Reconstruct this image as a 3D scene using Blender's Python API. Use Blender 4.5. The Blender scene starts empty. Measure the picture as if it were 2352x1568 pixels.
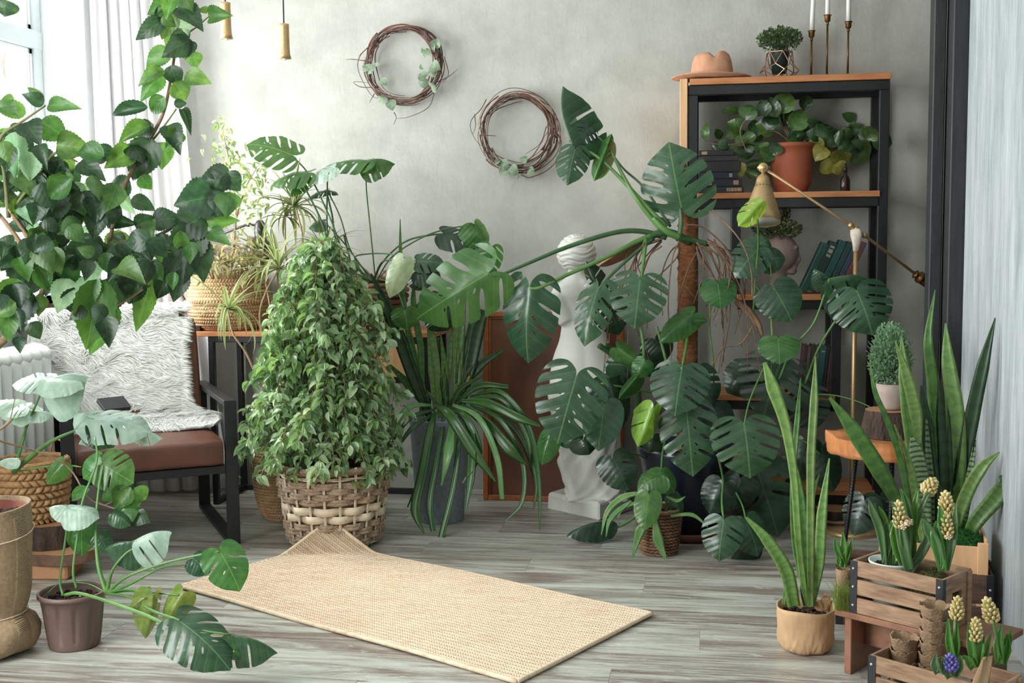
import bpy, math, random
from mathutils import Vector, Matrix, noise
from mathutils.geometry import delaunay_2d_cdt
PI = math.pi
rnd = random.Random(7)
COL = bpy.context.scene.collection
# ---------------------------------------------------------------- camera
FPX, HCAM = 2700.0, 1.3
YAW, PITCH, ROLL = math.atan(.17), math.atan(243/2700), .010
Fw = Vector((-math.sin(YAW)*math.cos(PITCH), math.cos(YAW)*math.cos(PITCH), -math.sin(PITCH)))
R0 = Vector((math.cos(YAW), math.sin(YAW), 0)); U0 = R0.cross(Fw)
Rt = R0*math.cos(ROLL) - U0*math.sin(ROLL); Up = Rt.cross(Fw)
CAM = Vector((0, 0, HCAM))
cd = bpy.data.cameras.new('camera'); cam = bpy.data.objects.new('camera', cd); COL.objects.link(cam)
cd.sensor_width = 36; cd.lens = FPX/2352*36; cd.clip_start = .05
cam.matrix_world = Matrix(((Rt.x, Up.x, -Fw.x, 0), (Rt.y, Up.y, -Fw.y, 0), (Rt.z, Up.z, -Fw.z, HCAM), (0, 0, 0, 1)))
scn = bpy.context.scene; scn.camera = cam
# ---------------------------------------------------------------- light
vs = scn.view_settings
scn.display_settings.display_device = 'sRGB'
vs.view_transform = 'Standard'; vs.look = 'None'; vs.gamma = 1; vs.use_curve_mapping = False
vs.exposure = 0.3
scn.cycles.max_bounces = 8; scn.cycles.transparent_max_bounces = 16
w = bpy.data.worlds.new('daylight'); scn.world = w; w.use_nodes = True
bg = w.node_tree.nodes['Background']; bg.inputs[0].default_value = (.93, .97, 1, 1); bg.inputs[1].default_value = 2.2
def area(name, loc, rot, sx, sy, power, col=(1, 1, 1)):
    l = bpy.data.lights.new(name, 'AREA'); l.shape = 'RECTANGLE'; l.size = sx; l.size_y = sy; l.energy = power; l.color = col
    o = bpy.data.objects.new(name, l); COL.objects.link(o); o.location = loc; o.rotation_euler = rot
    return o
# daylight through the visible window and the next window of the same wall
area('daylight_window', (-3.95, 4.75, 1.95), (0, -PI/2, 0), 2.3, 2.6, 420, (.97, 1, 1))
area('daylight_window_near', (-2.9, 1.7, 1.65), (0, -PI/2+.05, .30), 1.9, 2.4, 188, (.97, 1, .99))
area('fill_light_rear', (-.6, -1.9, 1.9), (PI/2-.1, 0, PI), 2.6, 1.9, 18, (1, .99, .96))  # weak soft fill added behind the camera; the rear wall has no window
# ---------------------------------------------------------------- pixel rays to points in the room
def ray(x, y): return Fw + Rt*((x-1176)/FPX) - Up*((y-784)/FPX)
def at(x, y, d): return CAM + ray(x, y)*d
def onz(x, y, z=0.0):
    r = ray(x, y); return CAM + r*((z-HCAM)/r.z)
def onY(x, y, Y):
    r = ray(x, y); return CAM + r*(Y/r.y)
def onX(x, y, X):
    r = ray(x, y); return CAM + r*(X/r.x)
def depth(p): return (p-CAM).dot(Fw)
# ---------------------------------------------------------------- materials
def lin(c): return c/12.92 if c <= .04045 else ((c+.055)/1.055)**2.4
def C(r, g, b): return (lin(r/255), lin(g/255), lin(b/255), 1)
def nd(nt, t, **k):
    n = nt.nodes.new(t)
    for a, b in k.items(): setattr(n, a, b)
    return n
def base_mat(name):
    m = bpy.data.materials.new(name); m.use_nodes = True
    nt = m.node_tree; return m, nt, nt.nodes['Principled BSDF']
def ramp(nt, fac, stops):
    r = nd(nt, 'ShaderNodeValToRGB'); e = r.color_ramp.elements
    e[0].position, e[0].color = stops[0]; e[1].position, e[1].color = stops[-1]
    for p, c in stops[1:-1]:
        q = e.new(p); q.color = c
    nt.links.new(fac, r.inputs[0]); return r.outputs[0]
def coords(nt, stretch=(1, 1, 1), rot=(0, 0, 0), jitter=False, kind='Object'):
    tc = nd(nt, 'ShaderNodeTexCoord'); mp = nd(nt, 'ShaderNodeMapping')
    mp.inputs['Scale'].default_value = stretch; mp.inputs['Rotation'].default_value = rot
    nt.links.new(tc.outputs[kind], mp.inputs[0])
    if jitter:
        oi = nd(nt, 'ShaderNodeObjectInfo'); mu = nd(nt, 'ShaderNodeVectorMath', operation='SCALE')
        mu.inputs[0].default_value = (37, 61, 23); nt.links.new(oi.outputs['Random'], mu.inputs['Scale'])
        nt.links.new(mu.outputs[0], mp.inputs['Location'])
    return mp.outputs[0]
def ntex(nt, vec, scale, detail=5, rough=.55, dist=0):
    n = nd(nt, 'ShaderNodeTexNoise'); n.inputs['Scale'].default_value = scale; n.inputs['Detail'].default_value = detail
    n.inputs['Roughness'].default_value = rough; n.inputs['Distortion'].default_value = dist
    nt.links.new(vec, n.inputs['Vector']); return n.outputs['Fac']
def add_bump(nt, p, h, strength, dist=.01):
    b = nd(nt, 'ShaderNodeBump'); b.inputs['Strength'].default_value = strength; b.inputs['Distance'].default_value = dist
    nt.links.new(h, b.inputs['Height']); nt.links.new(b.outputs[0], p.inputs['Normal'])
def math_(nt, op, a, b=None, c=None):
    n = nd(nt, 'ShaderNodeMath', operation=op)
    for i, v in enumerate((a, b, c)):
        if v is None: continue
        if isinstance(v, (int, float)): n.inputs[i].default_value = v
        else: nt.links.new(v, n.inputs[i])
    return n.outputs[0]
def mixc(nt, fac, a, b, mode='MIX'):
    n = nd(nt, 'ShaderNodeMix', data_type='RGBA', blend_type=mode)
    if isinstance(fac, (int, float)): n.inputs[0].default_value = fac
    else: nt.links.new(fac, n.inputs[0])
    for i, v in ((6, a), (7, b)):
        if isinstance(v, tuple): n.inputs[i].default_value = v
        else: nt.links.new(v, n.inputs[i])
    return n.outputs[2]
def vary(nt, col, amt=.25, hue=.02):
    oi = nd(nt, 'ShaderNodeObjectInfo'); h = nd(nt, 'ShaderNodeHueSaturation')
    nt.links.new(col, h.inputs['Color'])
    v = math_(nt, 'MULTIPLY_ADD', oi.outputs['Random'], amt*2, 1-amt); nt.links.new(v, h.inputs['Value'])
    r2 = math_(nt, 'FRACT', math_(nt, 'MULTIPLY', oi.outputs['Random'], 17.3))
    nt.links.new(math_(nt, 'MULTIPLY_ADD', r2, hue*2, .5-hue), h.inputs['Hue']); return h.outputs[0]
def pm(name, c1, c2=None, scale=6, stretch=(1, 1, 1), rough=.6, metal=0, bump=0, bscale=None, var=0, lo=.3, hi=.7, detail=5, spec=.5, jitter=False, bdist=.004):
    m, nt, p = base_mat(name)
    p.inputs['Roughness'].default_value = rough; p.inputs['Metallic'].default_value = metal
    p.inputs['Specular IOR Level'].default_value = spec
    v = coords(nt, stretch, jitter=jitter)
    n = ntex(nt, v, scale, detail)
    col = ramp(nt, n, [(lo, c1), (hi, c2 or c1)])
    if var: col = vary(nt, col, var, var*.06)
    nt.links.new(col, p.inputs['Base Color'])
    if bump: add_bump(nt, p, ntex(nt, v, bscale or scale*3, 4), bump, bdist)
    return m
def leafmat(name, c1, c2, vein, nv=7, slope=.55, rough=.35, transl=.35, var=.22, veinmix=.5, mid=.012, spec=.5, hue=.018, edge=None):
    m, nt, p = base_mat(name)
    uv = nd(nt, 'ShaderNodeUVMap'); sp = nd(nt, 'ShaderNodeSeparateXYZ'); nt.links.new(uv.outputs[0], sp.inputs[0])
    ax = math_(nt, 'ABSOLUTE', math_(nt, 'SUBTRACT', sp.outputs[0], .5))
    n = ntex(nt, coords(nt, jitter=True), 3.5, 3)
    col = ramp(nt, n, [(.35, c1), (.65, c2)])
    midm = math_(nt, 'LESS_THAN', ax, mid)
    t = math_(nt, 'FRACT', math_(nt, 'MULTIPLY', math_(nt, 'SUBTRACT', sp.outputs[1], math_(nt, 'MULTIPLY', ax, slope)), nv))
    lat = math_(nt, 'LESS_THAN', math_(nt, 'ABSOLUTE', math_(nt, 'SUBTRACT', t, .5)), .045)
    vm = math_(nt, 'MULTIPLY', math_(nt, 'MAXIMUM', midm, math_(nt, 'MULTIPLY', lat, .30)), veinmix*1.6)
    ds = nd(nt, 'ShaderNodeHueSaturation'); ds.inputs['Saturation'].default_value = .88; nt.links.new(vary(nt, col, var, hue), ds.inputs['Color'])
    col = mixc(nt, vm, ds.outputs[0], vein)
    if edge:
        col = mixc(nt, math_(nt, 'GREATER_THAN', math_(nt, 'ADD', ax, math_(nt, 'MULTIPLY', n, .3)), .42), col, edge)
    nt.links.new(col, p.inputs['Base Color']); p.inputs['Roughness'].default_value = rough; p.inputs['Specular IOR Level'].default_value = spec
    rid = math_(nt, 'ABSOLUTE', math_(nt, 'SUBTRACT', t, .5))
    add_bump(nt, p, rid, .10, .01)
    tr = nd(nt, 'ShaderNodeBsdfTranslucent')
    hs = nd(nt, 'ShaderNodeHueSaturation'); hs.inputs['Hue'].default_value = .47; hs.inputs['Saturation'].default_value = 1.15; hs.inputs['Value'].default_value = 2.4
    nt.links.new(col, hs.inputs['Color']); nt.links.new(hs.outputs[0], tr.inputs[0])
    mx = nd(nt, 'ShaderNodeMixShader'); mx.inputs[0].default_value = transl
    nt.links.new(p.outputs[0], mx.inputs[1]); nt.links.new(tr.outputs[0], mx.inputs[2])
    nt.links.new(mx.outputs[0], nt.nodes['Material Output'].inputs[0]); return m
# ---------------------------------------------------------------- objects
def wl(o):
    p = Vector((0, 0, 0))
    while o is not None: p += o.location; o = o.parent
    return p
def tag(o, label=None, cat=None, group=None, kind=None):
    for k, v in (('label', label), ('category', cat), ('group', group), ('kind', kind)):
        if v: o[k] = v
    return o
def thing(name, loc, label, cat, group=None):
    o = bpy.data.objects.new(name, None); COL.objects.link(o); o.location = loc; o.empty_display_size = .05
    return tag(o, label, cat, group)
def smooth(pts, k=6):
    pts = [Vector(p) for p in pts]
    if len(pts) < 3: return pts
    P = [pts[0]*2-pts[1]] + pts + [pts[-1]*2-pts[-2]]; out = []
    for i in range(1, len(P)-2):
        for j in range(k):
            t = j/k
            out.append(.5*((2*P[i]) + (P[i+1]-P[i-1])*t + (2*P[i-1]-5*P[i]+4*P[i+1]-P[i+2])*t*t + (3*P[i]-P[i-1]-3*P[i+1]+P[i+2])*t**3))
    out.append(pts[-1]); return out
def lerp_list(vals, n):
    if not isinstance(vals, (list, tuple)): return [vals]*n
    out = []
    for i in range(n):
        t = i/(max(1, n-1))*(len(vals)-1); a = min(int(t), len(vals)-2) if len(vals) > 1 else 0
        out.append(vals[a] if len(vals) == 1 else vals[a]+(vals[a+1]-vals[a])*(t-a))
    return out
class MB:
    def __init__(s): s.v = []; s.f = []; s.uv = []; s.hasuv = False
    def add(s, vs_, fs, uvs=None):
        b = len(s.v); s.v += [Vector(p) for p in vs_]; s.f += [tuple(i+b for i in f) for f in fs]
        if uvs: s.hasuv = True
        s.uv += uvs or [(.5, .5)]*len(vs_); return s
    def box(s, c, size, M=None):
        c = Vector(c); hx, hy, hz = size[0]/2, size[1]/2, size[2]/2
        vs_ = []
        for x in (-hx, hx):
            for y in (-hy, hy):
                for z in (-hz, hz):
                    p = Vector((x, y, z)); vs_.append(c + (M @ p if M else p))
        return s.add(vs_, [(0, 1, 3, 2), (4, 6, 7, 5), (0, 4, 5, 1), (2, 3, 7, 6), (0, 2, 6, 4), (1, 5, 7, 3)])
    def tube(s, pts, r, n=8, caps=True, flat=1.0):
        pts = [Vector(p) for p in pts]; rs = lerp_list(r, len(pts)); vs_ = []; uv = []; fs = []
        t = (pts[1]-pts[0]).normalized(); a = t.orthogonal().normalized()
        for i, p in enumerate(pts):
            tn = (pts[min(i+1, len(pts)-1)]-pts[max(i-1, 0)])
            if tn.length > 1e-9: t = tn.normalized()
            a = (a-t*a.dot(t))
            a = a.normalized() if a.length > 1e-6 else t.orthogonal().normalized()
            b = t.cross(a)
            for k in range(n):
                g = 2*PI*k/n; vs_.append(p + (a*math.cos(g)+b*math.sin(g)*flat)*rs[i]); uv.append((k/n, i/(len(pts)-1)))
        for i in range(len(pts)-1):
            for k in range(n):
                k2 = (k+1) % n; fs.append((i*n+k, i*n+k2, (i+1)*n+k2, (i+1)*n+k))
        if caps: fs.append(tuple(range(n-1, -1, -1))); fs.append(tuple((len(pts)-1)*n+k for k in range(n)))
        return s.add(vs_, fs, uv)
    def lathe(s, prof, c=(0, 0, 0), n=32, fn=None, close=False, M=None):
        c = Vector(c); vs_ = []; fs = []; m = len(prof)
        for i, (r, z) in enumerate(prof):
            for k in range(n):
                g = 2*PI*k/n; rr, zz = (fn(r, z, g, i) if fn else (r, z))
                p = Vector((rr*math.cos(g), rr*math.sin(g), zz)); vs_.append(c + (M @ p if M else p))
        for i in range(m-1):
            for k in range(n):
                k2 = (k+1) % n; fs.append((i*n+k, i*n+k2, (i+1)*n+k2, (i+1)*n+k))
        if prof[0][0] > 1e-6: fs.append(tuple(range(n-1, -1, -1)))
        if prof[-1][0] > 1e-6 and close: fs.append(tuple((m-1)*n+k for k in range(n)))
        return s.add(vs_, fs)
    def ball(s, c, r, n=10, m=6, M=None):
        r = r if isinstance(r, (tuple, list)) else (r, r, r); c = Vector(c); vs_ = []; fs = []
        for i in range(m+1):
            th = PI*i/m
            for k in range(n):
                g = 2*PI*k/n; p = Vector((r[0]*math.sin(th)*math.cos(g), r[1]*math.sin(th)*math.sin(g), r[2]*math.cos(th)))
                vs_.append(c + (M @ p if M else p))
        for i in range(m):
            for k in range(n):
                k2 = (k+1) % n; fs.append((i*n+k, (i+1)*n+k, (i+1)*n+k2, i*n+k2))
        return s.add(vs_, fs)
    def grid(s, fn, nu, nv, uvs=True, wrap=False):
        vs_ = []; uv = []; fs = []
        for j in range(nv+1):
            for i in range(nu+1): vs_.append(fn(i/nu, j/nv)); uv.append((i/nu, j/nv))
        for j in range(nv):
            for i in range(nu): a = j*(nu+1)+i; fs.append((a, a+1, a+nu+2, a+nu+1))
        return s.add(vs_, fs, uv)
    def blade(s, pts, widths, nrm, fold=.18, twist=0):
        pts = [Vector(p) for p in pts]; n = len(pts); ws = lerp_list(widths, n); vs_ = []; uv = []; fs = []; L = 0
        tot = sum((pts[i+1]-pts[i]).length for i in range(n-1)) or 1
        for i, p in enumerate(pts):
            if i: L += (p-pts[i-1]).length
            t = (pts[min(i+1, n-1)]-pts[max(i-1, 0)]).normalized(); N = Vector(nrm); N = (N-t*N.dot(t)).normalized()
            if twist: N = Matrix.Rotation(twist*i/n, 3, t) @ N
            x = t.cross(N); w2 = ws[i]/2
            for u in (-1, -.5, 0, .5, 1):
                vs_.append(p + x*w2*u + N*(abs(u)**1.5)*w2*fold*2); uv.append((.5+u/2, L/tot))
            for u in (.5, 0, -.5):
                vs_.append(p + x*w2*u + N*((abs(u)**1.5)*w2*fold*2 - ws[i]*.09*(1-abs(u)))); uv.append((.5+u/2, L/tot))
        for i in range(n-1):
            for k in range(8):
                k2 = (k+1) % 8; fs.append((i*8+k, i*8+k2, (i+1)*8+k2, (i+1)*8+k))
        return s.add(vs_, fs, uv)
    def build(s, name, mat, parent=None, sm=True, bevel=0, label=None, kind=None, seg=1):
        me = bpy.data.meshes.new(name); o0 = wl(parent) if parent else Vector((0, 0, 0))
        me.from_pydata([tuple(p-o0) for p in s.v], [], s.f)
        if s.hasuv:
            l = me.uv_layers.new(name='UVMap')
            for lp in me.loops: l.data[lp.index].uv = s.uv[lp.vertex_index]
        me.materials.append(mat)
        if sm: me.polygons.foreach_set('use_smooth', [True]*len(me.polygons))
        me.update(); o = bpy.data.objects.new(name, me); COL.objects.link(o)
        if parent: o.parent = parent
        if bevel:
            b = o.modifiers.new('bevel', 'BEVEL'); b.width = bevel; b.segments = seg; b.limit_method = 'ANGLE'
        if label: o['label'] = label
        if kind: o['kind'] = kind
        return o
def rebase(o):
    """give a single-mesh thing its origin at its base"""
    vsx = [v.co for v in o.data.vertices]; c = Vector((sum(v.x for v in vsx)/len(vsx), sum(v.y for v in vsx)/len(vsx), min(v.z for v in vsx)))
    o.data.transform(Matrix.Translation(-c)); o.location = o.location+c; return o
def rotz(a): return Matrix.Rotation(a, 3, 'Z')
def basis(x, y, z): return Matrix(((x.x, y.x, z.x), (x.y, y.y, z.y), (x.z, y.z, z.z)))
def align(a, b):
    z = (b-a).normalized(); x = z.orthogonal().normalized(); return basis(x, z.cross(x), z)
def fnoise(p, s): return noise.noise(Vector(p)*s)
# ---------------------------------------------------------------- leaves
def inpoly(x, y, P):
    c = False; j = len(P)-1
    for i in range(len(P)):
        xi, yi = P[i]; xj, yj = P[j]
        if (yi > y) != (yj > y) and x < (xj-xi)*(y-yi)/(yj-yi)+xi: c = not c
        j = i
    return c
def tmpl_rows(name, wf, rows=8, fold=.15, arch=.08, teeth=0, wave=0, seed=0, cols=4, tip=0):
    """ovate leaf from rows; base at origin, tip at (0,1,0), full width 1"""
    r = random.Random(seed); vs_ = []; uv = []; fs = []; n = rows
    for j in range(n+1):
        y = j/n; wdt = wf(y)/2
        if teeth: wdt *= (1.045 if j % 2 else .955) if 0 < j < n else 1
        yy = y
        for i in range(cols+1):
            u = i/cols*2-1; x = u*wdt
            z = (abs(u)**(1.7 if cols > 4 else 1))*wdt*fold*2 + arch*4*y*(1-y) + wave*math.sin(y*9+u*2+seed)*abs(u)*.5 + (-tip*y**3)
            vs_.append((x, yy - abs(u)*.0, z)); uv.append((.5+x, y))
    for j in range(n):
        for i in range(cols): a = j*(cols+1)+i; fs.append((a, a+1, a+cols+2, a+cols+1))
    return finish_tmpl(name, vs_, fs, uv)
def finish_tmpl(name, vs_, fs, uv):
    me = bpy.data.meshes.new(name); me.from_pydata([tuple(v) for v in vs_], [], fs)
    l = me.uv_layers.new(name='UVMap')
    for lp in me.loops: l.data[lp.index].uv = uv[lp.vertex_index]
    me.polygons.foreach_set('use_smooth', [True]*len(me.polygons)); me.update()
    me.materials.append(None); return me
def spl(ctrl, n):
    pts = smooth([Vector((a, b, 0)) for a, b in ctrl], 12); L = [0]
    for i in range(1, len(pts)): L.append(L[-1]+(pts[i]-pts[i-1]).length)
    out = []; k = 0
    for j in range(n+1):
        t = L[-1]*j/n
        while k < len(L)-2 and L[k+1] < t: k += 1
        f = (t-L[k])/max(1e-9, L[k+1]-L[k]); p = pts[k].lerp(pts[k+1], min(1, f)); out.append((p.x, p.y))
    return out
HALF = [(0, 0), (.04, -.10), (.17, -.19), (.34, -.16), (.46, -.02), (.5, .18), (.485, .40), (.42, .60), (.30, .78), (.13, .91), (0, 1.0)]
def tmpl_monstera(name, cuts, holes, fold=.12, arch=.05, seed=0, ripple=.006, droop=.1, depth_=.33, cutw=.029):
    r = random.Random(seed); H = spl(HALF, 90); outline = []; hl = []
    for side in (1, -1):
        pts = []; cs = sorted(min(.86, max(.2, c+r.uniform(-.02, .02))) for c in cuts); i = 0; k = 0
        while i <= 90:
            t = i/90
            if k < len(cs) and t >= cs[k]-.018:
                j = min(90, int(cs[k]*90)); mx_, my = H[j]; yv = my-.33*mx_*1.6; f = depth_+r.uniform(-.06, .1)
                dx, dy = mx_, my-yv; Ln = math.hypot(dx, dy); nx, ny = -dy/Ln, dx/Ln; cw = cutw*r.uniform(.7, 1.3)
                ss = [1.0, .93, .82, .7, .58, .5]; 
                prof = [1.15, .8, .95, 1.05, .9, .6]
                fr = [f+(1-f)*(q-.5)/.5 for q in ss]
                a = [(dx*q-nx*cw*w_, yv+dy*q-ny*cw*w_) for q, w_ in zip(fr, prof)]; b = [(dx*q+nx*cw*w_, yv+dy*q+ny*cw*w_) for q, w_ in zip(fr, prof)]
                tipp = (dx*(f-.05), yv+dy*(f-.05))
                pts += a + [tipp] + b[::-1]
                i = int(math.ceil((cs[k]+.03)*90)); k += 1; continue
            pts.append(H[i]); i += 1
        pts = [(x*side, y) for x, y in pts]
        outline += pts if side == 1 else pts[::-1][1:-1]
        for (hx, hy, ha, hb) in holes:
            if r.random() < .15: continue
            ang = .75; hx2, hy2 = hx*r.uniform(.85, 1.15), hy+r.uniform(-.03, .03)
            hl.append([(side*(hx2+ha*math.cos(g)*math.cos(ang)-hb*math.sin(g)*math.sin(ang)), hy2+ha*math.cos(g)*math.sin(ang)+hb*math.sin(g)*math.cos(ang)) for g in [2*PI*q/8 for q in range(8)]])
    # remove near-duplicates
    P = [outline[0]]
    for q in outline[1:]:
        if math.hypot(q[0]-P[-1][0], q[1]-P[-1][1]) > .006: P.append(q)
    verts = [Vector(q) for q in P]; edges = [(i, (i+1) % len(P)) for i in range(len(P))]
    for h in hl:
        b = len(verts); verts += [Vector(q) for q in h]; edges += [(b+i, b+(i+1) % 8) for i in range(8)]
    st = .065
    for iy in range(-3, 17):
        for ix in range(-8, 9):
            x, y = ix*st+r.uniform(-.008, .008), iy*st+r.uniform(-.008, .008)
            if ix == 0: x = 0
            if inpoly(x, y, P) and not any(inpoly(x, y, h) for h in hl): verts.append(Vector((x, y)))
    ov, oe, of, *_ = delaunay_2d_cdt(verts, edges, [], 0, 1e-5)
    fs = []
    for f in of:
        cx = sum(ov[i].x for i in f)/len(f); cy = sum(ov[i].y for i in f)/len(f)
        if inpoly(cx, cy, P) and not any(inpoly(cx, cy, h) for h in hl): fs.append(tuple(f))
    vs_ = []; uv = []
    for p in ov:
        x, y = p.x, p.y; ax = abs(x)
        z = -fold*ax**1.4*2 + arch*4*max(0, y)*(1-y) - droop*max(0, y-.35)**2*1.5 + ripple*math.cos((y-.55*ax)*2*PI*6)*min(1, ax*5) + .03*math.sin(x*6+seed)*ax
        z += .03*ax*math.sin(y*13+seed*2+(3 if x > 0 else 0))
        vs_.append((x, y, z)); uv.append((.5+x, y))
    return finish_tmpl(name, vs_, fs, uv)
def ovate(p=.42, sharp=1.0):
    def f(y):
        if y <= 0: return .02
        return max(.0, (math.sin(PI*min(1, y**(math.log(.5)/math.log(p))))**.72)*(1 if y < .8 else 1-(y-.8)*2.2*sharp*.3)) + (.02 if y < .02 else 0)
    return f
def heartw(y): return ovate(.34)(y)
PLACED = 0
def frame_mat(B, T, w, N, zs=None):
    Y = (T-B); L = Y.length; y = Y/L; z = (N-y*N.dot(y))
    z = z.normalized() if z.length > 1e-4 else y.orthogonal().normalized()
    x = y.cross(z); k = L if zs is None else zs
    return Matrix(((x.x*w, y.x*L, z.x*k, B.x), (x.y*w, y.y*L, z.y*k, B.y), (x.z*w, y.z*L, z.z*k, B.z), (0, 0, 0, 1)))
def put(tm, M, parent, mat, name='leaf', label=None):
    o = bpy.data.objects.new(name, tm); COL.objects.link(o); o.parent = parent
    o.matrix_basis = Matrix.Translation(-wl(parent)) @ M
    o.material_slots[0].link = 'OBJECT'; o.material_slots[0].material = mat
    if label: o['label'] = label
    return o
def pleaf(parent, tms, mat, bx, by, tx, ty, wpx, d, dt=0, u=.35, s=0, label=None):
    """leaf whose base and tip are seen at these pixels at depth d (tip at d+dt); u tilts its face up, s to the right"""
    B = at(bx, by, d); T = at(tx, ty, d+dt); N = (CAM-B).normalized() + Vector((0, 0, u)) + Rt*s
    tm = tms[rnd.randrange(len(tms))] if isinstance(tms, list) else tms
    L = (T-B).length; w_ = wpx*d/FPX
    return put(tm, frame_mat(B, T, w_, N, zs=max(w_, L)*.9), parent, mat, label=label)
def batch(lst, name, mat, parent, kind='stuff'):
    """many small leaves joined: lst of (template, matrix)"""
    vs_ = []; fs = []; uv = []; cache = {}
    for tm, M in lst:
        if tm.name not in cache:
            us = {}
            for lp in tm.loops: us[lp.vertex_index] = tuple(tm.uv_layers[0].data[lp.index].uv)
            cache[tm.name] = ([v.co.copy() for v in tm.vertices], [tuple(p.vertices) for p in tm.polygons], [us.get(i, (.5, .5)) for i in range(len(tm.vertices))])
        cv, cf, cu = cache[tm.name]; b = len(vs_)
        vs_ += [M @ v for v in cv]; fs += [tuple(i+b for i in f) for f in cf]; uv += cu
    m = MB(); m.v = vs_; m.f = fs; m.uv = uv; m.hasuv = True
    return m.build(name, mat, parent, kind=kind)
def ptube(parent, name, pts, rpx, mat, n=8, k=6, d=None, label=None):
    P = [at(p[0], p[1], p[2] if len(p) > 2 else d) for p in pts]; dd = depth(P[0])
    rr = [.68*q*dd/FPX for q in rpx] if isinstance(rpx, (list, tuple)) else .68*rpx*dd/FPX
    return MB().tube(smooth(P, k), rr, n).build(name, mat, parent, label=label)
def pblade(parent, pts, wpx, d, mat, name='leaf', nrm=None, fold=.18, twist=0, dd=0, label=None, k=5):
    n = len(pts); P = [at(p[0], p[1], p[2] if len(p) > 2 else d+dd*i/(n-1)) for i, p in enumerate(pts)]
    N = nrm or (CAM-P[0]).normalized()
    ws = [q*d/FPX for q in wpx]
    return MB().blade(smooth(P, k), ws, N, fold, twist).build(name, mat, parent, label=label)
# woven surface: rows of slanted pillows on f(u,v)->(point, normal)
def weave(mb, f, nu, nv, h, gap=.12, slant=.35, wrap=True, stag=True, rows=None):
    for j in range(nv):
        v0, v1 = (j+gap*.5)/nv, (j+1-gap*.5)/nv; sl = slant*(1 if j % 2 else -1)
        for i in range(nu):
            o = (.5 if stag and j % 2 else 0); u0, u1 = (i+o+.04)/nu, (i+o+.96)/nu; du = sl/nu
            if not wrap: u0, u1 = min(1, u0), min(1, u1)
            if u1-u0 < 1e-6: continue
            um, vm = (u0+u1)/2, (v0+v1)/2
            q = [(u0-du, v0), (u1-du, v0), (u1+du, v1), (u0+du, v1)]; vs_ = []
            for (a, b) in q: p, n = f(a, b); vs_.append(p)
            for k in range(4):
                a, b = q[k]; a = um+(a-um)*.55; b = vm+(b-vm)*.5; p, n = f(a, b); vs_.append(p+n*h)
            mb.add(vs_, [(4, 5, 6, 7), (0, 1, 5, 4), (1, 2, 6, 5), (2, 3, 7, 6), (3, 0, 4, 7)])
def revolve_f(prof, c, tilt=None):
    """prof: [(r,z)] bottom to top -> f(u,v)"""
    c = Vector(c); P = smooth([Vector((r, 0, z)) for r, z in prof], 8)
    L = [0]
    for i in range(1, len(P)): L.append(L[-1]+(P[i]-P[i-1]).length)
    def f(u, v):
        t = max(0, min(1, v))*L[-1]; k = 0
        lo, hi = 0, len(L)-2
        while lo < hi:
            md = (lo+hi+1)//2
            if L[md] <= t: lo = md
            else: hi = md-1
        k = lo; a = (t-L[k])/max(1e-9, L[k+1]-L[k]); p = P[k].lerp(P[k+1], a); e = (P[k+1]-P[k]).normalized()
        g = 2*PI*u; cg, sg = math.cos(g), math.sin(g)
        q = Vector((p.x*cg, p.x*sg, p.z)); n = Vector((e.z*cg, e.z*sg, -e.x))
        return c+q, n
    return f
def clump(mb, c, r, n, size, seed=1):
    """lumpy soil or moss mound"""
    mb.lathe([(0, -size*.2), (r*1.04, -size*.5), (r*1.06, -size*1.2)], c, 20); n = int(n*1.7)
    rr = random.Random(seed)
    for _ in range(n):
        a = rr.uniform(0, 2*PI); q = r*math.sqrt(rr.random()); s = size*rr.uniform(.5, 1.3)
        mb.ball(Vector(c)+Vector((q*math.cos(a), q*math.sin(a), rr.uniform(-.3, .5)*size)), (s, s*rr.uniform(.6, 1), s*.7), 5, 3)
# ================================================================ materials
YW = 5.744; XL = -3.05; XR = .93; ZC = 3.0
def wall_mat(name, a, b, c, stretch=(1, 1, 1), bump=.25):
    m, nt, p = base_mat(name); v = coords(nt, stretch)
    n1 = ntex(nt, v, 1.6, 6, .6, .3); n2 = ntex(nt, v, 7, 8, .65)
    col = ramp(nt, n1, [(.3, a), (.52, b), (.75, c)])
    col = mixc(nt, .35, col, ramp(nt, n2, [(.35, a), (.65, c)]))
    nt.links.new(col, p.inputs['Base Color']); p.inputs['Roughness'].default_value = .78
    v2 = coords(nt, (stretch[0]*1.0, stretch[1], stretch[2]*.35), rot=(0, .5, 0))
    h = math_(nt, 'ADD', ntex(nt, v2, 22, 8, .7, 1.2), math_(nt, 'MULTIPLY', n2, 1.5))
    add_bump(nt, p, h, bump, .02); return m
M_wall = wall_mat('plaster', C(156, 155, 148), C(176, 177, 170), C(190, 191, 184), bump=.15)
M_wallw = pm('white_wall_paint', C(226, 229, 229), C(236, 238, 238), rough=.6)
M_part = wall_mat('painted_partition', C(140, 148, 152), C(172, 180, 183), C(206, 212, 214), stretch=(9, 9, 1.0), bump=.5)
M_ceil = pm('ceiling_paint', C(225, 226, 224), C(232, 232, 230), rough=.8)
M_black = pm('black_steel', C(26, 29, 31), C(36, 39, 41), scale=20, rough=.45, metal=.2)
M_blackwood = pm('black_painted_wood', C(30, 33, 35), C(44, 47, 49), scale=14, stretch=(4, 4, .5), rough=.6, bump=.2)
M_wood = pm('orange_pine', C(166, 104, 62), C(198, 135, 86), scale=9, stretch=(.6, 5, 5), rough=.5, bump=.08)
M_woodlight = pm('light_pine', C(206, 158, 112), C(226, 182, 138), scale=8, stretch=(5, 5, .6), rough=.5)
M_white = pm('white_enamel', C(232, 236, 236), C(240, 243, 243), rough=.35)
M_upvc = pm('window_profile', C(205, 216, 219), C(216, 225, 228), rough=.35)
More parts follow.
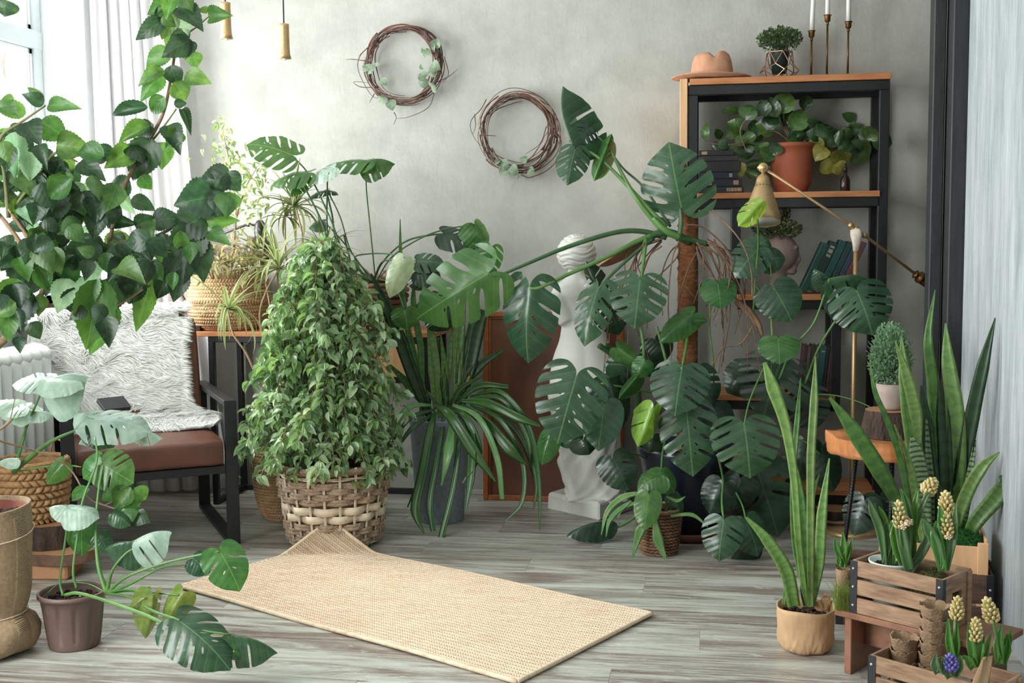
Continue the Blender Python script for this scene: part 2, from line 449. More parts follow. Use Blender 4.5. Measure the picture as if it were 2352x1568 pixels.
M_soil = pm('potting_soil', C(38, 27, 22), C(72, 52, 42), scale=60, rough=.95, bump=.6, bdist=.01)
M_brass = pm('brushed_brass', C(188, 158, 114), C(198, 168, 124), scale=30, stretch=(1, 1, 6), rough=.42, metal=.75)
M_brassdark = pm('aged_brass', C(92, 66, 40), C(140, 104, 62), scale=30, rough=.4, metal=.9)
M_glass, nt, p = base_mat('window_glass')
tr_ = nd(nt, 'ShaderNodeBsdfTransparent'); gl_ = nd(nt, 'ShaderNodeBsdfGlossy'); gl_.inputs['Roughness'].default_value = .02
fr_ = nd(nt, 'ShaderNodeFresnel'); mx_ = nd(nt, 'ShaderNodeMixShader')
mx_.inputs[0].default_value = .07; nt.links.new(tr_.outputs[0], mx_.inputs[1]); nt.links.new(gl_.outputs[0], mx_.inputs[2]); nt.links.new(mx_.outputs[0], nt.nodes['Material Output'].inputs[0])
# floor boards: pale weathered laminate with brown streaks
M_floor, nt, p = base_mat('weathered_board')
v = coords(nt, (.7, 7, 1), jitter=True); vb = coords(nt, (1.1, 22, 1), jitter=True)
n1 = ntex(nt, v, 1.6, 10, .72, 1.0); n2 = ntex(nt, vb, 2.2, 10, .75, .8); n3 = ntex(nt, coords(nt, (1.5, 6, 1), jitter=True), 4, 12, .8, 2.0); n4 = ntex(nt, coords(nt, (.5, 2.2, 1), jitter=True), 2, 3, .5, .5)
col = ramp(nt, n1, [(.34, C(112, 98, 90)), (.43, C(142, 136, 127)), (.52, C(176, 178, 168)), (.7, C(196, 202, 192))])
pt = ramp(nt, n4, [(.42, (0, 0, 0, 1)), (.62, (1, 1, 1, 1))])
col = mixc(nt, math_(nt, 'MULTIPLY', pt, ramp(nt, n2, [(.4, (1, 1, 1, 1)), (.54, (0, 0, 0, 1))])), col, C(112, 92, 84))
col = mixc(nt, ramp(nt, n3, [(.3, (.8, .8, .8, 1)), (.44, (0, 0, 0, 1))]), col, C(128, 114, 103))
col = mixc(nt, ramp(nt, n3, [(.56, (0, 0, 0, 1)), (.66, (.7, .7, .7, 1))]), col, C(206, 216, 206))
nt.links.new(vary(nt, col, .06, .005), p.inputs['Base Color'])
nt.links.new(ramp(nt, n2, [(.3, (.42, .42, .42, 1)), (.7, (.26, .26, .26, 1))]), p.inputs['Roughness']); add_bump(nt, p, n2, .22, .003)
# ================================================================ room shell
def struct(name, mb, m, parent=None, **k):
    o = mb.build(name, m, parent, sm=False, **k)
    if not parent: o['kind'] = 'structure'
    return o
Y0 = -2.2; XRR = 2.6
floor = struct('floor', MB().box(((XL+XRR)/2-.2, (Y0+YW)/2, -.03), (XRR-XL+.6, YW-Y0, .04)), pm('underlay', C(70, 62, 56)))
me_pl = {}
y = 0.9; row = 0
while y < YW-.001:
    w_ = min(.195, YW-y); x = XL - (row*.47 % 1.2); row += 1
    while x < 1.9:
        x0, x1 = max(x, XL), min(x+1.2, 1.9)
        if x1-x0 > .02:
            key = (round(x1-x0, 3), round(w_, 3))
            if key not in me_pl:
                b = .0012; L, W, T = key[0]/2, key[1]/2, .01
                vs_ = [(-L, -W, -T), (L, -W, -T), (L, W, -T), (-L, W, -T), (-L, -W, -b), (L, -W, -b), (L, W, -b), (-L, W, -b), (-L+b, -W+b, 0), (L-b, -W+b, 0), (L-b, W-b, 0), (-L+b, W-b, 0)]
                fs = [(0, 1, 5, 4), (1, 2, 6, 5), (2, 3, 7, 6), (3, 0, 4, 7), (4, 5, 9, 8), (5, 6, 10, 9), (6, 7, 11, 10), (7, 4, 8, 11), (8, 9, 10, 11)]
                me = bpy.data.meshes.new('plank'); me.from_pydata(vs_, [], fs); me.materials.append(M_floor); me_pl[key] = me
            o = bpy.data.objects.new('plank', me_pl[key]); COL.objects.link(o); o.parent = floor; o.location = ((x0+x1)/2, y+w_/2, 0)
        x += 1.2
    y += .195
struct('wall_back', MB().box(((XL+XRR)/2, YW+.06, ZC/2), (XRR-XL+.6, .12, ZC)), M_wall)
struct('wall_rear', MB().box(((XL+XRR)/2, Y0-.06, ZC/2), (XRR-XL+.6, .12, ZC)), M_wall)
struct('wall_right', MB().box((XRR+.06, (Y0+YW)/2, ZC/2), (.12, YW-Y0, ZC)), M_wall)
struct('ceiling', MB().box(((XL+XRR)/2, (Y0+YW)/2, ZC+.05), (XRR-XL+.8, YW-Y0+.3, .1)), M_ceil)
# left wall with the window recess
WY0, WY1, WZ0, WZ1 = 3.95, 5.47, .96, 2.75; WX = XL-.3
wl_mb = MB()
def slab(y0, y1, z0, z1): wl_mb.box((XL-.15, (y0+y1)/2, (z0+z1)/2), (.3, y1-y0, z1-z0))
slab(Y0, WY0, 0, ZC); slab(WY1, YW+.1, 0, ZC); slab(WY0, WY1, 0, WZ0); slab(WY0, WY1, WZ1, ZC)
struct('wall_left', wl_mb, M_wallw)
# window: fixed frame, transom, lower and upper sashes, panes
win = MB()
fx = XL-.26; fw = .07
def bar(mb, y0, y1, z0, z1, x=fx, t=.06): mb.box((x, (y0+y1)/2, (z0+z1)/2), (t, y1-y0, z1-z0))
bar(win, WY0, WY1, WZ0, WZ0+fw); bar(win, WY0, WY1, WZ1-fw, WZ1); bar(win, WY0, WY0+fw, WZ0, WZ1); bar(win, WY1-fw, WY1, WZ0, WZ1)
tz = onX(55, 88, fx).z
bar(win, WY0, WY1, tz-.045, tz+.045, t=.07)
window = struct('window_1', win, M_upvc, bevel=.006)
ym = (WY0+WY1)/2
for (a, b) in ((WZ0+fw, tz-.045), (tz+.045, WZ1-fw)):
    s_ = MB(); e = .028
    bar(s_, WY0+fw, WY1-fw, a, a+e, t=.035); bar(s_, WY0+fw, WY1-fw, b-e, b, t=.035); bar(s_, WY1-fw-e, WY1-fw, a, b, t=.035); bar(s_, WY0+fw, WY0+fw+e, a, b, t=.035)
    s_.build('sash', M_white, window, sm=False, bevel=.003)
    MB().box((fx, ym, (a+b)/2), (.006, WY1-WY0-2*fw-.01, b-a-.01)).build('pane', M_glass, window, sm=False)
    g = MB(); 
    for (yy0, yy1, z0, z1) in ((WY1-fw-e-.006, WY1-fw-e, a, b),): bar(g, yy0, yy1, z0, z1, t=.04)
    g.build('gasket', pm('grey_gasket', C(150, 168, 170)), window, sm=False)
struct('trim_1', MB().box((XL-.12, ym, WZ0-.012), (.38, WY1-WY0+.08, .03)), M_white, bevel=.006)  # sill
M_grille = pm('pinkish_iron', C(92, 64, 56), C(108, 78, 68), rough=.6)
gr = thing('window_grille', (XL-.42, ym, WZ0), 'pale wavy iron grille outside the window at top left', 'grille')
k = 0; yy = WY0-.1
while yy < WY1+.2:
    ph = PI*(k % 2)
    MB().tube([(XL-.42, yy+.036*math.cos(z*2*PI/.36+ph), z) for z in [WZ0+.04*i for i in range(50)]], .009, 6).build('wavy_bar', M_grille, gr); yy += .085; k += 1
# right partition with black upright at its far end
struct('wall_partition', MB().box((XR+.06, 2.9, ZC/2), (.12, 3.44, ZC)), M_part)
struct('trim_2', MB().box((XR-.0+.01, 4.69, ZC/2), (.13, .13, ZC)), M_blackwood, bevel=.004)
struct('trim_3', MB().box((XR-.085, 4.76, ZC/2), (.045, .09, ZC)), M_blackwood, bevel=.004)
struct('baseboard_back', MB().box(((XL+XR)/2, YW-.008, .012), (XR-XL+1, .016, .025)), pm('pale_skirting', C(176, 178, 170), C(190, 192, 184)), bevel=.003)
# curtain
M_curt, nt, p = base_mat('sheer_cotton'); p.inputs['Base Color'].default_value = C(248, 247, 248); p.inputs['Roughness'].default_value = .9
tl = nd(nt, 'ShaderNodeBsdfTranslucent'); tl.inputs[0].default_value = C(250, 249, 250); mx_ = nd(nt, 'ShaderNodeMixShader'); mx_.inputs[0].default_value = .45
nt.links.new(p.outputs[0], mx_.inputs[1]); nt.links.new(tl.outputs[0], mx_.inputs[2]); nt.links.new(mx_.outputs[0], nt.nodes['Material Output'].inputs[0])
def curt(u, v):
    q = u*(.72+.28*(1-v)**.8); px_ = -3.0+.46*q+.10*(1-v)**3*u; py_ = 5.44+.20*q; z = .02+2.9*v; a = .008+.009*(1-v)+.006*math.sin(u*13)
    k = a*math.sin(u*2*PI*8+.6*math.sin(v*3)); return Vector((px_+.010*math.sin(u*47)+k*.75, py_-k*.9, z))
cu = MB().grid(curt, 160, 24).build('curtain', M_curt); cu.modifiers.new('thick', 'SOLIDIFY').thickness = .002
tag(rebase(cu), 'white sheer curtain hanging in the corner beside the window', 'curtain')
def hem(u, v):
    g = u*PI*1.3+.4; r = .1+.14*v
    return Vector((XL+.26+r*math.cos(g)*2.1*(1+.1*math.sin(u*30)), 5.38+r*math.sin(g)*.8, .012+.07*math.sin(v*PI)*(1+.5*math.sin(u*26+v*4))))
# radiator
rad = thing('radiator', (XL+.12, 4.3, 0), 'white ribbed cast iron radiator under the window at left', 'radiator')
ry = 3.5
while ry < 4.72:
    s_ = MB()
    for dx in (-.045, .045):
        s_.tube([(XL+.14+dx, ry, .16), (XL+.14+dx, ry, .2), (XL+.14+dx, ry, .78), (XL+.14+dx, ry, .82)], [.012, .028, .028, .012], 10)
    s_.ball((XL+.14, ry, .81), (.085, .031, .045), 12, 8); s_.ball((XL+.14, ry, .17), (.085, .031, .045), 12, 8)
    s_.build('section', M_white, rad); ry += .074
MB().tube([(XL+.14, 3.4, .17), (XL+.14, 4.8, .17)], .015, 8).build('pipe', M_white, rad)
MB().tube([(XL+.14, 3.75, 0), (XL+.14, 3.75, .2)], .015, 8).build('foot', M_white, rad)
MB().tube([(XL+.14, 4.6, 0), (XL+.14, 4.6, .2)], .015, 8).build('foot', M_white, rad)
# ================================================================ shelving unit
def obox(mb, O, ux, a, b):
    """box between local corners a and b in the frame (O, ux, uy, z)"""
    ux = Vector(ux).normalized(); uy = Vector((-ux.y, ux.x, 0)); M = basis(ux, uy, Vector((0, 0, 1))); a, b = Vector(a), Vector(b)
    return mb.box(O + M @ ((a+b)/2), b-a, M)
SY = 5.394; SB = 5.70
bk = thing('bookshelf', (.31, 5.5, 0), 'tall black steel bookshelf with orange pine boards against the grey wall', 'bookshelf')
def sbox(name, x0, x1, y0, y1, z0, z1, m, bev=.002):
    return MB().box(((x0+x1)/2, (y0+y1)/2, (z0+z1)/2), (x1-x0, y1-y0, z1-z0)).build(name, m, bk, sm=False, bevel=bev)
xl, xr = -.135, .762; t = .042
ztop = 1.985
sbox('shelf_board', xl+.035, xr+.004, SY-.01, SB, ztop-.024, ztop+.004, M_wood)
sbox('side_board', xl-.008, xl+.026, SY-.012, SB, 1.5, ztop+.004, M_woodlight)
zr = ztop-.026
for yy in (SY, SB-t):
    sbox('post', xl+.03, xl+.03+t, yy, yy+t, 0, zr-t, M_black); sbox('post', xr-t, xr, yy, yy+t, 0, zr-t, M_black)
    sbox('rail', xl+.03, xr, yy, yy+t, zr-t, zr, M_black)
zm = [1.455, 1.0, .545, .12]
xs = [(xl+.07, xr-.035), (.115, .52), (.0, .55), (xl+.07, xr-.035)]
for (x0, x1), z in zip(xs, zm):
    sbox('shelf_board', x0, x1, SY-.012, SB-.02, z, z+.026, M_wood)
    for yy in (SY, SB-t): sbox('rail', x0, x1 if x1 < xr-.1 else x1+.0, yy, yy+t, z-t, z, M_black)
px1 = .108
for yy in (SY, SB-t):
    sbox('post', px1-.02, px1+.02, yy, yy+t, 1.026, 1.413, M_black)
    sbox('post', .53, .572, yy, yy+t, .50, .985, M_black)
    sbox('rail', .515, xr-t, yy, yy+t, .958, 1.0, M_black)
# ---------------------------------------------------------------- hat
M_felt = pm('tan_felt', C(183, 134, 104), C(200, 152, 122), scale=30, rough=.95, bump=.15)
hx = onY(1635, 180, 5.52); hz = ztop+.008
def hatf(r, z, g, i):
    k = max(0, min(1, (z-.05)/.09)); rx = 1.0; ry_ = 1.18
    dent = .03*k*math.exp(-((math.cos(g)-1)/.35)**2)*0
    zz = z - .028*k*math.exp(-(r*math.sin(g)/.02)**2)*(1 if r < .075 else 0) - .02*k*(r*math.cos(g) > 0)*math.exp(-((r*math.cos(g)-.045)/.02)**2)
    return r, zz
def hat_pt(u, v):
    g = 2*PI*u; 
    prof = [(.185, .010), (.15, .003), (.105, .006), (.098, .02), (.094, .05), (.088, .085), (.078, .11), (.06, .123), (.035, .118), (.0, .112)]
    t_ = v*(len(prof)-1); a = min(int(t_), len(prof)-2); f = t_-a
    r = prof[a][0]*(1-f)+prof[a+1][0]*f; z = prof[a][1]*(1-f)+prof[a+1][1]*f
    x, y = r*math.cos(g), r*math.sin(g)*.86; k = max(0, (z-.06)/.06)
    z -= .02*k*math.exp(-((x-.012)/.016)**2); z += .006*k*(x > .02)
    if r > .1: z += .012*((r-.1)/.085)**2*abs(math.sin(g))*1.0 - .004*math.cos(g)
    return hx + Vector((x, y, 0)) + Vector((0, 0, z+hz-hx.z))
ht = MB().grid(hat_pt, 48, 40, uvs=False).build('fedora_hat', M_felt); ht.modifiers.new('thick', 'SOLIDIFY').thickness = .003
tag(rebase(ht), 'tan felt fedora with pinched crown on top of the bookshelf', 'hat')
# ---------------------------------------------------------------- candle holders
M_wax = pm('white_wax', C(222, 224, 218), C(232, 233, 228), rough=.5)
def candle(px, ybase, ycup, ytop, label, lab2):
    b = onY(px, ybase, 5.55); b.z = ztop+.004; sc_ = depth(b)/FPX; h = (ybase-ycup)*sc_
    t_ = thing('candle_holder', b, label, 'candle holder', 'brass candle holders on the bookshelf')
    MB().lathe([(.0, 0), (.03, 0), (.03, .003), (.02, .008), (.008, .02), (.0055, .026)], b, 24).build('base', M_brassdark, t_)
    MB().lathe([(.0045, .02), (.0045, h-.04)], b, 12, close=True).build('stem', M_brassdark, t_)
    MB().lathe([(.004, h-.045), (.008, h-.04), (.005, h-.036), (.007, h-.032), (.013, h-.026), (.0135, h-.008), (.018, h), (.0155, h), (.012, h-.012), (.0, h-.014)], b, 24).build('cup', M_brassdark, t_)
    c = b+Vector((0, 0, h-.012)); top = b.z+(ybase-ytop)*sc_
    k = thing('candle', c, lab2, 'candle', 'white taper candles in the brass holders')
    dx = .01 if px < 1870 else 0
    MB().tube([c, Vector((c.x+dx*.5, c.y, (c.z+top)/2)), Vector((c.x+dx, c.y, top))], [.0105, .0098, .0088], 14).build('wax', M_wax, k)
    MB().tube([Vector((c.x+dx, c.y, top)), Vector((c.x+dx, c.y, top+.012))], .0012, 5).build('wick', M_black, k)
candle(1863, 172, 62, -70, 'shortest brass candle holder, nearest the wire planter', 'white taper candle in the shortest brass holder')
candle(1899, 171, 27, -60, 'tallest brass candle holder, the middle one of three', 'white taper candle in the tallest middle brass holder')
candle(1947, 170, 42, -75, 'brass candle holder of middle height at the right end', 'white taper candle in the rightmost brass holder')
# ---------------------------------------------------------------- geometric wire planter with thyme
gb = onY(1790, 172, 5.53); gb.z = ztop+.006
gp = thing('wire_planter', gb, 'copper wire geometric planter on top of the bookshelf', 'planter')
M_copper = pm('rose_copper', C(172, 132, 108), C(190, 150, 124), rough=.35, metal=.8)
n = 6; lay = []
for r, z, off in ((.055, .003, 0), (.09, .035, .5), (.064, .065, 0), (.058, .12, .5)):
    lay.append([gb+Vector((r*math.cos(2*PI*(k+off)/n+.2), r*math.sin(2*PI*(k+off)/n+.2), z)) for k in range(n)])
def wire(a, b): MB().tube([a, b], .0023, 6).build('wire', M_copper, gp, sm=False)
for k in range(n):
    wire(lay[0][k], lay[0][(k+1) % n]); wire(lay[3][k], lay[3][(k+1) % n])
    wire(lay[0][k], lay[1][k]); wire(lay[0][k], lay[1][k-1]); wire(lay[1][k], lay[2][k]); wire(lay[1][k], lay[2][(k+1) % n]); wire(lay[2][k], lay[3][k]); wire(lay[2][k], lay[3][k-1])
tp = gb+Vector((0, 0, .026))
th = thing('potted_thyme', tp, 'bushy green herb in a small dark pot inside the wire planter', 'potted plant')
MB().lathe([(0, 0), (.032, 0), (.043, .095), (.045, .1), (.04, .1), (.036, .09), (0, .088)], tp, 24).build('pot', pm('dark_green_plastic', C(24, 44, 42), C(30, 52, 50), rough=.5), th)
MB().lathe([(0, -.022), (.014, -.02), (.018, -.01), (.014, 0), (0, .0)], tp, 20).build('foot', M_brass, th)
M_herb = leafmat('herb_leaf', C(56, 82, 44), C(84, 112, 62), C(120, 140, 90), rough=.5, transl=.25, var=.3)
T_tiny = tmpl_rows('tiny_leaf', ovate(.5), rows=3, cols=2, fold=.1, arch=.05)
def herb(parent, c, rx, rz, n, size, m, seed, stems=14, up=.6, shape=None):
    rr = random.Random(seed); L = []; sm_ = MB()
    for _ in range(n):
        dv = Vector((rr.gauss(0, 1), rr.gauss(0, 1), rr.gauss(0, 1))).normalized(); q = rr.random()**.45
        p = Vector((dv.x*rx*q, dv.y*rx*q, dv.z*rz*q+rz*.0)) + c
        if shape and not shape(p-c): continue
        y = (dv*rr.uniform(.3, 1)+Vector((rr.gauss(0, .5), rr.gauss(0, .5), up+rr.gauss(0, .4)))).normalized()
        N = Vector((rr.gauss(0, 1), rr.gauss(0, 1), rr.gauss(0, 1)+.8))
        s_ = size*rr.uniform(.6, 1.3); L.append((T_tiny, frame_mat(p, p+y*s_, s_*.6, N)))
    batch(L, 'leaves', m, parent)
    for _ in range(stems):
        dv = Vector((rr.gauss(0, 1), rr.gauss(0, 1), abs(rr.gauss(0, .7))+.2)).normalized()
        e = c+Vector((dv.x*rx*1.08, dv.y*rx*1.08, dv.z*rz)); b = c-Vector((0, 0, rz)); sm_.tube(smooth([b, (b+e)/2+Vector((0, 0, rz*.2)), e], 3), .0012, 4)
    sm_.build('stems', m, parent, kind='stuff')
herb(th, tp+Vector((0, 0, .15)), .10, .055, 1500, .013, M_herb, 3, 40)
# ---------------------------------------------------------------- books
M_paper = pm('page_edges', C(176, 160, 138), C(200, 186, 162), scale=80, stretch=(.2, 1, 6), rough=.9)
def book(O, ux, L, W, T, col, label, group, gilt=None, tilt=None, spine_front=True):
    """box: L along ux, W deep, T thick along z (lying); or tilt matrix for standing books"""
    m = pm('book_cloth', C(*col), C(*[min(255, int(c*1.25)+3) for c in col]), scale=40, rough=.6, bump=.1, detail=2)
    t_ = thing('book', O, label, 'book', group); ux = Vector(ux).normalized(); uy = Vector((-ux.y, ux.x, 0)); M = basis(ux, uy, Vector((0, 0, 1)))
    if tilt: M = M @ tilt
    def bb(name, a, b, mm, bev=.0012):
        a, b = Vector(a), Vector(b); MB().box(O+M @ ((a+b)/2), b-a, M).build(name, mm, t_, sm=False, bevel=bev)
    c = .003
    bb('cover', (-L/2, 0, 0), (L/2, W, c), m); bb('cover', (-L/2, 0, T-c), (L/2, W, T), m); bb('spine', (-L/2, -c, 0), (L/2, .002, T), m, .002)
    bb('pages', (-L/2+.004, .002, c), (L/2-.004, W-.004, T-c), M_paper, 0)
    if gilt:
        for (a, b) in gilt[1]: bb('spine_label', (-L/2+L*a, -c-.0008, T*.22), (-L/2+L*b, -c, T*.78), gilt[0], 0)
M_gilt = pm('gilt_print', C(150, 116, 92), C(170, 136, 110), rough=.6)
M_giltw = pm('pale_print', C(150, 156, 140), C(120, 126, 110), scale=60, rough=.6)
sz = 1.4815; bx0 = onY(1650, 440, 5.40)
st = [((22, 32, 32), .23, .028, 1708, [(.62, .66), (.67, .7), (.71, .78), (.79, .84), (.85, .95)], M_gilt, 'dark green slim book lettered in copper at the bottom of the flat stack'),
      ((24, 28, 32), .215, .034, 1704, [(.2, .3), (.8, .92)], M_gilt, 'near-black book with two square copper labels, second from the bottom of the flat stack'),
      ((22, 30, 44), .19, .03, 1694, [(.25, .33), (.78, .86)], M_giltw, 'dark blue book with pale star ornaments, third from the bottom of the stack'),
      ((30, 28, 30), .22, .048, 1700, None, M_gilt, 'thickest black book in the flat stack under the trailing plant'),
      ((34, 32, 34), .2, .024, 1695, None, M_gilt, 'thin dark grey book second from the top of the flat stack'),
      ((30, 27, 29), .19, .024, 1685, [(.08, .24)], M_gilt, 'black book with one copper spine label on top of the flat stack')]
z = sz
for (cc, L, T, xe, g, gm, lb) in st:
    e = onY(xe, 440, 5.42).x; L = min(L, e+.058); book(Vector((e-L/2, 5.40, z)), (1, 0, 0), L, .15, T, cc, lb, 'books lying in a stack on the second shelf', (gm, g) if g else None); z += T+.0005
# leaning books on the third shelf: spine faces the viewer
def leaning(x0, zb, items, ang, group, y=5.44):
    x = x0
    for (cc, H, T, lb, g) in items:
        tl = Matrix.Rotation(-ang, 3, 'Y')
        # local: thickness along x, height along z  -> use L=height by turning the book upright
        M0 = Matrix(((0, 0, 1), (0, 1, 0), (-1, 0, 0)))   # book z(thick)->x, book x(length)->-z
        O = Vector((x, y, zb)) + (Matrix.Rotation(ang, 3, 'Y') @ Vector((0, 0, H/2))) + Vector((0, 0, T*math.sin(ang)+.001))
        book(O, (1, 0, 0), H, .13, T, cc, lb, group, g, tilt=Matrix.Rotation(ang, 3, 'Y') @ M0)
        x += T/math.cos(ang)+.001
gg = (M_giltw, [(.08, .12), (.15, .22), (.25, .3)])
bxl = onY(1838, 675, 5.44).x
leaning(bxl, 1.03, [((18, 58, 50), .235, .03, 'teal green book leaning leftmost on the third shelf', None), ((22, 42, 36), .24, .034, 'dark green book with embossed spine, second of the leaning books', gg),
    ((20, 62, 58), .245, .032, 'brightest teal book in the middle of the leaning row', None), ((22, 48, 44), .24, .026, 'narrow dark green book fourth in the leaning row', None),
    ((30, 44, 58), .245, .024, 'slate blue book behind the lamp pole in the leaning row', None), ((74, 38, 36), .24, .026, 'faded red book near the right end of the leaning row', None)], .42, 'books leaning on the third shelf')
leaning(onY(1834, 912, 5.46).x, .575, [((52, 34, 34), .215, .018, 'thin dark maroon book, leftmost of the low shelf row', None), ((64, 62, 54), .21, .016, 'grey-brown book second from left on the low shelf', None),
    ((40, 30, 30), .215, .02, 'dark brown book third on the low shelf', None), ((60, 72, 56), .21, .016, 'olive book on the low shelf', None), ((22, 66, 62), .212, .028, 'teal book with pale band on the low shelf', (M_giltw, [(.1, .13)])),
    ((26, 24, 26), .212, .014, 'black narrow book beside the teal one on the low shelf', None), ((76, 46, 46), .21, .02, 'maroon book at the right end of the low shelf', None)], .1, 'books standing on the low shelf', y=5.46)
# small bottle
bb = onY(1941, 438, 5.47); bb.z = 1.481
bt = thing('bottle', bb, 'small dark brown glass bottle at the right end of the second shelf', 'bottle')
M_brown = pm('brown_glass', C(40, 24, 24), C(52, 32, 30), rough=.12)
MB().lathe([(0, 0), (.02, 0), (.022, .004), (.022, .05), (.016, .066), (.008, .074), (.008, .09), (.006, .09), (0, .088)], bb, 24).build('body', M_brown, bt)
MB().lathe([(0, .088), (.009, .088), (.009, .105), (.004, .112), (.0035, .125), (0, .125)], bb, 16).build('cap', M_black, bt)
# ---------------------------------------------------------------- pendants
def pendant(px, py, d, top, label):
    b = at(px, py, d); t_ = thing('pendant_lamp', b, label, 'pendant lamp', 'brass tube pendant lamps'); h = (py-top)*d/FPX; r = 15*d/FPX
    MB().lathe([(r*1.02, 0), (r*.86, h*.12), (r*.8, h*.3), (r*.78, h*.6), (r*.77, h*.93), (r*.8, h), (r*.3, h*1.02), (.003, h*1.04)], b, 28).build('shade', M_brass, t_)
    MB().ball(b+Vector((0, 0, .002)), (r*.3, r*.3, r*.4), 12, 8).build('bulb', M_white, t_)
    MB().tube([b+Vector((0, 0, h)), Vector((b.x, b.y, 3.0))], .0035, 6).build('cord', pm('dark_green_cord', C(26, 52, 46)), t_)
pendant(654, 135, 5.0, 57, 'brass tube pendant lamp hanging clear of the plants')
pendant(520, 89, 5.3, 8, 'brass pendant lamp partly hidden by the climbing leaves')
# ---------------------------------------------------------------- brass floor lamp
lb_ = onz(1966, 1195); lp = thing('floor_lamp', lb_, 'brass floor lamp with angled arm and bell shade', 'floor lamp')
ld = 5.0; j = at(1966, 545, ld); lb_.x, lb_.y = j.x, j.y; lp.location = (j.x, j.y, 0)
MB().lathe([(0, 0), (.12, 0), (.12, .012), (.11, .02), (.02, .026), (.012, .05), (0, .05)], (j.x, j.y, 0), 36).build('base', M_brass, lp)
MB().tube([(j.x, j.y, .04), (j.x, j.y, j.z)], .0105, 14).build('pole', M_brass, lp)
MB().lathe([(0, -.07), (.012, -.068), (.018, -.03), (.024, .0), (.022, .02), (.01, .03), (0, .03)], j+Vector((0, 0, .01)), 20, fn=lambda r, z, g, i: (r*(1+.15*math.sin(g*3+i)), z)).build('joint_wrap', pm('pale_tape', C(212, 196, 180), C(226, 212, 198), rough=.85, bump=.3, scale=40), lp)
A = at(1764, 392, ld-.1); Bq = at(2112, 636, ld+.15)
MB().tube([A, j+Vector((0, -.0, .035)), Bq], [.006, .006, .007], 10).build('arm', M_brass, lp)
cw = MB(); cm = align(Bq, Bq+(Bq-A)); 
cw.lathe([(0, -.03), (.012, -.03), (.02, -.024), (.012, -.016), (.014, -.008), (.027, -.002), (.027, .008), (.018, .014), (.024, .02), (.024, .05), (.014, .062), (0, .064)], Bq, 20, M=cm); cw.build('counterweight', M_brassdark, lp)
for q in (-.03, .0, .05):
    cc_ = j+Vector((0, 0, .035))+(Bq-A).normalized()*q; MB().ball(cc_, .014, 10, 6).build('clamp_knob', M_brass, lp)
sw = at(1753, 385, ld-.12)
ax_ = (CAM-sw).normalized(); MB().lathe([(0, -.012), (.019, -.012), (.021, -.006), (.021, .006), (.017, .01), (.01, .011), (.009, .014), (0, .014)], sw, 24, M=align(Vector((0, 0, 0)), ax_)).build('swivel', M_brass, lp)
MB().tube([sw-Rt*.024, sw+Rt*.03], .007, 10).build('swivel_pin', M_brass, lp)
sh_top = sw-Vector((0, 0, .012)); sdir = (at(1750, 500, ld-.16)-sw).normalized(); Ms = align(Vector((0, 0, 0)), sdir)
shp = [(.006, .0), (.008, .016), (.018, .022), (.026, .034), (.029, .05), (.031, .062), (.033, .064), (.044, .10), (.058, .14), (.070, .18), (.078, .222), (.0755, .222), (.068, .18), (.056, .14), (.04, .098), (.03, .066)]
shd = MB().lathe(shp, sh_top, 40, M=Ms).build('shade', M_brass, lp)
inn = MB().lathe([(.0765, .219), (.0665, .18), (.054, .14), (.039, .1), (.02, .07), (0, .066)], sh_top, 36, M=Ms).build('shade_lining', pm('white_lining', C(205, 208, 196), C(214, 216, 206), rough=.5), lp)
hol = MB()
for k in range(16):
    g = 2*PI*k/16; p0 = sh_top+Ms @ Vector((.0348*math.cos(g), .0348*math.sin(g), .071)); hol.ball(p0, .0028, 6, 4)
hol.build('vent_holes', M_black, lp, kind='stuff')
# ---------------------------------------------------------------- console table
tb = thing('console_table', (-1.87, 5.5, 0), 'narrow console table with pine top and black steel frame along the grey wall', 'table')
def tbox(name, x0, x1, y0, y1, z0, z1, m, bev=.002): return MB().box(((x0+x1)/2, (y0+y1)/2, (z0+z1)/2), (x1-x0, y1-y0, z1-z0)).build(name, m, tb, sm=False, bevel=bev)
TX0, TX1, TY0, TY1, TZ = -2.50, -1.275, 5.345, 5.72, .852
tbox('tabletop', TX0, TX1, TY0, TY1, TZ-.024, TZ, M_wood)
tf = .028
for yy in (TY0+.004, TY1-tf):
    for xx in (TX0+.095, TX1-tf-.03): tbox('leg', xx, xx+tf, yy, yy+tf, 0, TZ-.024-tf, M_black)
    tbox('rail', TX0+.095, TX1-.03, yy, yy+tf, TZ-.024-tf, TZ-.024, M_black)
for xx in (TX0+.095, TX1-tf-.03): tbox('foot_rail', xx, xx+tf, TY0+.032, TY1-tf, 0.0, tf, M_black)
tbox('foot_rail', TX0+.123, TX1-.058, TY1-tf, TY1, .0, tf, M_black)
tbox('drawer', onY(838, 800, TY0).x, TX1-.065, TY0+.01, TY1-.06, .64, TZ-.056, M_woodlight)
tbox('drawer_rail', onY(838, 800, TY0).x-.02, TX1-.058, TY0+.012, TY0+.036, .61, .636, M_black)
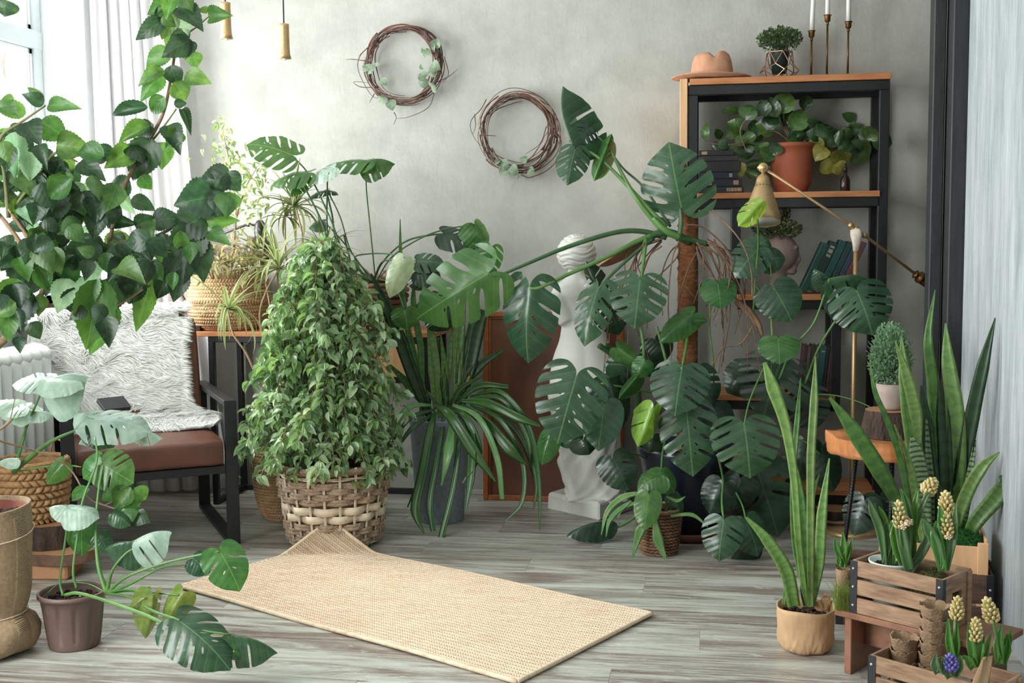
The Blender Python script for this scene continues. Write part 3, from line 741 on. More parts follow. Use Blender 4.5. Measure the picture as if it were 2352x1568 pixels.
# black desk lamp on the table
dl0 = at(556, 600, 5.6); dl = thing('desk_lamp', Vector((dl0.x-.25, 5.56, TZ)), 'black metal desk lamp with dome shade behind the pale fig', 'desk lamp')
M_blk = pm('black_enamel', C(44, 44, 47), C(56, 55, 57), rough=.32)
dc = Vector((dl0.x, 5.56, onY(556, 575, 5.56).z))
MB().lathe([(.078, -.045), (.082, -.02), (.078, .01), (.064, .042), (.04, .062), (.028, .07), (.03, .08), (.03, .1), (.026, .13), (.014, .148), (0, .15)], dc, 36).build('shade', M_blk, dl)
e1 = Vector((dc.x-.07, 5.58, dc.z+.13)); e2 = onY(470, 552, 5.5); e3 = onY(398, 640, 5.40); base = Vector((TX0+.03, 5.39, TZ+.001))
MB().tube([dc+Vector((0, 0, .12)), e1, e2], .006, 8).build('arm', M_blk, dl)
MB().tube([e2, e3], .007, 8).build('arm', M_blk, dl); MB().tube([e3, base+Vector((0, 0, .02))], .008, 8).build('arm', M_blk, dl)
MB().ball(e1, .014, 10, 6).build('hinge', M_blk, dl); MB().ball(e2, .014, 10, 6).build('hinge', M_blk, dl)
MB().box(base+Vector((-.004, 0, .014)), (.05, .05, .026)).build('clamp', M_blk, dl, sm=False, bevel=.003)
# ---------------------------------------------------------------- leather armchair with black frame
FR = onz(553, 1249); BR = onz(482, 1163); FR.z = BR.z = 0
ey = (BR-FR); LS = ey.length; ey.normalize(); ex = Vector((-ey.y, ey.x, 0))*-1   # ex points to the viewer's right
W = .70; FL = FR-ex*W; O = FL.copy()
M_leather = pm('cognac_leather', C(78, 44, 32), C(104, 62, 44), scale=5, rough=.36, bump=.18, bscale=60, spec=.6)
M_leatherd = pm('brown_leather_back', C(84, 50, 38), C(104, 64, 50), scale=5, rough=.45, bump=.12, bscale=60)
ch = thing('armchair', FL+ex*W/2+ey*LS/2, 'brown leather lounge chair with flat black steel frame and white fur', 'armchair')
def cbox(name, a, b, m, bev=.002, par=None): return obox(MB(), O, ex, a, b).build(name, m, par or ch, sm=False, bevel=bev)
HA = .62; fwid = .052; ft = .022
for x0 in (-.0, W-fwid):
    cbox('leg', (x0, 0, 0), (x0+fwid, ft, HA), M_black); cbox('leg', (x0, LS-ft, 0), (x0+fwid, LS, HA), M_black)
    cbox('armrest', (x0, ft, HA-ft), (x0+fwid, LS-ft, HA), M_black); cbox('floor_runner', (x0, ft, 0), (x0+fwid, LS-ft, ft), M_black)
sh = .345
cbox('seat_rail', (fwid, .004, sh-.035), (W-fwid, .03, sh), M_black); cbox('seat_rail', (fwid, LS-.03, sh-.035), (W-fwid, LS-.004, sh), M_black)
for x0 in (fwid, W-fwid-.03): cbox('seat_rail', (x0, .03, sh-.035), (x0+.03, LS-.03, sh), M_black)
def cushion(u0, fn, name, m, nu=26, nv=26):
    return MB().grid(fn, nu, nv).build(name, m, ch)
def rbox(name, a, b, m, r=.028, M=None, org=None, puff=.0):
    """soft box with rounded edges, subdivided and slightly crowned"""
    a, b = Vector(a), Vector(b); c = (a+b)/2; h = (b-a)/2; mb = MB(); n = 12; Mx = basis(ex, ey, Vector((0, 0, 1)))
    if M: Mx = Mx @ M
    for axis in range(3):
        for sgn in (-1, 1):
            def f(u, v):
                q = [0, 0, 0]; q[axis] = sgn; q[(axis+1) % 3] = (u*2-1)*(1 if sgn > 0 else -1); q[(axis+2) % 3] = v*2-1
                p = Vector((q[0]*h.x, q[1]*h.y, q[2]*h.z)); inner = Vector((max(-h.x+r, min(h.x-r, p.x)), max(-h.y+r, min(h.y-r, p.y)), max(-h.z+r, min(h.z-r, p.z))))
                dv = p-inner; p = inner+(dv.normalized()*r if dv.length > 1e-6 else dv)
                p += Vector((q[0]*(1-q[1]**2)*(1-q[2]**2), q[1]*(1-q[0]**2)*(1-q[2]**2), q[2]*(1-q[0]**2)*(1-q[1]**2)))*puff
                w0 = (org or O) + Mx @ (c+p); return w0 + Vector((0, 0, .004*fnoise(w0, 14)))
            mb.grid(f, n, n)
    return mb.build(name, m, ch)
rbox('seat_cushion', (fwid+.004, -.015, sh), (W-fwid-.004, LS-.08, sh+.115), M_leather, r=.022, puff=.012)
bt_ = Matrix.Rotation(-.20, 3, 'X')
rbox('backrest', (-(W/2-fwid-.004), -.06, 0), ((W/2-fwid-.004), .045, .50), M_leatherd, r=.02, M=bt_, org=O+ex*W/2+ey*(LS-.16)+Vector((0, 0, sh+.09)), puff=.008)
# fur throw over the back and seat
M_fur = pm('white_fur', C(222, 224, 218), C(246, 246, 243), scale=30, rough=.8)
M_fur.node_tree.nodes['Principled BSDF'].inputs['Sheen Weight'].default_value = .3
bo = O+ex*W/2+ey*(LS-.16)+Vector((0, 0, sh+.09)); Mb = basis(ex, ey, Vector((0, 0, 1))) @ bt_
def throw(u, v):
    """u across 0..1, v from seat front (0) over the back crest (1)"""
    L0 = -.30-.14*max(0, min(1, (v-.25)/.3)); R1 = .205+.065*max(0, min(1, (.34-v)/.1)); xx = L0+u*(R1-L0)+.015*math.sin(v*9)
    if v < .28:
        f = v/.28; q = O+ex*(W/2+xx+.02+.02*math.sin(f*3))+ey*(LS-.50+.27*f+.05*math.sin(u*5+1)*(1-f))+Vector((0, 0, sh+.128+.02*f*f)); return q
    if v < .78:
        f = (v-.28)/.5; return bo+Mb @ Vector((xx, -.078-.012*math.sin(f*PI)+.02*(1-f), .06+.44*f))
    f = (v-.78)/.22; g = f*PI*.75
    return bo+Mb @ Vector((xx, .0-.085*math.cos(g)*1.0+.0, .49+.035+.0+.035*math.sin(g)-.1*max(0, f-.5)))
ft_ = MB().grid(throw, 40, 60); fur = ft_.build('fur_throw', M_fur)
strands = MB(); rr = random.Random(5)
def tnorm(u, v):
    e = 1e-3; p = throw(u, v); a = throw(min(1, u+e), v)-throw(max(0, u-e), v); b = throw(u, min(1, v+e))-throw(u, max(0, v-e)); nn = a.cross(b)
    return p, (nn.normalized() if nn.length > 0 else Vector((0, 0, 1))), a.normalized(), b.normalized()
for _ in range(24000):
    u, v = rr.random(), rr.random()
    if rr.random() < .12: u = rr.choice([0, 1])
    p, nn, a, b = tnorm(u, v); w0 = fnoise(p, 14)*1.5; w1 = fnoise(p+Vector((5, 3, 1)), 18)*1.3
    if nn.dot(CAM-p) < 0: nn = -nn
    L = rr.uniform(.045, .08)*(.6 if v < .22 else 1)
    down = a*(.55+.6*w0+(u-.5)*.9)*1 + b*(-.15+.8*w1) ; dr = (down.normalized()*1.0+nn*rr.uniform(.15, .5)).normalized()
    s_ = dr.cross(nn).normalized()*.0014; e1_ = p+nn*.006+dr*L*.5; e2_ = p+dr*L-nn*L*.12+s_*rr.uniform(-4, 4)
    e2_ += Vector((0, 0, -.006)); strands.add([p-s_, p+s_, e1_+s_, e1_-s_, e2_], [(0, 1, 2, 3), (3, 2, 4)])
fo = wl(fur); st_ = strands.build('fur_pile', M_fur, fur, kind='stuff')
tag(fur, 'shaggy white fur throw draped over the leather chair', 'throw')
# small black remote-like arm piece on the chair
# ---------------------------------------------------------------- framed picture leaning on the wall
pc = thing('framed_board', onY(1270, 1148, 5.62)*1, 'large brown board in orange wood frame behind the statue', 'picture frame'); pc.location.z = 0
pA = onY(1110, 1148, 5.62); pB = onY(1432, 1152, 5.62); zt = onY(1110, 714, 5.70).z; lean = math.atan((.07)/zt)
O2 = Vector((pA.x, 5.625, 0)); Wp = pB.x-pA.x
Mp = basis(Vector((1, 0, 0)), Vector((0, math.cos(lean), -math.sin(lean))), Vector((0, math.sin(lean), math.cos(lean))))
M_frame = pm('orange_brown_frame', C(136, 76, 40), C(164, 96, 54), scale=10, stretch=(3, 3, 3), rough=.45, bump=.1)
M_brd = pm('brown_veneer', C(74, 40, 26), C(128, 78, 52), scale=2.2, stretch=(1.4, 1, .9), rough=.55, detail=8, bump=.1)
def fb(name, x0, x1, z0, z1, y0, y1, m, bev=.003):
    c = Vector(((x0+x1)/2, (y0+y1)/2, (z0+z1)/2)); return MB().box(O2+Mp @ c, (x1-x0, y1-y0, z1-z0), Mp).build(name, m, pc, sm=False, bevel=bev)
f_ = .026
fb('frame_side', 0, f_, 0, zt, -.012, .016, M_frame); fb('frame_side', Wp-f_, Wp, 0, zt, -.012, .016, M_frame)
fb('frame_side', f_, Wp-f_, zt-f_, zt, -.012, .016, M_frame); fb('frame_side', f_, Wp-f_, 0, f_, -.012, .016, M_frame)
fb('board', f_, Wp-f_, f_, zt-f_, .002, .01, M_brd, 0)
for (a, b, c_, d_) in ((f_, f_+.01, f_, zt-f_), (Wp-f_-.01, Wp-f_, f_, zt-f_)): fb('inner_bead', a, b, c_, d_, -.006, .002, M_frame)
fb('inner_bead', f_+.01, Wp-f_-.01, zt-f_-.01, zt-f_, -.006, .002, M_frame)
# ---------------------------------------------------------------- jute rug
ra, rbk, rc = onz(415, 1352), onz(785, 1259), onz(1190, 1570)
M_jute = pm('jute', C(176, 138, 96), C(212, 180, 140), scale=9, stretch=(1, 1, 1), rough=.9, jitter=False)
nt = M_jute.node_tree; p = nt.nodes['Principled BSDF']
tc = ntex(nt, coords(nt, (2.2, 24, 1), rot=(0, 0, -.0)), 3, 6, .7)
cl = ramp(nt, tc, [(.25, C(176, 146, 116)), (.42, C(206, 182, 154)), (.6, C(222, 202, 176)), (.8, C(200, 174, 144))]); nt.links.new(cl, p.inputs['Base Color'])
rd = onz(1535, 1425); e1r = (rd-rbk); LR = (rc-ra).length; ux_ = ((rc-ra)+(rd-rbk)).normalized(); ux_.z = 0; uy_ = Vector((-ux_.y, ux_.x, 0)); WR = ((rbk-ra).length+(rd-rc).length)/2
R0_ = ra.copy(); R0_.z = 0; CU = Vector((0, WR, 0))
def rugf(u, v):
    x, y = u*LR, v*WR; z = .012+.002*math.sin(x*7+y*3)
    # corner (0, WR) lifted against the basket
    t_ = .20-(x+(WR-y))/1.414
    if t_ > 0: k = t_*t_/(t_+.025); z += k*.72; x += k*.62/1.414*1.1; y -= k*.62/1.414*.9
    q = R0_+ux_*x+uy_*y+Vector((0, 0, z)); return q
def rugn(u, v):
    e = .004; a = rugf(u+e, v)-rugf(u-e, v); b = rugf(u, v+e)-rugf(u, v-e); return rugf(u, v), a.cross(b).normalized()
rug = thing('jute_rug', R0_+ux_*LR/2+uy_*WR/2, 'rectangular braided jute rug with one corner curled up on the floor', 'rug')
MB().grid(lambda u, v: rugf(u, v)-Vector((0, 0, .007)), 90, 50, uvs=False).build('rug_backing', M_jute, rug)
wv = MB(); weave(wv, rugn, 150, 70, .0055, gap=.10, slant=.45, wrap=False, stag=True)
wv.build('braid_rows', M_jute, rug, sm=True, kind='stuff')
ed = MB()
for a, b in (((0, 0), (1, 0)), ((1, 0), (1, 1)), ((0, 1), (1, 1)), ((0, 0), (0, 1))):
    ed.tube([rugf(a[0]+(b[0]-a[0])*k/60, a[1]+(b[1]-a[1])*k/60)-Vector((0, 0, .002)) for k in range(61)], .008, 6)
ed.build('bound_edge', M_jute, rug)
# ================================================================ statue
M_plaster = pm('white_plaster', C(205, 205, 198), C(222, 222, 216), scale=5, rough=.62, bump=.05)
SD = 5.5
sb_ = onz(1352, 1180); st = thing('statue', sb_, 'white plaster statue of an armless draped figure seen from behind', 'statue')
def spt(px, py, dd=0): return at(px, py, SD+dd)
def loft(mb, rows, ratio=.62, n=40, fn=None, dd=0, sub=5):
    """rows: (y, xl, xr[, ratio, depth offset]) silhouettes"""
    P = []
    for r in rows:
        c = spt((r[1]+r[2])/2, r[0], dd+(r[4] if len(r) > 4 else 0)); w_ = (r[2]-r[1])/2*SD/FPX
        P.append(Vector((c.x, c.y, c.z))); 
    W_ = smooth([Vector(((r[2]-r[1])/2*SD/FPX, (r[3] if len(r) > 3 else ratio), 0)) for r in rows], sub); P = smooth(P, sub)
    vs_ = []; fs = []; m = len(P)
    for i in range(m):
        for k in range(n):
            g = 2*PI*k/n; rx = W_[i].x; ry_ = rx*W_[i].y
            ro = Rt*math.cos(g)*rx + Vector((Fw.x, Fw.y, 0)).normalized()*math.sin(g)*ry_
            if fn: ro = ro*fn(g, i/(m-1))
            vs_.append(P[i]+ro)
    for i in range(m-1):
        for k in range(n): k2 = (k+1) % n; fs.append((i*n+k, (i+1)*n+k, (i+1)*n+k2, i*n+k2))
    fs.append(tuple(range(n))); fs.append(tuple((m-1)*n+k for k in range(n-1, -1, -1)))
    mb.add(vs_, fs)
body = MB()
def back(g, t):  # g=-90deg faces the viewer: spine furrow and shoulder blades
    f = math.exp(-((g-1.5*PI)/.16)**2); s2 = math.exp(-((g-1.5*PI-.75)/.33)**2)+math.exp(-((g-1.5*PI+.75)/.33)**2)
    return 1 - .10*f*(1-abs(t-.5)) + .10*s2*math.exp(-((t-.32)/.12)**2) + .06*s2*math.exp(-((t-.9)/.1)**2)
loft(body, [(600, 1303, 1345, .95), (618, 1304, 1346, .95), (634, 1302, 1352, .9), (646, 1288, 1372, .7), (658, 1272, 1396, .52), (676, 1268, 1404, .5), (700, 1283, 1394, .52), (730, 1291, 1390, .56), (760, 1288, 1392, .6), (785, 1283, 1398, .62), (815, 1272, 1410, .66), (845, 1265, 1420, .7), (880, 1262, 1424, .72), (900, 1264, 1422, .7)], fn=back)
for s_, pts in ((1, [(1282, 672, 15), (1279, 692, 19), (1290, 716, 19), (1302, 740, 17)]), (-1, [(1388, 672, 15), (1394, 694, 18), (1392, 722, 18), (1388, 742, 15)])):
    body.tube([spt(a, b, -.025) for a, b, c in pts], [c*SD/FPX*1.12 for a, b, c in pts], 14)
ob = body.build('body', M_plaster, st); rm = ob.modifiers.new('remesh', 'REMESH'); rm.mode = 'VOXEL'; rm.voxel_size = .007; rm.use_smooth_shade = True
sm_ = ob.modifiers.new('smooth', 'SMOOTH'); sm_.iterations = 6
hc = spt(1324, 583); hr = 43*SD/FPX
head = MB(); head.ball(hc, (hr*.92, hr*1.0, hr*1.0), 20, 14); head.ball(hc+Vector((.0, .045, -.035)), (hr*.7, hr*.75, hr*.8), 16, 10)
face = hc+Vector((.02, hr*1.15, -.03)); head.ball(face, (.012, .016, .02), 8, 6); head.ball(hc+Rt*hr*.9+Vector((0, 0, -.01)), (.008, .016, .024), 8, 6)
ho = head.build('head', M_plaster, st); rm = ho.modifiers.new('remesh', 'REMESH'); rm.mode = 'VOXEL'; rm.voxel_size = .006; rm.use_smooth_shade = True
def hair(u, v):
    g = 2*PI*u; th = PI*(.02+.80*v); c = Vector((math.sin(th)*math.cos(g), math.sin(th)*math.sin(g), math.cos(th)))
    wv = .022*math.sin(v*52+3.5*math.sin(g*1.0+.6)+1.4*math.sin(g*5+v*6))+.016*math.sin(v*83+5*math.cos(g*3)+g*4)
    bun = .0
    r = hr*1.06*(1+wv)*(1-.16*max(0, v-.65)); return hc+Vector((c.x*r*1.0, c.y*r*1.05, c.z*r*.98))
MB().grid(hair, 90, 70, uvs=False).build('hair', M_plaster, st)
bun_c = spt(1298, 588, -.02)
MB().grid(lambda u, v: bun_c+Vector((math.sin(PI*v)*math.cos(2*PI*u), math.sin(PI*v)*math.sin(2*PI*u), math.cos(PI*v)*1.2))*(.034*(1+.10*math.sin(v*30+4*math.sin(2*PI*u)))), 40, 30, uvs=False).build('hair', M_plaster, st)
MB().grid(lambda u, v: spt(1328, 562, .0)+Vector((math.sin(PI*v)*math.cos(2*PI*u)*1.5, math.sin(PI*v)*math.sin(2*PI*u)*1.4, math.cos(PI*v)))*(.044*(1+.025*math.sin(u*90+9*v))), 60, 24, uvs=False).build('hair', M_plaster, st)
def folds(g, t):
    q = g*3.0+t*9; return 1+.05*math.sin(q*1.7)+.045*(1-abs(math.sin(q*2.1+t*5)))**1.0*1.2+.03*math.sin(g*9-t*14)+ (.05*math.exp(-((t-.04)/.03)**2))
dr_ = MB(); loft(dr_, [(862, 1352, 1424, .75), (868, 1300, 1430, .78), (885, 1264, 1432, .8), (930, 1266, 1428, .8), (985, 1276, 1422, .8), (1030, 1284, 1420, .66), (1060, 1286, 1424, .62), (1100, 1297, 1430, .6), (1125, 1302, 1434, .6), (1138, 1298, 1438, .6), (1146, 1296, 1440, .6)], fn=folds, n=120, sub=10)
dr_.build('drapery', M_plaster, st)
pl = onz(1375, 1197); pz = .085
ux2 = (onz(1253, 1172)-onz(1378, 1198)); ux2.z = 0; ux2.normalize()
Q = MB()
A_, B_ = onz(1256, 1170), onz(1376, 1197); C_ = onz(1450, 1172)
for p_ in (A_, B_, C_): p_.z = 0
D_ = A_+(C_-B_); Dm = (A_-B_)*.12
out = []
for z_, k_ in ((0, 1.0), (pz*.8, .985), (pz, .95)):
    cen = (A_+C_)/2
    for p_ in (A_, B_, C_, D_): q_ = cen+(p_-cen)*k_; out.append(Vector((q_.x, q_.y, z_)))
Q.add(out, [(3, 2, 1, 0)]+[(r*4+k, r*4+(k+1) % 4, (r+1)*4+(k+1) % 4, (r+1)*4+k) for r in range(2) for k in range(4)]+[(8, 9, 10, 11)])
po = Q.build('plinth', pm('rough_plaster', C(196, 196, 186), C(212, 212, 204), scale=12, rough=.8, bump=.5), st, sm=False, bevel=.008)
# ================================================================ baskets and pots
def wmat(name, a, b, scale=30, rough=.85, bump=.3): return pm(name, a, b, scale=scale, stretch=(1, 1, 1), rough=rough, bump=bump)
M_sea = wmat('seagrass', C(170, 132, 92), C(204, 168, 128)); M_sead = wmat('seagrass_brown', C(122, 86, 54), C(150, 110, 74)); M_hya = wmat('water_hyacinth', C(146, 108, 70), C(186, 148, 104))
M_rope = wmat('twisted_rope', C(140, 118, 98), C(172, 150, 128), 60); M_stake = wmat('willow_stake', C(196, 178, 156), C(216, 200, 180)); M_flat = wmat('pale_splint', C(216, 198, 172), C(232, 216, 192))
def disc(mb, c, r, z, n=28): mb.lathe([(0, z), (r, z)], c, n)
# --- big woven basket of the weeping fig
bc = onz(770, 1243); bc.z = 0; bd = depth(bc)
RB, RT, HB = .185, .232, .355
wb = thing('woven_basket', bc, 'big woven rope basket with white band holding the weeping fig', 'basket', None)
prof = [(RB*.95, .004), (RB+.008, .04), (RB+.024, .14), (RT-.008, .25), (RT, HB-.012)]
tl_ = Matrix.Rotation(.05, 3, 'Y') @ Matrix.Rotation(-.02, 3, 'X')
fB = revolve_f(prof, bc)
def rad_at(h):
    v = h/HB; p_, n_ = fB(0, v); return p_.x-bc.x
lin_ = MB(); lin_.lathe([(0, .012), (RB*.9, .012)]+[(r-.014, z) for r, z in prof], bc, 40); lin_.build('inner_wall', M_sead, wb)
NS = 22
for k in range(NS):
    for off in (-.012, .012):
        g = 2*PI*(k+off*0)/NS; pts = []
        for i in range(13):
            h = HB*i/12; r = rad_at(min(h, HB*.99))+(.006); pts.append(bc+Vector((r*math.cos(g+off*.9), r*math.sin(g+off*.9), h+.006)))
        MB().tube(pts, .0034, 6).build('stake', M_stake, wb)
def hoop(mb, h, r0, amp, ph, tr, n=176, fl=1, nn=6):
    pts = []
    for i in range(n+1):
        g = 2*PI*i/n; r = rad_at(h)+r0+amp*math.cos(g*NS/2+ph); pts.append(bc+Vector((r*math.cos(g), r*math.sin(g), h)))
    return pts
def rope_row(h, ph, tr=.0145):
    mb = MB(); pts = hoop(None, h, .001, .010, ph, tr)
    for i in range(0, len(pts)-1):   # twisted strands as slanted beads
        a, b = pts[i], pts[i+1]; t_ = (b-a).normalized(); up_ = Vector((0, 0, 1)); rad_ = t_.cross(up_)
        for s_ in (-1, 1):
            c_ = (a+b)/2+up_*s_*tr*.42+rad_*rr.uniform(-.001, .002)
            dv = (t_+up_*.55*s_).normalized(); mb.ball(c_, (tr*.45, tr*.5, tr*.95), 6, 4, M=align(Vector((0, 0, 0)), dv))
    return mb
row_h = [.034, .058, .082, .106, .216, .240, .264, .286]
for i, h in enumerate(row_h): rope_row(h, PI*(i//1 % 2)).build('rope_row', M_rope, wb)
for i, h in enumerate((.142, .176)):
    mb = MB(); pts = hoop(None, h, .002, .011, PI*(i % 2), .01); n_ = len(pts)
    vs_ = []; 
    for q in pts: vs_ += [q-Vector((0, 0, .016)), q+Vector((0, 0, .016))]
    mb.add(vs_, [(2*k, 2*k+2, 2*k+3, 2*k+1) for k in range(n_-1)])
    o = mb.build('splint_band', M_flat, wb); o.modifiers.new('thick', 'SOLIDIFY').thickness = .002
for h, ph in ((.31, 0), (.316, PI), (.012, 0), (.02, PI)): MB().tube(hoop(None, h, .002, .006, ph, .004), .0036, 6).build('willow_hoop', M_stake, wb)
rim = MB(); rp = [bc+Vector((RT*math.cos(2*PI*i/60), RT*math.sin(2*PI*i/60), HB-.012)) for i in range(61)]
rim.tube(rp, .013, 10); 
for i in range(260):
    g = 2*PI*i/260; c_ = bc+Vector((RT*math.cos(g), RT*math.sin(g), HB-.012)); rad_ = Vector((math.cos(g), math.sin(g), 0))
    rim.tube([c_+rad_*.0145*math.cos(a)+Vector((0, 0, .0145*math.sin(a)))+Vector((-math.sin(g), math.cos(g), 0))*.001*k for k, a in enumerate([PI*2*q/6 for q in range(7)])], .0022, 4, caps=False)
rim.build('wrapped_rim', M_rope, wb)
# --- seagrass belly basket (generic)
def belly(name, c, prof, nu, nv, m, label, mats=None, handles=0, rim_r=.006, h=.005, hm=None):
    t_ = thing(name, c, label, 'basket'); zs = [z for r, z in prof]
    MB().lathe([(0, .006), (prof[0][0]*.9, .006)]+[(r-.006, z) for r, z in prof], c, 40).build('inner_wall', mats or m, t_)
    mb = MB(); weave(mb, revolve_f(prof, c), nu, nv, h, slant=.3); mb.build('woven_wall', m, t_, kind='stuff')
    rt_, zt_ = prof[-1]; mb = MB(); weave(mb, lambda u, v: (Vector(c)+Vector(((rt_+rim_r*math.cos(v*2*PI))*math.cos(2*PI*u), (rt_+rim_r*math.cos(v*2*PI))*math.sin(2*PI*u), zt_+rim_r*math.sin(v*2*PI))), Vector((math.cos(v*2*PI)*math.cos(2*PI*u), math.cos(v*2*PI)*math.sin(2*PI*u), math.sin(v*2*PI)))), nu, 6, .002, slant=.5)
    mb.build('braided_rim', m, t_)
    for k in range(handles):
        g0 = hm[k]; pc_ = Vector(c)+Vector((rt_*math.cos(g0), rt_*math.sin(g0), zt_)); tg = Vector((-math.sin(g0), math.cos(g0), 0))
        hp = [pc_+tg*.045*math.cos(a)+Vector((0, 0, .065*math.sin(a))) for a in [PI*q/12 for q in range(13)]]
        mb = MB(); mb.tube(hp, .005, 8)
        mb.build('handle', m, t_)
    return t_
tbz = TZ
c1 = Vector((onY(523, 745, 5.5).x, 5.52, TZ+.002))
belly('belly_basket', c1, [(.14, .0), (.178, .035), (.197, .085), (.200, .125), (.214, .142), (.203, .158), (.196, .2), (.193, .25), (.187, .27)], 84, 17, M_sea, 'pale seagrass belly basket holding the variegated fig on the table')
c2 = onz(660, 1185); c2.z = 0
belly('tall_seagrass_basket', c2, [(.10, 0), (.125, .04), (.14, .10), (.152, .18), (.150, .2), (.156, .23), (.162, .30), (.166, .35)], 60, 24, M_sea, 'tall two-tone seagrass basket on the floor behind the woven rope basket', handles=2, hm=(PI*.95, 1.9*PI))
# brown lower half as its own band
# --- bark and wicker basket on the table
c3 = Vector((onY(873, 750, 5.5).x, 5.52, TZ+.016)); bkb = thing('bark_basket', c3, 'rustic bark and twig basket at the right end of the table', 'basket')
M_bark = pm('brown_bark', C(72, 50, 36), C(128, 96, 70), scale=12, stretch=(1, 1, 4), rough=.9, bump=.8, bdist=.02)
M_twig = pm('brown_twig', C(122, 92, 66), C(170, 136, 104), scale=20, rough=.8, bump=.3)
MB().lathe([(0, .006), (.1, .006), (.118, .1), (.128, .24)], c3, 32).build('inner_wall', M_bark, bkb)
for i in range(9):
    h = .015+.027*i; r_ = .112+.0017*i*1.2
    pts = [c3+Vector(((r_+.009*fnoise(Vector((i*3.1, q*.3, 1)), 1.0))*math.cos(2*PI*q/24), (r_+.009*fnoise(Vector((i*3.1, q*.3, 1)), 1.0))*math.sin(2*PI*q/24), h+.008*fnoise(Vector((i, q*.4, 7)), 1))) for q in range(25)]
    MB().tube(pts, .013 if i < 7 else .01, 7, flat=1).build('bark_strip' if i < 6 else 'twig_hoop', M_bark if i < 6 else M_twig, bkb)
for i in range(16):
    g = 2*PI*i/16+rr.uniform(-.1, .1); MB().tube([c3+Vector((.135*math.cos(g), .135*math.sin(g), .20)), c3+Vector((.14*math.cos(g+.5), .14*math.sin(g+.5), .262+rr.uniform(-.01, .02)))], .004, 5).build('twig', M_twig, bkb)
# --- tall grey-blue metal planter
c4 = onz(1012, 1192); c4.z = 0; M_zinc = pm('blue_grey_zinc', C(112, 122, 132), C(136, 144, 152), scale=60, rough=.6, bump=.15, detail=8)
gp_ = thing('tall_planter', c4, 'tall blue-grey tapered planter full of snake plant and strap leaves', 'potted plant')
PH = .475
MB().lathe([(0, 0), (.106, 0), (.108, .004), (.136, PH-.012), (.141, PH-.004), (.141, PH), (.131, PH), (.128, PH-.05), (0, PH-.055)], c4, 48).build('pot', M_zinc, gp_)
sl = MB(); clump(sl, c4+Vector((0, 0, PH-.05)), .12, 90, .012, 3); sl.build('soil', M_soil, gp_)
# --- small woven pot at the foot of the climbing monstera
c5 = onz(1514, 1268); c5.z = 0
sw_ = thing('small_twig_basket', c5, 'small twig basket with glossy heart leaves and pale arching blades', 'potted plant')
MB().lathe([(0, .004), (.066, .004), (.078, .09), (.086, .178)], c5, 28).build('inner_wall', M_bark, sw_)
mb = MB(); weave(mb, revolve_f([(.070, 0), (.082, .09), (.09, .185)], c5), 26, 14, .007, slant=.5, gap=.25); mb.build('woven_wall', pm('dark_wicker', C(92, 66, 46), C(146, 112, 82), scale=30, rough=.85, bump=.4), sw_, kind='stuff')
MB().tube([c5+Vector(((.09)*math.cos(2*PI*q/30), .09*math.sin(2*PI*q/30), .187+.003*math.sin(q*2.3))) for q in range(31)], .006, 8).build('rim', M_twig, sw_)
sl = MB(); clump(sl, c5+Vector((0, 0, .165)), .08, 50, .01, 5); sl.build('soil', M_soil, sw_)
# --- big dark pot of the climbing monstera
c6 = onz(1575, 1222); c6.z = 0
mp_ = thing('climbing_monstera', c6, 'huge split-leaf monstera climbing a coir pole in a dark navy pot', 'potted plant')
M_navy = pm('navy_glaze', C(22, 28, 38), C(32, 40, 52), rough=.25)
MB().lathe([(0, 0), (.19, 0), (.2, .01), (.215, .035), (.205, .04), (.18, .02), (0, .02)], c6, 48).build('saucer', pm('reddish_clay', C(92, 48, 38), C(116, 64, 50), rough=.5), mp_)
MB().lathe([(0, .022), (.15, .022), (.158, .03), (.2, .33), (.215, .36), (.217, .385), (.207, .39), (.2, .375), (.195, .35), (0, .345)], c6, 56).build('pot', M_navy, mp_)
sl = MB(); clump(sl, c6+Vector((0, 0, .35)), .185, 120, .016, 7); sl.build('soil', M_soil, mp_)
# --- brown plastic pot (front left)
c7 = onz(172, 1480); c7.z = 0
bp_ = thing('brown_pot_monstera', c7, 'young monstera with trailing leaves in a ribbed brown plastic pot', 'potted plant')
M_tau = pm('taupe_plastic', C(98, 78, 72), C(112, 90, 82), scale=3, rough=.5)
def ribs(r, z, g, i):
    return (r - (.0035*(1 if math.sin(g*11) > .55 else 0) if .03 < z < .135 else 0), z)
MB().lathe([(0, 0), (.076, 0), (.079, .006), (.082, .028), (.083, .032), (.0955, .134), (.0965, .137), (.1, .165), (.108, .167), (.108, .178), (.1, .18), (.097, .17), (.094, .15), (0, .145)], c7, 132, fn=ribs).build('pot', M_tau, bp_)
sl = MB(); clump(sl, c7+Vector((0, 0, .15)), .088, 70, .01, 8); sl.build('soil', M_soil, bp_)
# --- knitted fabric covered pot (left edge)
c8 = onz(-28, 1500); c8.z = 0
fp = thing('fabric_covered_pot', c8, 'tall pot wrapped in beige ribbed knit tied with string at the left edge', 'pot')
M_knit = pm('beige_knit', C(136, 114, 88), C(164, 140, 112), scale=90, rough=.95, bump=.4, bdist=.003)
HF = .475
def knit(r, z, g, i):
    wob = .008*math.sin(g*3+z*9)+.006*math.sin(g*7-z*22)*(z < .12)
    zz = z
    return r+wob, zz
pr = [(.0, .004), (.10, .004), (.132, .02), (.146, .05), (.150, .085), (.138, .115), (.118, .132), (.116, .14), (.128, .17), (.140, .21), (.148, .27), (.153, .33), (.156, .39), (.154, .43), (.148, HF-.01), (.15, HF), (.142, HF), (.139, HF-.03)]
MB().lathe([(p_[0], p_[1]) for p_ in pr], c8, 90, fn=knit).build('knit_cover', M_knit, fp)
rb_ = MB()
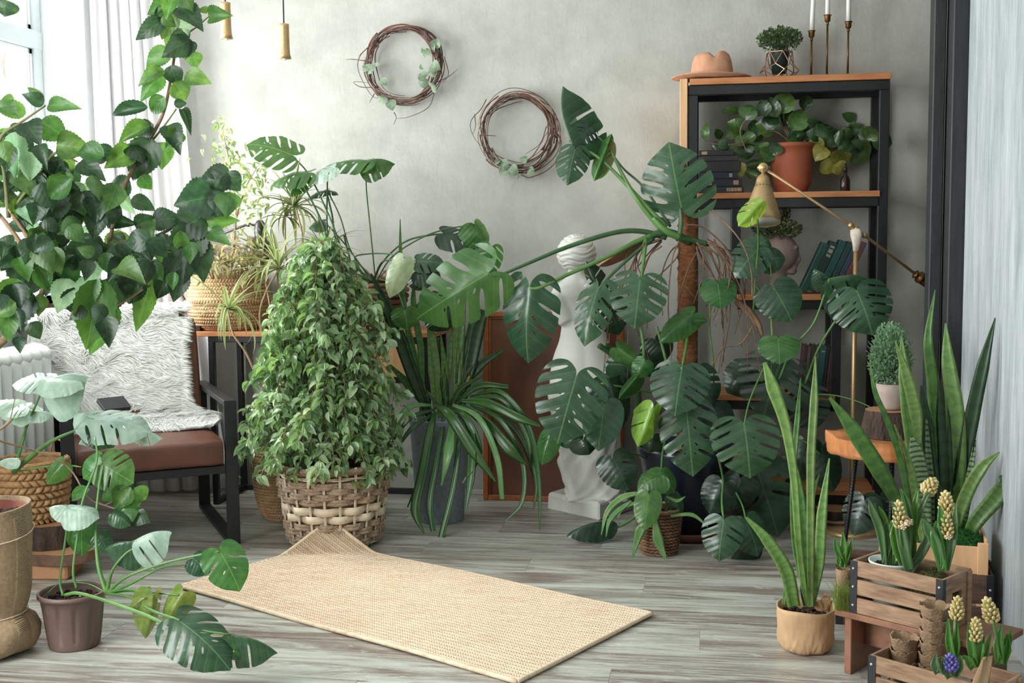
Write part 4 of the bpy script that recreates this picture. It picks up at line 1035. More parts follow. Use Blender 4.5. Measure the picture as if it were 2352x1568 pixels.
for g0 in (-.15, -1.05, -2.2):
    for q in range(80):
        z = .03+.42*q/80
        def rz_(z):
            for a_, b_ in zip(pr[1:], pr[2:]):
                if a_[1] <= z <= b_[1] and b_[1] > a_[1]: return a_[0]+(b_[0]-a_[0])*(z-a_[1])/(b_[1]-a_[1])
            return .14
        R_ = rz_(z)
        rb_.tube([c8+Vector(((R_+.0008+knit(0, z, g0+dg, 0)[0])*math.cos(g0+dg), (R_+.0008+knit(0, z, g0+dg, 0)[0])*math.sin(g0+dg), z+.006*math.cos(dg*7))) for dg in (-.2, -.13, -.07, 0, .07, .13, .2)], .0015, 4)
rb_.build('rib_stripes', pm('light_knit', C(158, 136, 108), C(172, 152, 124), rough=.95), fp, kind='stuff')
for zz, rr_ in ((.133, .119), (.385, .158)):
    MB().tube([c8+Vector(((rr_+knit(0, zz, 2*PI*q/40, 0)[0]*1.0+.002)*math.cos(2*PI*q/40), (rr_+knit(0, zz, 2*PI*q/40, 0)[0]+.002)*math.sin(2*PI*q/40), zz+.01*math.sin(2*PI*q/40+.6))) for q in range(41)], .0016, 5).build('string', M_flat, fp)
MB().lathe([(.136, .3), (.139, HF-.012), (.133, HF-.012), (.130, HF-.06), (0, HF-.065)], c8, 48).build('clay_pot', pm('terracotta_dark', C(112, 54, 40), C(130, 68, 50), rough=.7), fp)
sl = MB(); clump(sl, c8+Vector((0, 0, HF-.04)), .125, 120, .014, 9); sl.build('soil', M_soil, fp)
# --- stacked wood pieces with the wicker basket
M_slice = pm('cut_wood_face', C(150, 104, 72), C(178, 132, 96), scale=8, rough=.7); M_barkd = pm('dark_bark', C(40, 30, 26), C(78, 62, 52), scale=22, stretch=(1, 1, .35), rough=.95, bump=1.0, bdist=.02)
def slab_log(name, c, r, z0, z1, label, seed=0, sq=1.0, grp=None, barkm=None, topm=None, flare=0, n=44):
    t_ = thing(name, Vector((c.x, c.y, z0)), label, 'wood slab', grp); c = Vector((c.x, c.y, 0)); H_ = z1-z0
    def R_(g, f): return r*(1+.07*noise.noise(Vector((math.cos(g)*1.5+seed, math.sin(g)*1.5, 3)))*2+.02*noise.noise(Vector((math.cos(g)*9, math.sin(g)*9, seed+f*2)))*2+flare*(1-f))
    def P(u, v):
        g = 2*PI*u; q = R_(g, v); return c+Vector((q*math.cos(g), q*math.sin(g)*sq, z0+H_*v))
    mb = MB(); mb.grid(P, n, 6); mb.build('bark', barkm or M_barkd, t_)
    tpm = MB(); tpm.add([c+Vector((0, 0, z1))]+[P(k/n, 1)*.985+c*.015*0 if False else c+(P(k/n, 1)-c)*1.0 for k in range(n)], [(0, 1+k, 1+(k+1) % n) for k in range(n)])
    for v_ in tpm.v[1:]: pass
    tpm.build('cut_face', topm or M_slice, t_, sm=False)
    bt2 = MB(); bt2.add([c+Vector((0, 0, z0))]+[P(k/n, 0) for k in range(n)], [(0, 1+(k+1) % n, 1+k) for k in range(n)]); bt2.build('cut_face', topm or M_slice, t_, sm=False)
    return t_
c9 = onz(95, 1325); c9.z = 0
wo = thing('wooden_block', c9+Vector((.0, .02, 0)), 'low light wooden block under the wood slices at left', 'wooden block')
MB().box((c9.x+.0, c9.y+.03, .031), (.24, .16, .06), rotz(.12)).build('block', M_slice, wo, sm=False, bevel=.008)
slab_log('wood_slice', c9+Vector((.06, .05, 0)), .135, .062, .105, 'wide flat wood slice with bark edge above the wooden block', 2, sq=.85, barkm=pm('brown_bark_edge', C(84, 62, 50), C(120, 92, 74), scale=20, rough=.9, bump=.5))
slab_log('log_section', c9+Vector((-.005, .07, 0)), .088, .107, .2, 'dark-barked log section directly under the wicker basket', 5)
c10 = c9+Vector((-.085, .10, .201))
kb = belly('wicker_basket', c10, [(.095, 0), (.12, .04), (.134, .12), (.138, .19), (.136, .235)], 30, 9, M_hya, 'chunky braided water hyacinth basket with loop handles at left', handles=1, hm=(1.25,), h=.013, rim_r=.009)
sl = MB(); sl.lathe([(0, .17), (.118, .17)], c10, 28); sl.build('liner', M_soil, kb)
# ================================================================ stool with topiary
M_slab = pm('orange_slab', C(150, 84, 44), C(206, 142, 92), scale=7, stretch=(3, 3, .5), rough=.28, bump=.12, detail=7)
sc0 = (onz(1905, 1035, .45)+onz(2222, 1022, .45))/2; sc0 = Vector((.668, 4.44, 0))
stl = thing('stool', sc0, 'live-edge wood slab stool with twisted black iron legs', 'stool')
M_rebar = pm('ribbed_black_iron', C(22, 24, 24), C(36, 38, 38), rough=.45, metal=.5)
def slabR(g, f): return .238*(1+.05*math.sin(g*3+1)+.03*math.sin(g*7)+.10*math.exp(-((g-PI*1.04)/.16)**2)+.025*noise.noise(Vector((math.cos(g)*7, math.sin(g)*7, f*3))))*(.96 if f < .02 else 1)*(1+.03*f)
def slabP(u, v):
    g = 2*PI*u; q = slabR(g, v); lift = .022*math.exp(-((g-PI*1.04)/.14)**2)*(v > .8); return sc0+Vector((q*math.cos(g)*1.0, q*math.sin(g)*.72, .487+.068*v+lift))
mb = MB(); mb.grid(slabP, 110, 8, uvs=False); n = 110
mb.add([sc0+Vector((0, 0, .555))]+[slabP(k/n, 1) for k in range(n)], [(0, 1+k, 1+(k+1) % n) for k in range(n)]); mb.add([sc0+Vector((0, 0, .487))]+[slabP(k/n, 0) for k in range(n)], [(0, 1+(k+1) % n, 1+k) for k in range(n)])
mb.build('seat', M_slab, stl)
for (tx, ty, bx, by) in ((-.135, .0, -.185, .02), (.155, -.06, .18, -.08), (.0, .10, .03, .15), (-.02, -.08, -.03, -.11)):
    a = sc0+Vector((tx, ty, .487)); b = sc0+Vector((bx, by, .003)); lg = MB(); lg.tube([a, b], .0075, 8)
    N_ = 40
    for k in range(N_): p_ = a.lerp(b, (k+.5)/N_); lg.lathe([(.0072, -.0025), (.0092, 0), (.0072, .0025)], p_, 8, M=Matrix.Rotation(.4, 3, 'X'))
    lg.build('leg', M_rebar, stl)
lgc = Vector((.640, 4.42, 0))
slab_log('log_pedestal', lgc, .082, .557, .655, 'short rough-barked log standing on the slab stool', 8, flare=.2)
tc_ = Vector((lgc.x+.006, lgc.y, .657)); tpy = thing('potted_topiary', tc_, 'fine-leaved bushy green topiary in a pale concrete pot', 'potted plant')
MB().lathe([(0, 0), (.036, 0), (.042, .01), (.05, .06), (.052, .094), (.047, .094), (.045, .082), (0, .08)], tc_, 36).build('pot', pm('pale_concrete', C(150, 134, 124), C(176, 160, 150), scale=12, rough=.8, bump=.1), tpy)
M_top = leafmat('topiary_leaf', C(70, 104, 74), C(104, 138, 98), C(150, 176, 130), rough=.5, transl=.25, var=.3)
T_tiny2 = tmpl_rows('tiny_leaf', ovate(.5), rows=2, cols=2, fold=.1, arch=.05)
herb(tpy, tc_+Vector((-.003, 0, .195)), .08, .118, 4200, .0115, M_top, 11, 60, shape=lambda q: (q.x*q.x+q.y*q.y)**.5 < .076*(1.02-max(0, q.z)*4.4) and q.z > -.108)
fl_ = onz(1918, 1206); fl_.z = 0
slab_log('wood_slice', fl_, .115, .001, .034, 'wide pale-rimmed wood slice on the floor behind the stool legs', 15, sq=.9)
slab_log('wood_slice', fl_+Vector((-.01, .01, 0)), .075, .0355, .075, 'small wood slice stacked on the wide one behind the stool legs', 17)
nbk = at(262, 925, 5.0); ntb = thing('notebook', nbk, 'small black notebook resting on the white fur of the chair', 'notebook')
Mn = basis(ex, ey, Vector((0, 0, 1))) @ Matrix.Rotation(.35, 3, 'Z') @ Matrix.Rotation(.5, 3, 'X')
MB().box(nbk, (.12, .085, .003), Mn).build('cover', M_black, ntb, sm=False, bevel=.001); MB().box(nbk-Mn @ Vector((0, 0, .007)), (.116, .08, .010), Mn).build('pages', pm('dark_page_edge', C(60, 58, 56)), ntb, sm=False); MB().box(nbk-Mn @ Vector((0, 0, .014)), (.12, .085, .003), Mn).build('cover', M_black, ntb, sm=False, bevel=.001)
# ================================================================ shelf plants' pots
tpot = onY(1818, 438, 5.53); tpot.z = 1.4815; pe = thing('shelf_peperomia', tpot, 'round-leaved trailing plant in a terracotta pot on the second shelf', 'potted plant')
M_terra = pm('terracotta', C(140, 70, 44), C(164, 88, 58), scale=5, rough=.7)
MB().lathe([(0, 0), (.068, 0), (.072, .006), (.08, .03), (.086, .035), (.093, .17), (.092, .2), (.1, .203), (.1, .222), (.092, .222), (.088, .2), (0, .19)], tpot, 44).build('pot', M_terra, pe)
# face planter
fpz = onY(1788, 680, 5.50); fpz.z = 1.027; fa = thing('head_planter', fpz, 'greyish pink head-shaped planter with dark bushy herb on the third shelf', 'potted plant')
M_clayp = pm('pinkish_clay', C(128, 108, 102), C(150, 130, 122), scale=6, rough=.75, bump=.1)
hm_ = MB(); hh = fpz+Vector((0, 0, .18))
hm_.lathe([(0, 0), (.06, 0), (.062, .012), (.045, .03), (.036, .06), (.036, .09), (.05, .115)], fpz, 28, close=True)
hm_.ball(hh, (.088, .074, .092), 28, 18)
for dx, dz, r3 in ((.082, -.028, (.018, .012, .02)), (.078, .002, (.014, .02, .016)), (.072, -.054, (.014, .018, .007)), (.07, -.064, (.013, .017, .006)), (.055, -.082, (.026, .024, .016)), (.074, .028, (.016, .04, .010))):
    hm_.ball(hh+Vector((dx, -.01, dz)), r3, 12, 8)
hm_.ball(hh+Vector((-.01, -.068, -.015)), (.014, .008, .024), 10, 8)
ho_ = hm_.build('head', M_clayp, fa); rm = ho_.modifiers.new('remesh', 'REMESH'); rm.mode = 'VOXEL'; rm.voxel_size = .005; rm.use_smooth_shade = True; q_ = ho_.modifiers.new('smooth', 'SMOOTH'); q_.iterations = 4
M_dherb = leafmat('dark_herb_leaf', C(44, 54, 32), C(92, 108, 58), C(110, 126, 80), rough=.5, transl=.2, var=.35)
herb(fa, onY(1786, 528, 5.5)+Vector((0, 0, .0)), .11, .045, 900, .017, M_dherb, 21, 26, up=.8)
herb(fa, onY(1805, 495, 5.5)+Vector((0, 0, .0)), .018, .045, 130, .016, M_dherb, 22, 4, up=.8)
# ================================================================ bench, crates, planter boxes
ux = Vector((.79, -.613, 0)).normalized(); uy = Vector((-ux.y, ux.x, 0))
M_bench = pm('reddish_brown_board', C(112, 72, 52), C(156, 112, 86), scale=6, stretch=(2, 2, 2), rough=.45, bump=.12, detail=7)
M_crate = pm('aged_crate_wood', C(116, 88, 66), C(170, 138, 110), scale=10, stretch=(1.2, 1.2, 7), rough=.75, bump=.3, detail=7, jitter=True)
M_crated = pm('dark_crate_wood', C(62, 46, 40), C(98, 74, 62), scale=10, stretch=(1.2, 1.2, 7), rough=.8, bump=.3, detail=7, jitter=True)
M_rivet = pm('steel_rivet', C(190, 190, 190), rough=.25, metal=.9)
bA = onz(1908, 1402, .19); bB_ = onz(2038, 1434, .19); bux = (bB_-bA); bux.z = 0; bux.normalize(); buy = Vector((-bux.y, bux.x, 0)); bA.z = 0; bA += buy*.02
bn = thing('low_bench', bA+bux*.24+buy*.1, 'low reddish brown wooden bench carrying the slatted crate', 'bench')
def nb(name, a, b, m=M_bench, bev=.002): return obox(MB(), bA, bux, a, b).build(name, m, bn, sm=False, bevel=bev)
BL_, BW_ = .47, .21
nb('bench_top', (0, 0, .172), (BL_, BW_, .19)); nb('side_panel', (.028, .012, 0), (.05, BW_-.012, .172)); nb('side_panel', (BL_-.06, .012, 0), (BL_-.038, BW_-.012, .172)); nb('stretcher', (.05, .095, .07), (BL_-.06, .115, .172))
def crate(O, ux, L, W, H, label, rows=3, m=M_crate, name='wooden_crate', cat='crate', brk=(1, 1), grp=None, slot=True, th=.009, base_gap=0):
    uy = Vector((-ux.y, ux.x, 0)); t_ = thing(name, O+ux*L/2+uy*W/2, label, cat, grp); g = .009; h = (H-base_gap-(rows-1)*g)/rows
    def b(nm, a, c, mm=m, bev=.0015, par=t_): return obox(MB(), O, ux, a, c).build(nm, mm, par, sm=False, bevel=bev)
    for r in range(rows):
        z0 = base_gap+r*(h+g)
        b('slat', (0, 0, z0), (L, th, z0+h)); b('slat', (0, W-th, z0), (L, W, z0+h))
    # ends: solid upper and lower boards around a hand hole
    for x0 in (0, L-th):
        q0, q1 = W*.34, W*.66; hz0, hz1 = H*.45, H*.68
        b('end_board', (x0, th, base_gap), (x0+th, W-th, hz0)); b('end_board', (x0, th, hz1), (x0+th, W-th, H)); b('end_board', (x0, th, hz0), (x0+th, q0, hz1)); b('end_board', (x0, q1, hz0), (x0+th, W-th, hz1))
    b('crate_floor', (th, th, .004), (L-th, W-th, .012))
    for x0 in (L-.002,): b('corner_batten', (x0, W-.03, 0), (x0+.008, W-.006, H*.98))
    bw = .022
    for i, x0 in enumerate((-.0015, L-bw+.0015)):
        if not brk[i]: continue
        br = b('metal_corner', (x0, -.0018, -.0), (x0+bw, 0, H), M_black, 0)
        b('metal_corner', (-.0018 if i == 0 else L, -.0018, 0), (0 if i == 0 else L+.0018, .014, H), M_black, 0)
        for r in range(rows):
            z = base_gap+r*(h+g)+h*.5; p_ = O+ux*(x0+bw/2)+uy*(-.002)+Vector((0, 0, z)); MB().ball(p_, (.0048, .0048, .0048), 10, 6).build('rivet', M_rivet, br)
    return t_
cO = onz(1955, 1286, .345); cO.z = .1905
uc = crate(cO, ux, .285, .165, .155, 'weathered slatted crate with black metal corners on the low bench')
lO = onz(1996, 1503, .16); lO.z = .0; lux = Vector((.796, -.605, 0)).normalized(); luy = Vector((-lux.y, lux.x, 0))
lc = crate(lO, lux, .35, .15, .16, 'weathered slatted crate on the floor in the bottom right corner')
# shallow inserts inside crates
def fill(t_, O, ux, a, b, m, name): return obox(MB(), O, ux, a, b).build(name, m, t_, sm=False)
# back crate and light planter box
kO = onz(1925, 1437); kO.z = 0; kux = Vector((.97, -.12, 0)).normalized(); kuy = Vector((-kux.y, kux.x, 0)); kO += Vector((-.005, .02, 0))
bcx = crate(kO, kux, .485, .22, .20, 'darker wooden crate on the floor behind the bench', m=M_crated, rows=2)
kb0 = kO+kux*.135+kuy*.012+Vector((0, 0, .013)); 
lbx = thing('light_planter_box', kb0+kux*.165+kuy*.09, 'light plywood planter box holding the tallest snake plant by the partition', 'potted plant')
for nm, a, b in (('side_board', (0, 0, 0), (.33, .008, .275)), ('side_board', (0, .172, 0), (.33, .18, .275)), ('end_board', (0, .008, 0), (.008, .172, .30)), ('end_board', (.322, .008, 0), (.33, .172, .30)), ('box_floor', (.008, .008, 0), (.322, .172, .008)), ('corner_batten', (.30, -.01, 0), (.333, -.001, .29))):
    obox(MB(), kb0, kux, a, b).build(nm, M_woodlight, lbx, sm=False, bevel=.0015)
sl = MB(); obox(sl, kb0, kux, (.009, .009, .2), (.321, .171, .25)); clump(sl, kb0+kux*.16+kuy*.09+Vector((0, 0, .25)), .08, 60, .012, 13); sl.build('soil', M_soil, lbx)
M_moss = pm('olive_moss', C(70, 70, 34), C(116, 112, 62), scale=60, rough=.95, bump=.8, bdist=.01)
M_mossg = pm('bright_moss', C(30, 84, 34), C(58, 122, 52), scale=60, rough=.95)
def mossball(parent, c, r, n, m, seed, L=.02, name='moss'):
    q = random.Random(seed); mb = MB()
    for _ in range(n):
        dv = Vector((q.gauss(0, 1), q.gauss(0, 1), abs(q.gauss(0, 1)))).normalized(); p0 = c+Vector((dv.x*r[0], dv.y*r[1], dv.z*r[2])); t_ = (dv+Vector((q.gauss(0, .5), q.gauss(0, .5), q.gauss(0, .4)))).normalized()
        s_ = t_.orthogonal().normalized()*.0012; mb.add([p0-s_, p0+s_, p0+t_*L+Vector((0, 0, -L*.2))], [(0, 1, 2)])
    mb.ball(c, (r[0]*.97, r[1]*.97, r[2]*.97), 12, 8); return mb.build(name, m, parent, kind='stuff')
mossball(lbx, kb0+kux*.265+kuy*.07+Vector((0, 0, .275)), (.045, .05, .045), 1500, M_mossg, 4)
# inner white pot and moss bed in the upper crate
def cl(O, ux, x, y, z): uy = Vector((-ux.y, ux.x, 0)); return O+ux*x+uy*y+Vector((0, 0, z))
wp = cl(cO, ux, .082, .085, .0125)
pw = thing('white_pot', wp, 'white pot with hyacinth shoots in the left half of the slatted crate', 'potted plant')
MB().lathe([(0, 0), (.05, 0), (.062, .13), (.066, .138), (.066, .142), (.061, .142), (.056, .125), (0, .12)], wp, 36).build('pot', pm('pale_aqua_plastic', C(190, 205, 196), C(206, 218, 210), rough=.4), pw)
sl = MB(); clump(sl, wp+Vector((0, 0, .125)), .052, 60, .007, 14); sl.build('soil', M_soil, pw)
mb_ = thing('moss_bed', cl(cO, ux, .205, .083, .0125), 'bed of olive moss with flowering hyacinth in the slatted crate', 'moss')
mossball(mb_, cl(cO, ux, .213, .083, .068), (.056, .060, .085), 2200, M_moss, 6, L=.012)
# peat pots
M_peat = pm('peat_paper', C(124, 100, 76), C(156, 130, 102), scale=50, rough=.95, bump=.7, bdist=.006)
def peat(px, py, r0, z0, n, label, d=None, grp=None, step=.033):
    base = onz(px, py, z0) if d is None else at(px, py, d); base.z = z0; z = z0
    for k in range(n):
        t_ = thing('peat_pot', Vector((base.x, base.y, z)), label[k], 'peat pot', grp)
        dx = Vector((rr.uniform(-.002, .002), rr.uniform(-.002, .002), 0)); cc = base+dx; cc.z = 0
        h = .058; lip = lambda r, zz, g, i: (r*(1+.012*math.sin(g*5+k)+.008*math.sin(g*13)), zz+(.003*math.sin(g*7+k)+.002*math.sin(g*17) if i in (2, 3, 4) else 0))
        MB().lathe([(r0*.66, z), (r0*.7, z+.002), (r0*.985, z+h-.003), (r0*1.02, z+h), (r0*.93, z+h-.001), (r0*.64, z+.006), (0, z+.004)], cc, 40, fn=lip).build('pot', M_peat, t_)
        z += step if k < n-1 else 0
    return Vector((base.x, base.y, z))
# ================================================================ leaf templates and materials
TM = [tmpl_monstera('monstera_blade', c, h, seed=i, fold=f, droop=d) for i, (c, h, f, d) in enumerate([
    ([.38, .5, .63, .76], [(.11, .3, .035, .012), (.11, .5, .035, .012), (.09, .66, .025, .01)], .12, .12),
    ([.4, .52, .64, .76], [(.12, .25, .04, .013), (.12, .42, .04, .013), (.1, .6, .03, .011)], .2, .2),
    ([.35, .46, .57, .68, .8], [(.1, .36, .03, .011)], .08, .08),
    ([.42, .55, .68], [(.12, .35, .05, .016), (.12, .55, .05, .015)], .26, .25)])]
TMF = [tmpl_monstera('few_split_blade', [.5, .64], [], seed=9, fold=.15, droop=.15), tmpl_monstera('few_split_blade', [.56], [(.12, .45, .05, .016)], seed=10, fold=.22, droop=.2)]
TH = [tmpl_monstera('heart_blade', [], [], seed=20+i, fold=f, droop=d, ripple=.008) for i, (f, d) in enumerate([(.15, .12), (.3, .2), (.5, .25)])]
TFOLD = [tmpl_monstera('folded_blade', [.5, .68], [], seed=31, fold=.95, droop=.35), tmpl_monstera('folded_blade', [], [], seed=32, fold=1.2, droop=.3)]
vein = C(150, 176, 120)
L_mon = leafmat('monstera_leaf', C(30, 68, 40), C(46, 86, 54), C(106, 144, 94), nv=6, rough=.30, transl=.18, spec=.6, var=.16, veinmix=.32, mid=.010)
L_dark = leafmat('deep_monstera_leaf', C(22, 48, 32), C(36, 64, 44), C(78, 110, 74), nv=6, rough=.30, transl=.12, spec=.6, var=.14, veinmix=.25, mid=.010)
L_mid = leafmat('fresh_monstera_leaf', C(42, 92, 36), C(60, 112, 46), C(120, 158, 94), nv=6, rough=.3, transl=.3, var=.15, veinmix=.3, mid=.01)
L_lime = leafmat('lime_new_leaf', C(98, 150, 42), C(128, 172, 62), C(180, 208, 120), nv=6, rough=.22, transl=.35, var=.08, veinmix=.25, mid=.01)
L_pale = leafmat('pale_dusty_leaf', C(128, 156, 138), C(158, 182, 164), C(184, 202, 186), nv=6, rough=.4, transl=.2, var=.06, veinmix=.25, mid=.008)
L_olive = leafmat('olive_leaf', C(86, 110, 34), C(120, 132, 50), C(150, 160, 90), nv=6, rough=.35, transl=.3, var=.12, veinmix=.3, mid=.01)
M_pet = pm('petiole_green', C(70, 112, 52), C(96, 134, 72), scale=12, rough=.45, var=.1)
M_petd = pm('petiole_dark', C(44, 78, 44), C(62, 96, 58), scale=12, rough=.45, var=.1)
M_root = pm('aerial_root', C(92, 66, 52), C(134, 104, 82), scale=20, rough=.8, var=.15)
def mleaf(par, kind, mat, *a, **k): return pleaf(par, kind, mat, *a, **k)
# ---------------------------------------------------------------- climbing monstera
P = mp_
pole_t = at(1580, 470, 5.08); pb = Vector((c6.x, c6.y, .35))
M_coir = pm('coir', C(134, 80, 44), C(184, 124, 78), scale=40, stretch=(1, 1, 3), rough=.95, bump=1.0, bdist=.02)
pts = smooth([pb, at(1578, 800, 5.08), pole_t], 14)
ck = MB(); ck.tube(pts, [.040, .042, .040], 20)
for i in range(len(ck.v)): ck.v[i] = ck.v[i]+Vector((1, 1, 0))*.005*fnoise(ck.v[i], 30)
for k in range(26):
    t_ = (k+.5)/26; a = pts[int(t_*(len(pts)-1))]; ck.tube([a+Vector((.043*math.cos(q), .043*math.sin(q), .02*math.sin(q))) for q in [2*PI*i/12 for i in range(13)]], .003, 4, caps=False)
ck.build('coir_pole', M_coir, P)
MB().tube([pole_t-Vector((0, 0, .02)), at(1568, 372, 5.08)], .016, 10).build('wooden_stake', pm('dark_stake', C(92, 56, 36), C(120, 78, 52), rough=.8), P)
# thick green stems at the crown
def st_(name, pts, r, m=M_pet, d=5.0, n=10, par=P): return ptube(par, name, pts, r, m, n=n, d=d)
st_('stem', [(1585, 556, 5.05), (1540, 535, 5.0), (1500, 540, 4.98), (1478, 560, 4.96)], [15, 14, 12, 9], M_petd)
st_('stem', [(1625, 560, 5.06), (1590, 552, 5.04), (1555, 548, 5.0)], [9, 10, 9], M_petd)
st_('stem', [(1500, 500, 4.98), (1530, 530, 4.98), (1560, 545, 5.0)], [6, 12, 12])
st_('petiole', [(1530, 545, 5.0), (1480, 532, 4.98), (1430, 531, 4.95), (1370, 545, 4.92), (1290, 572, 4.9), (1200, 610, 4.88), (1143, 633, 4.86), (1120, 628, 4.86)], [10, 9, 8.5, 8, 7, 5.5, 4, 3], M_petd)
st_('petiole', [(1500, 540, 4.98), (1460, 556, 4.95), (1390, 592, 4.9), (1300, 632, 4.86), (1240, 660, 4.84), (1216, 662, 4.84)], [10, 9, 7, 6.5, 6, 4])
st_('petiole', [(1530, 522, 5.0), (1500, 490, 5.0), (1440, 425, 5.02), (1385, 370, 5.04), (1347, 346, 5.05), (1320, 346, 5.05)], [9, 8, 6.5, 5, 4.5, 4])
st_('petiole', [(1520, 530, 5.0), (1472, 470, 5.0), (1440, 420, 5.02), (1410, 360, 5.05), (1395, 330, 5.06)], [9, 8, 7, 4, 3])
st_('petiole', [(1540, 520, 5.02), (1478, 430, 5.06), (1430, 385, 5.08), (1385, 325, 5.1), (1349, 297, 5.12)], [5, 4, 3.5, 3, 2.5], M_petd)
st_('petiole', [(1483, 548, 4.96), (1478, 600, 4.9), (1472, 645, 4.85)], [8, 6, 4.5])
st_('petiole', [(1500, 548, 4.97), (1460, 580, 4.92), (1410, 625, 4.88), (1376, 662, 4.85)], [8, 6, 5, 4], M_petd)
st_('petiole', [(1560, 540, 5.0), (1565, 510, 5.0), (1563, 478, 5.0)], [9, 7, 5], M_petd)
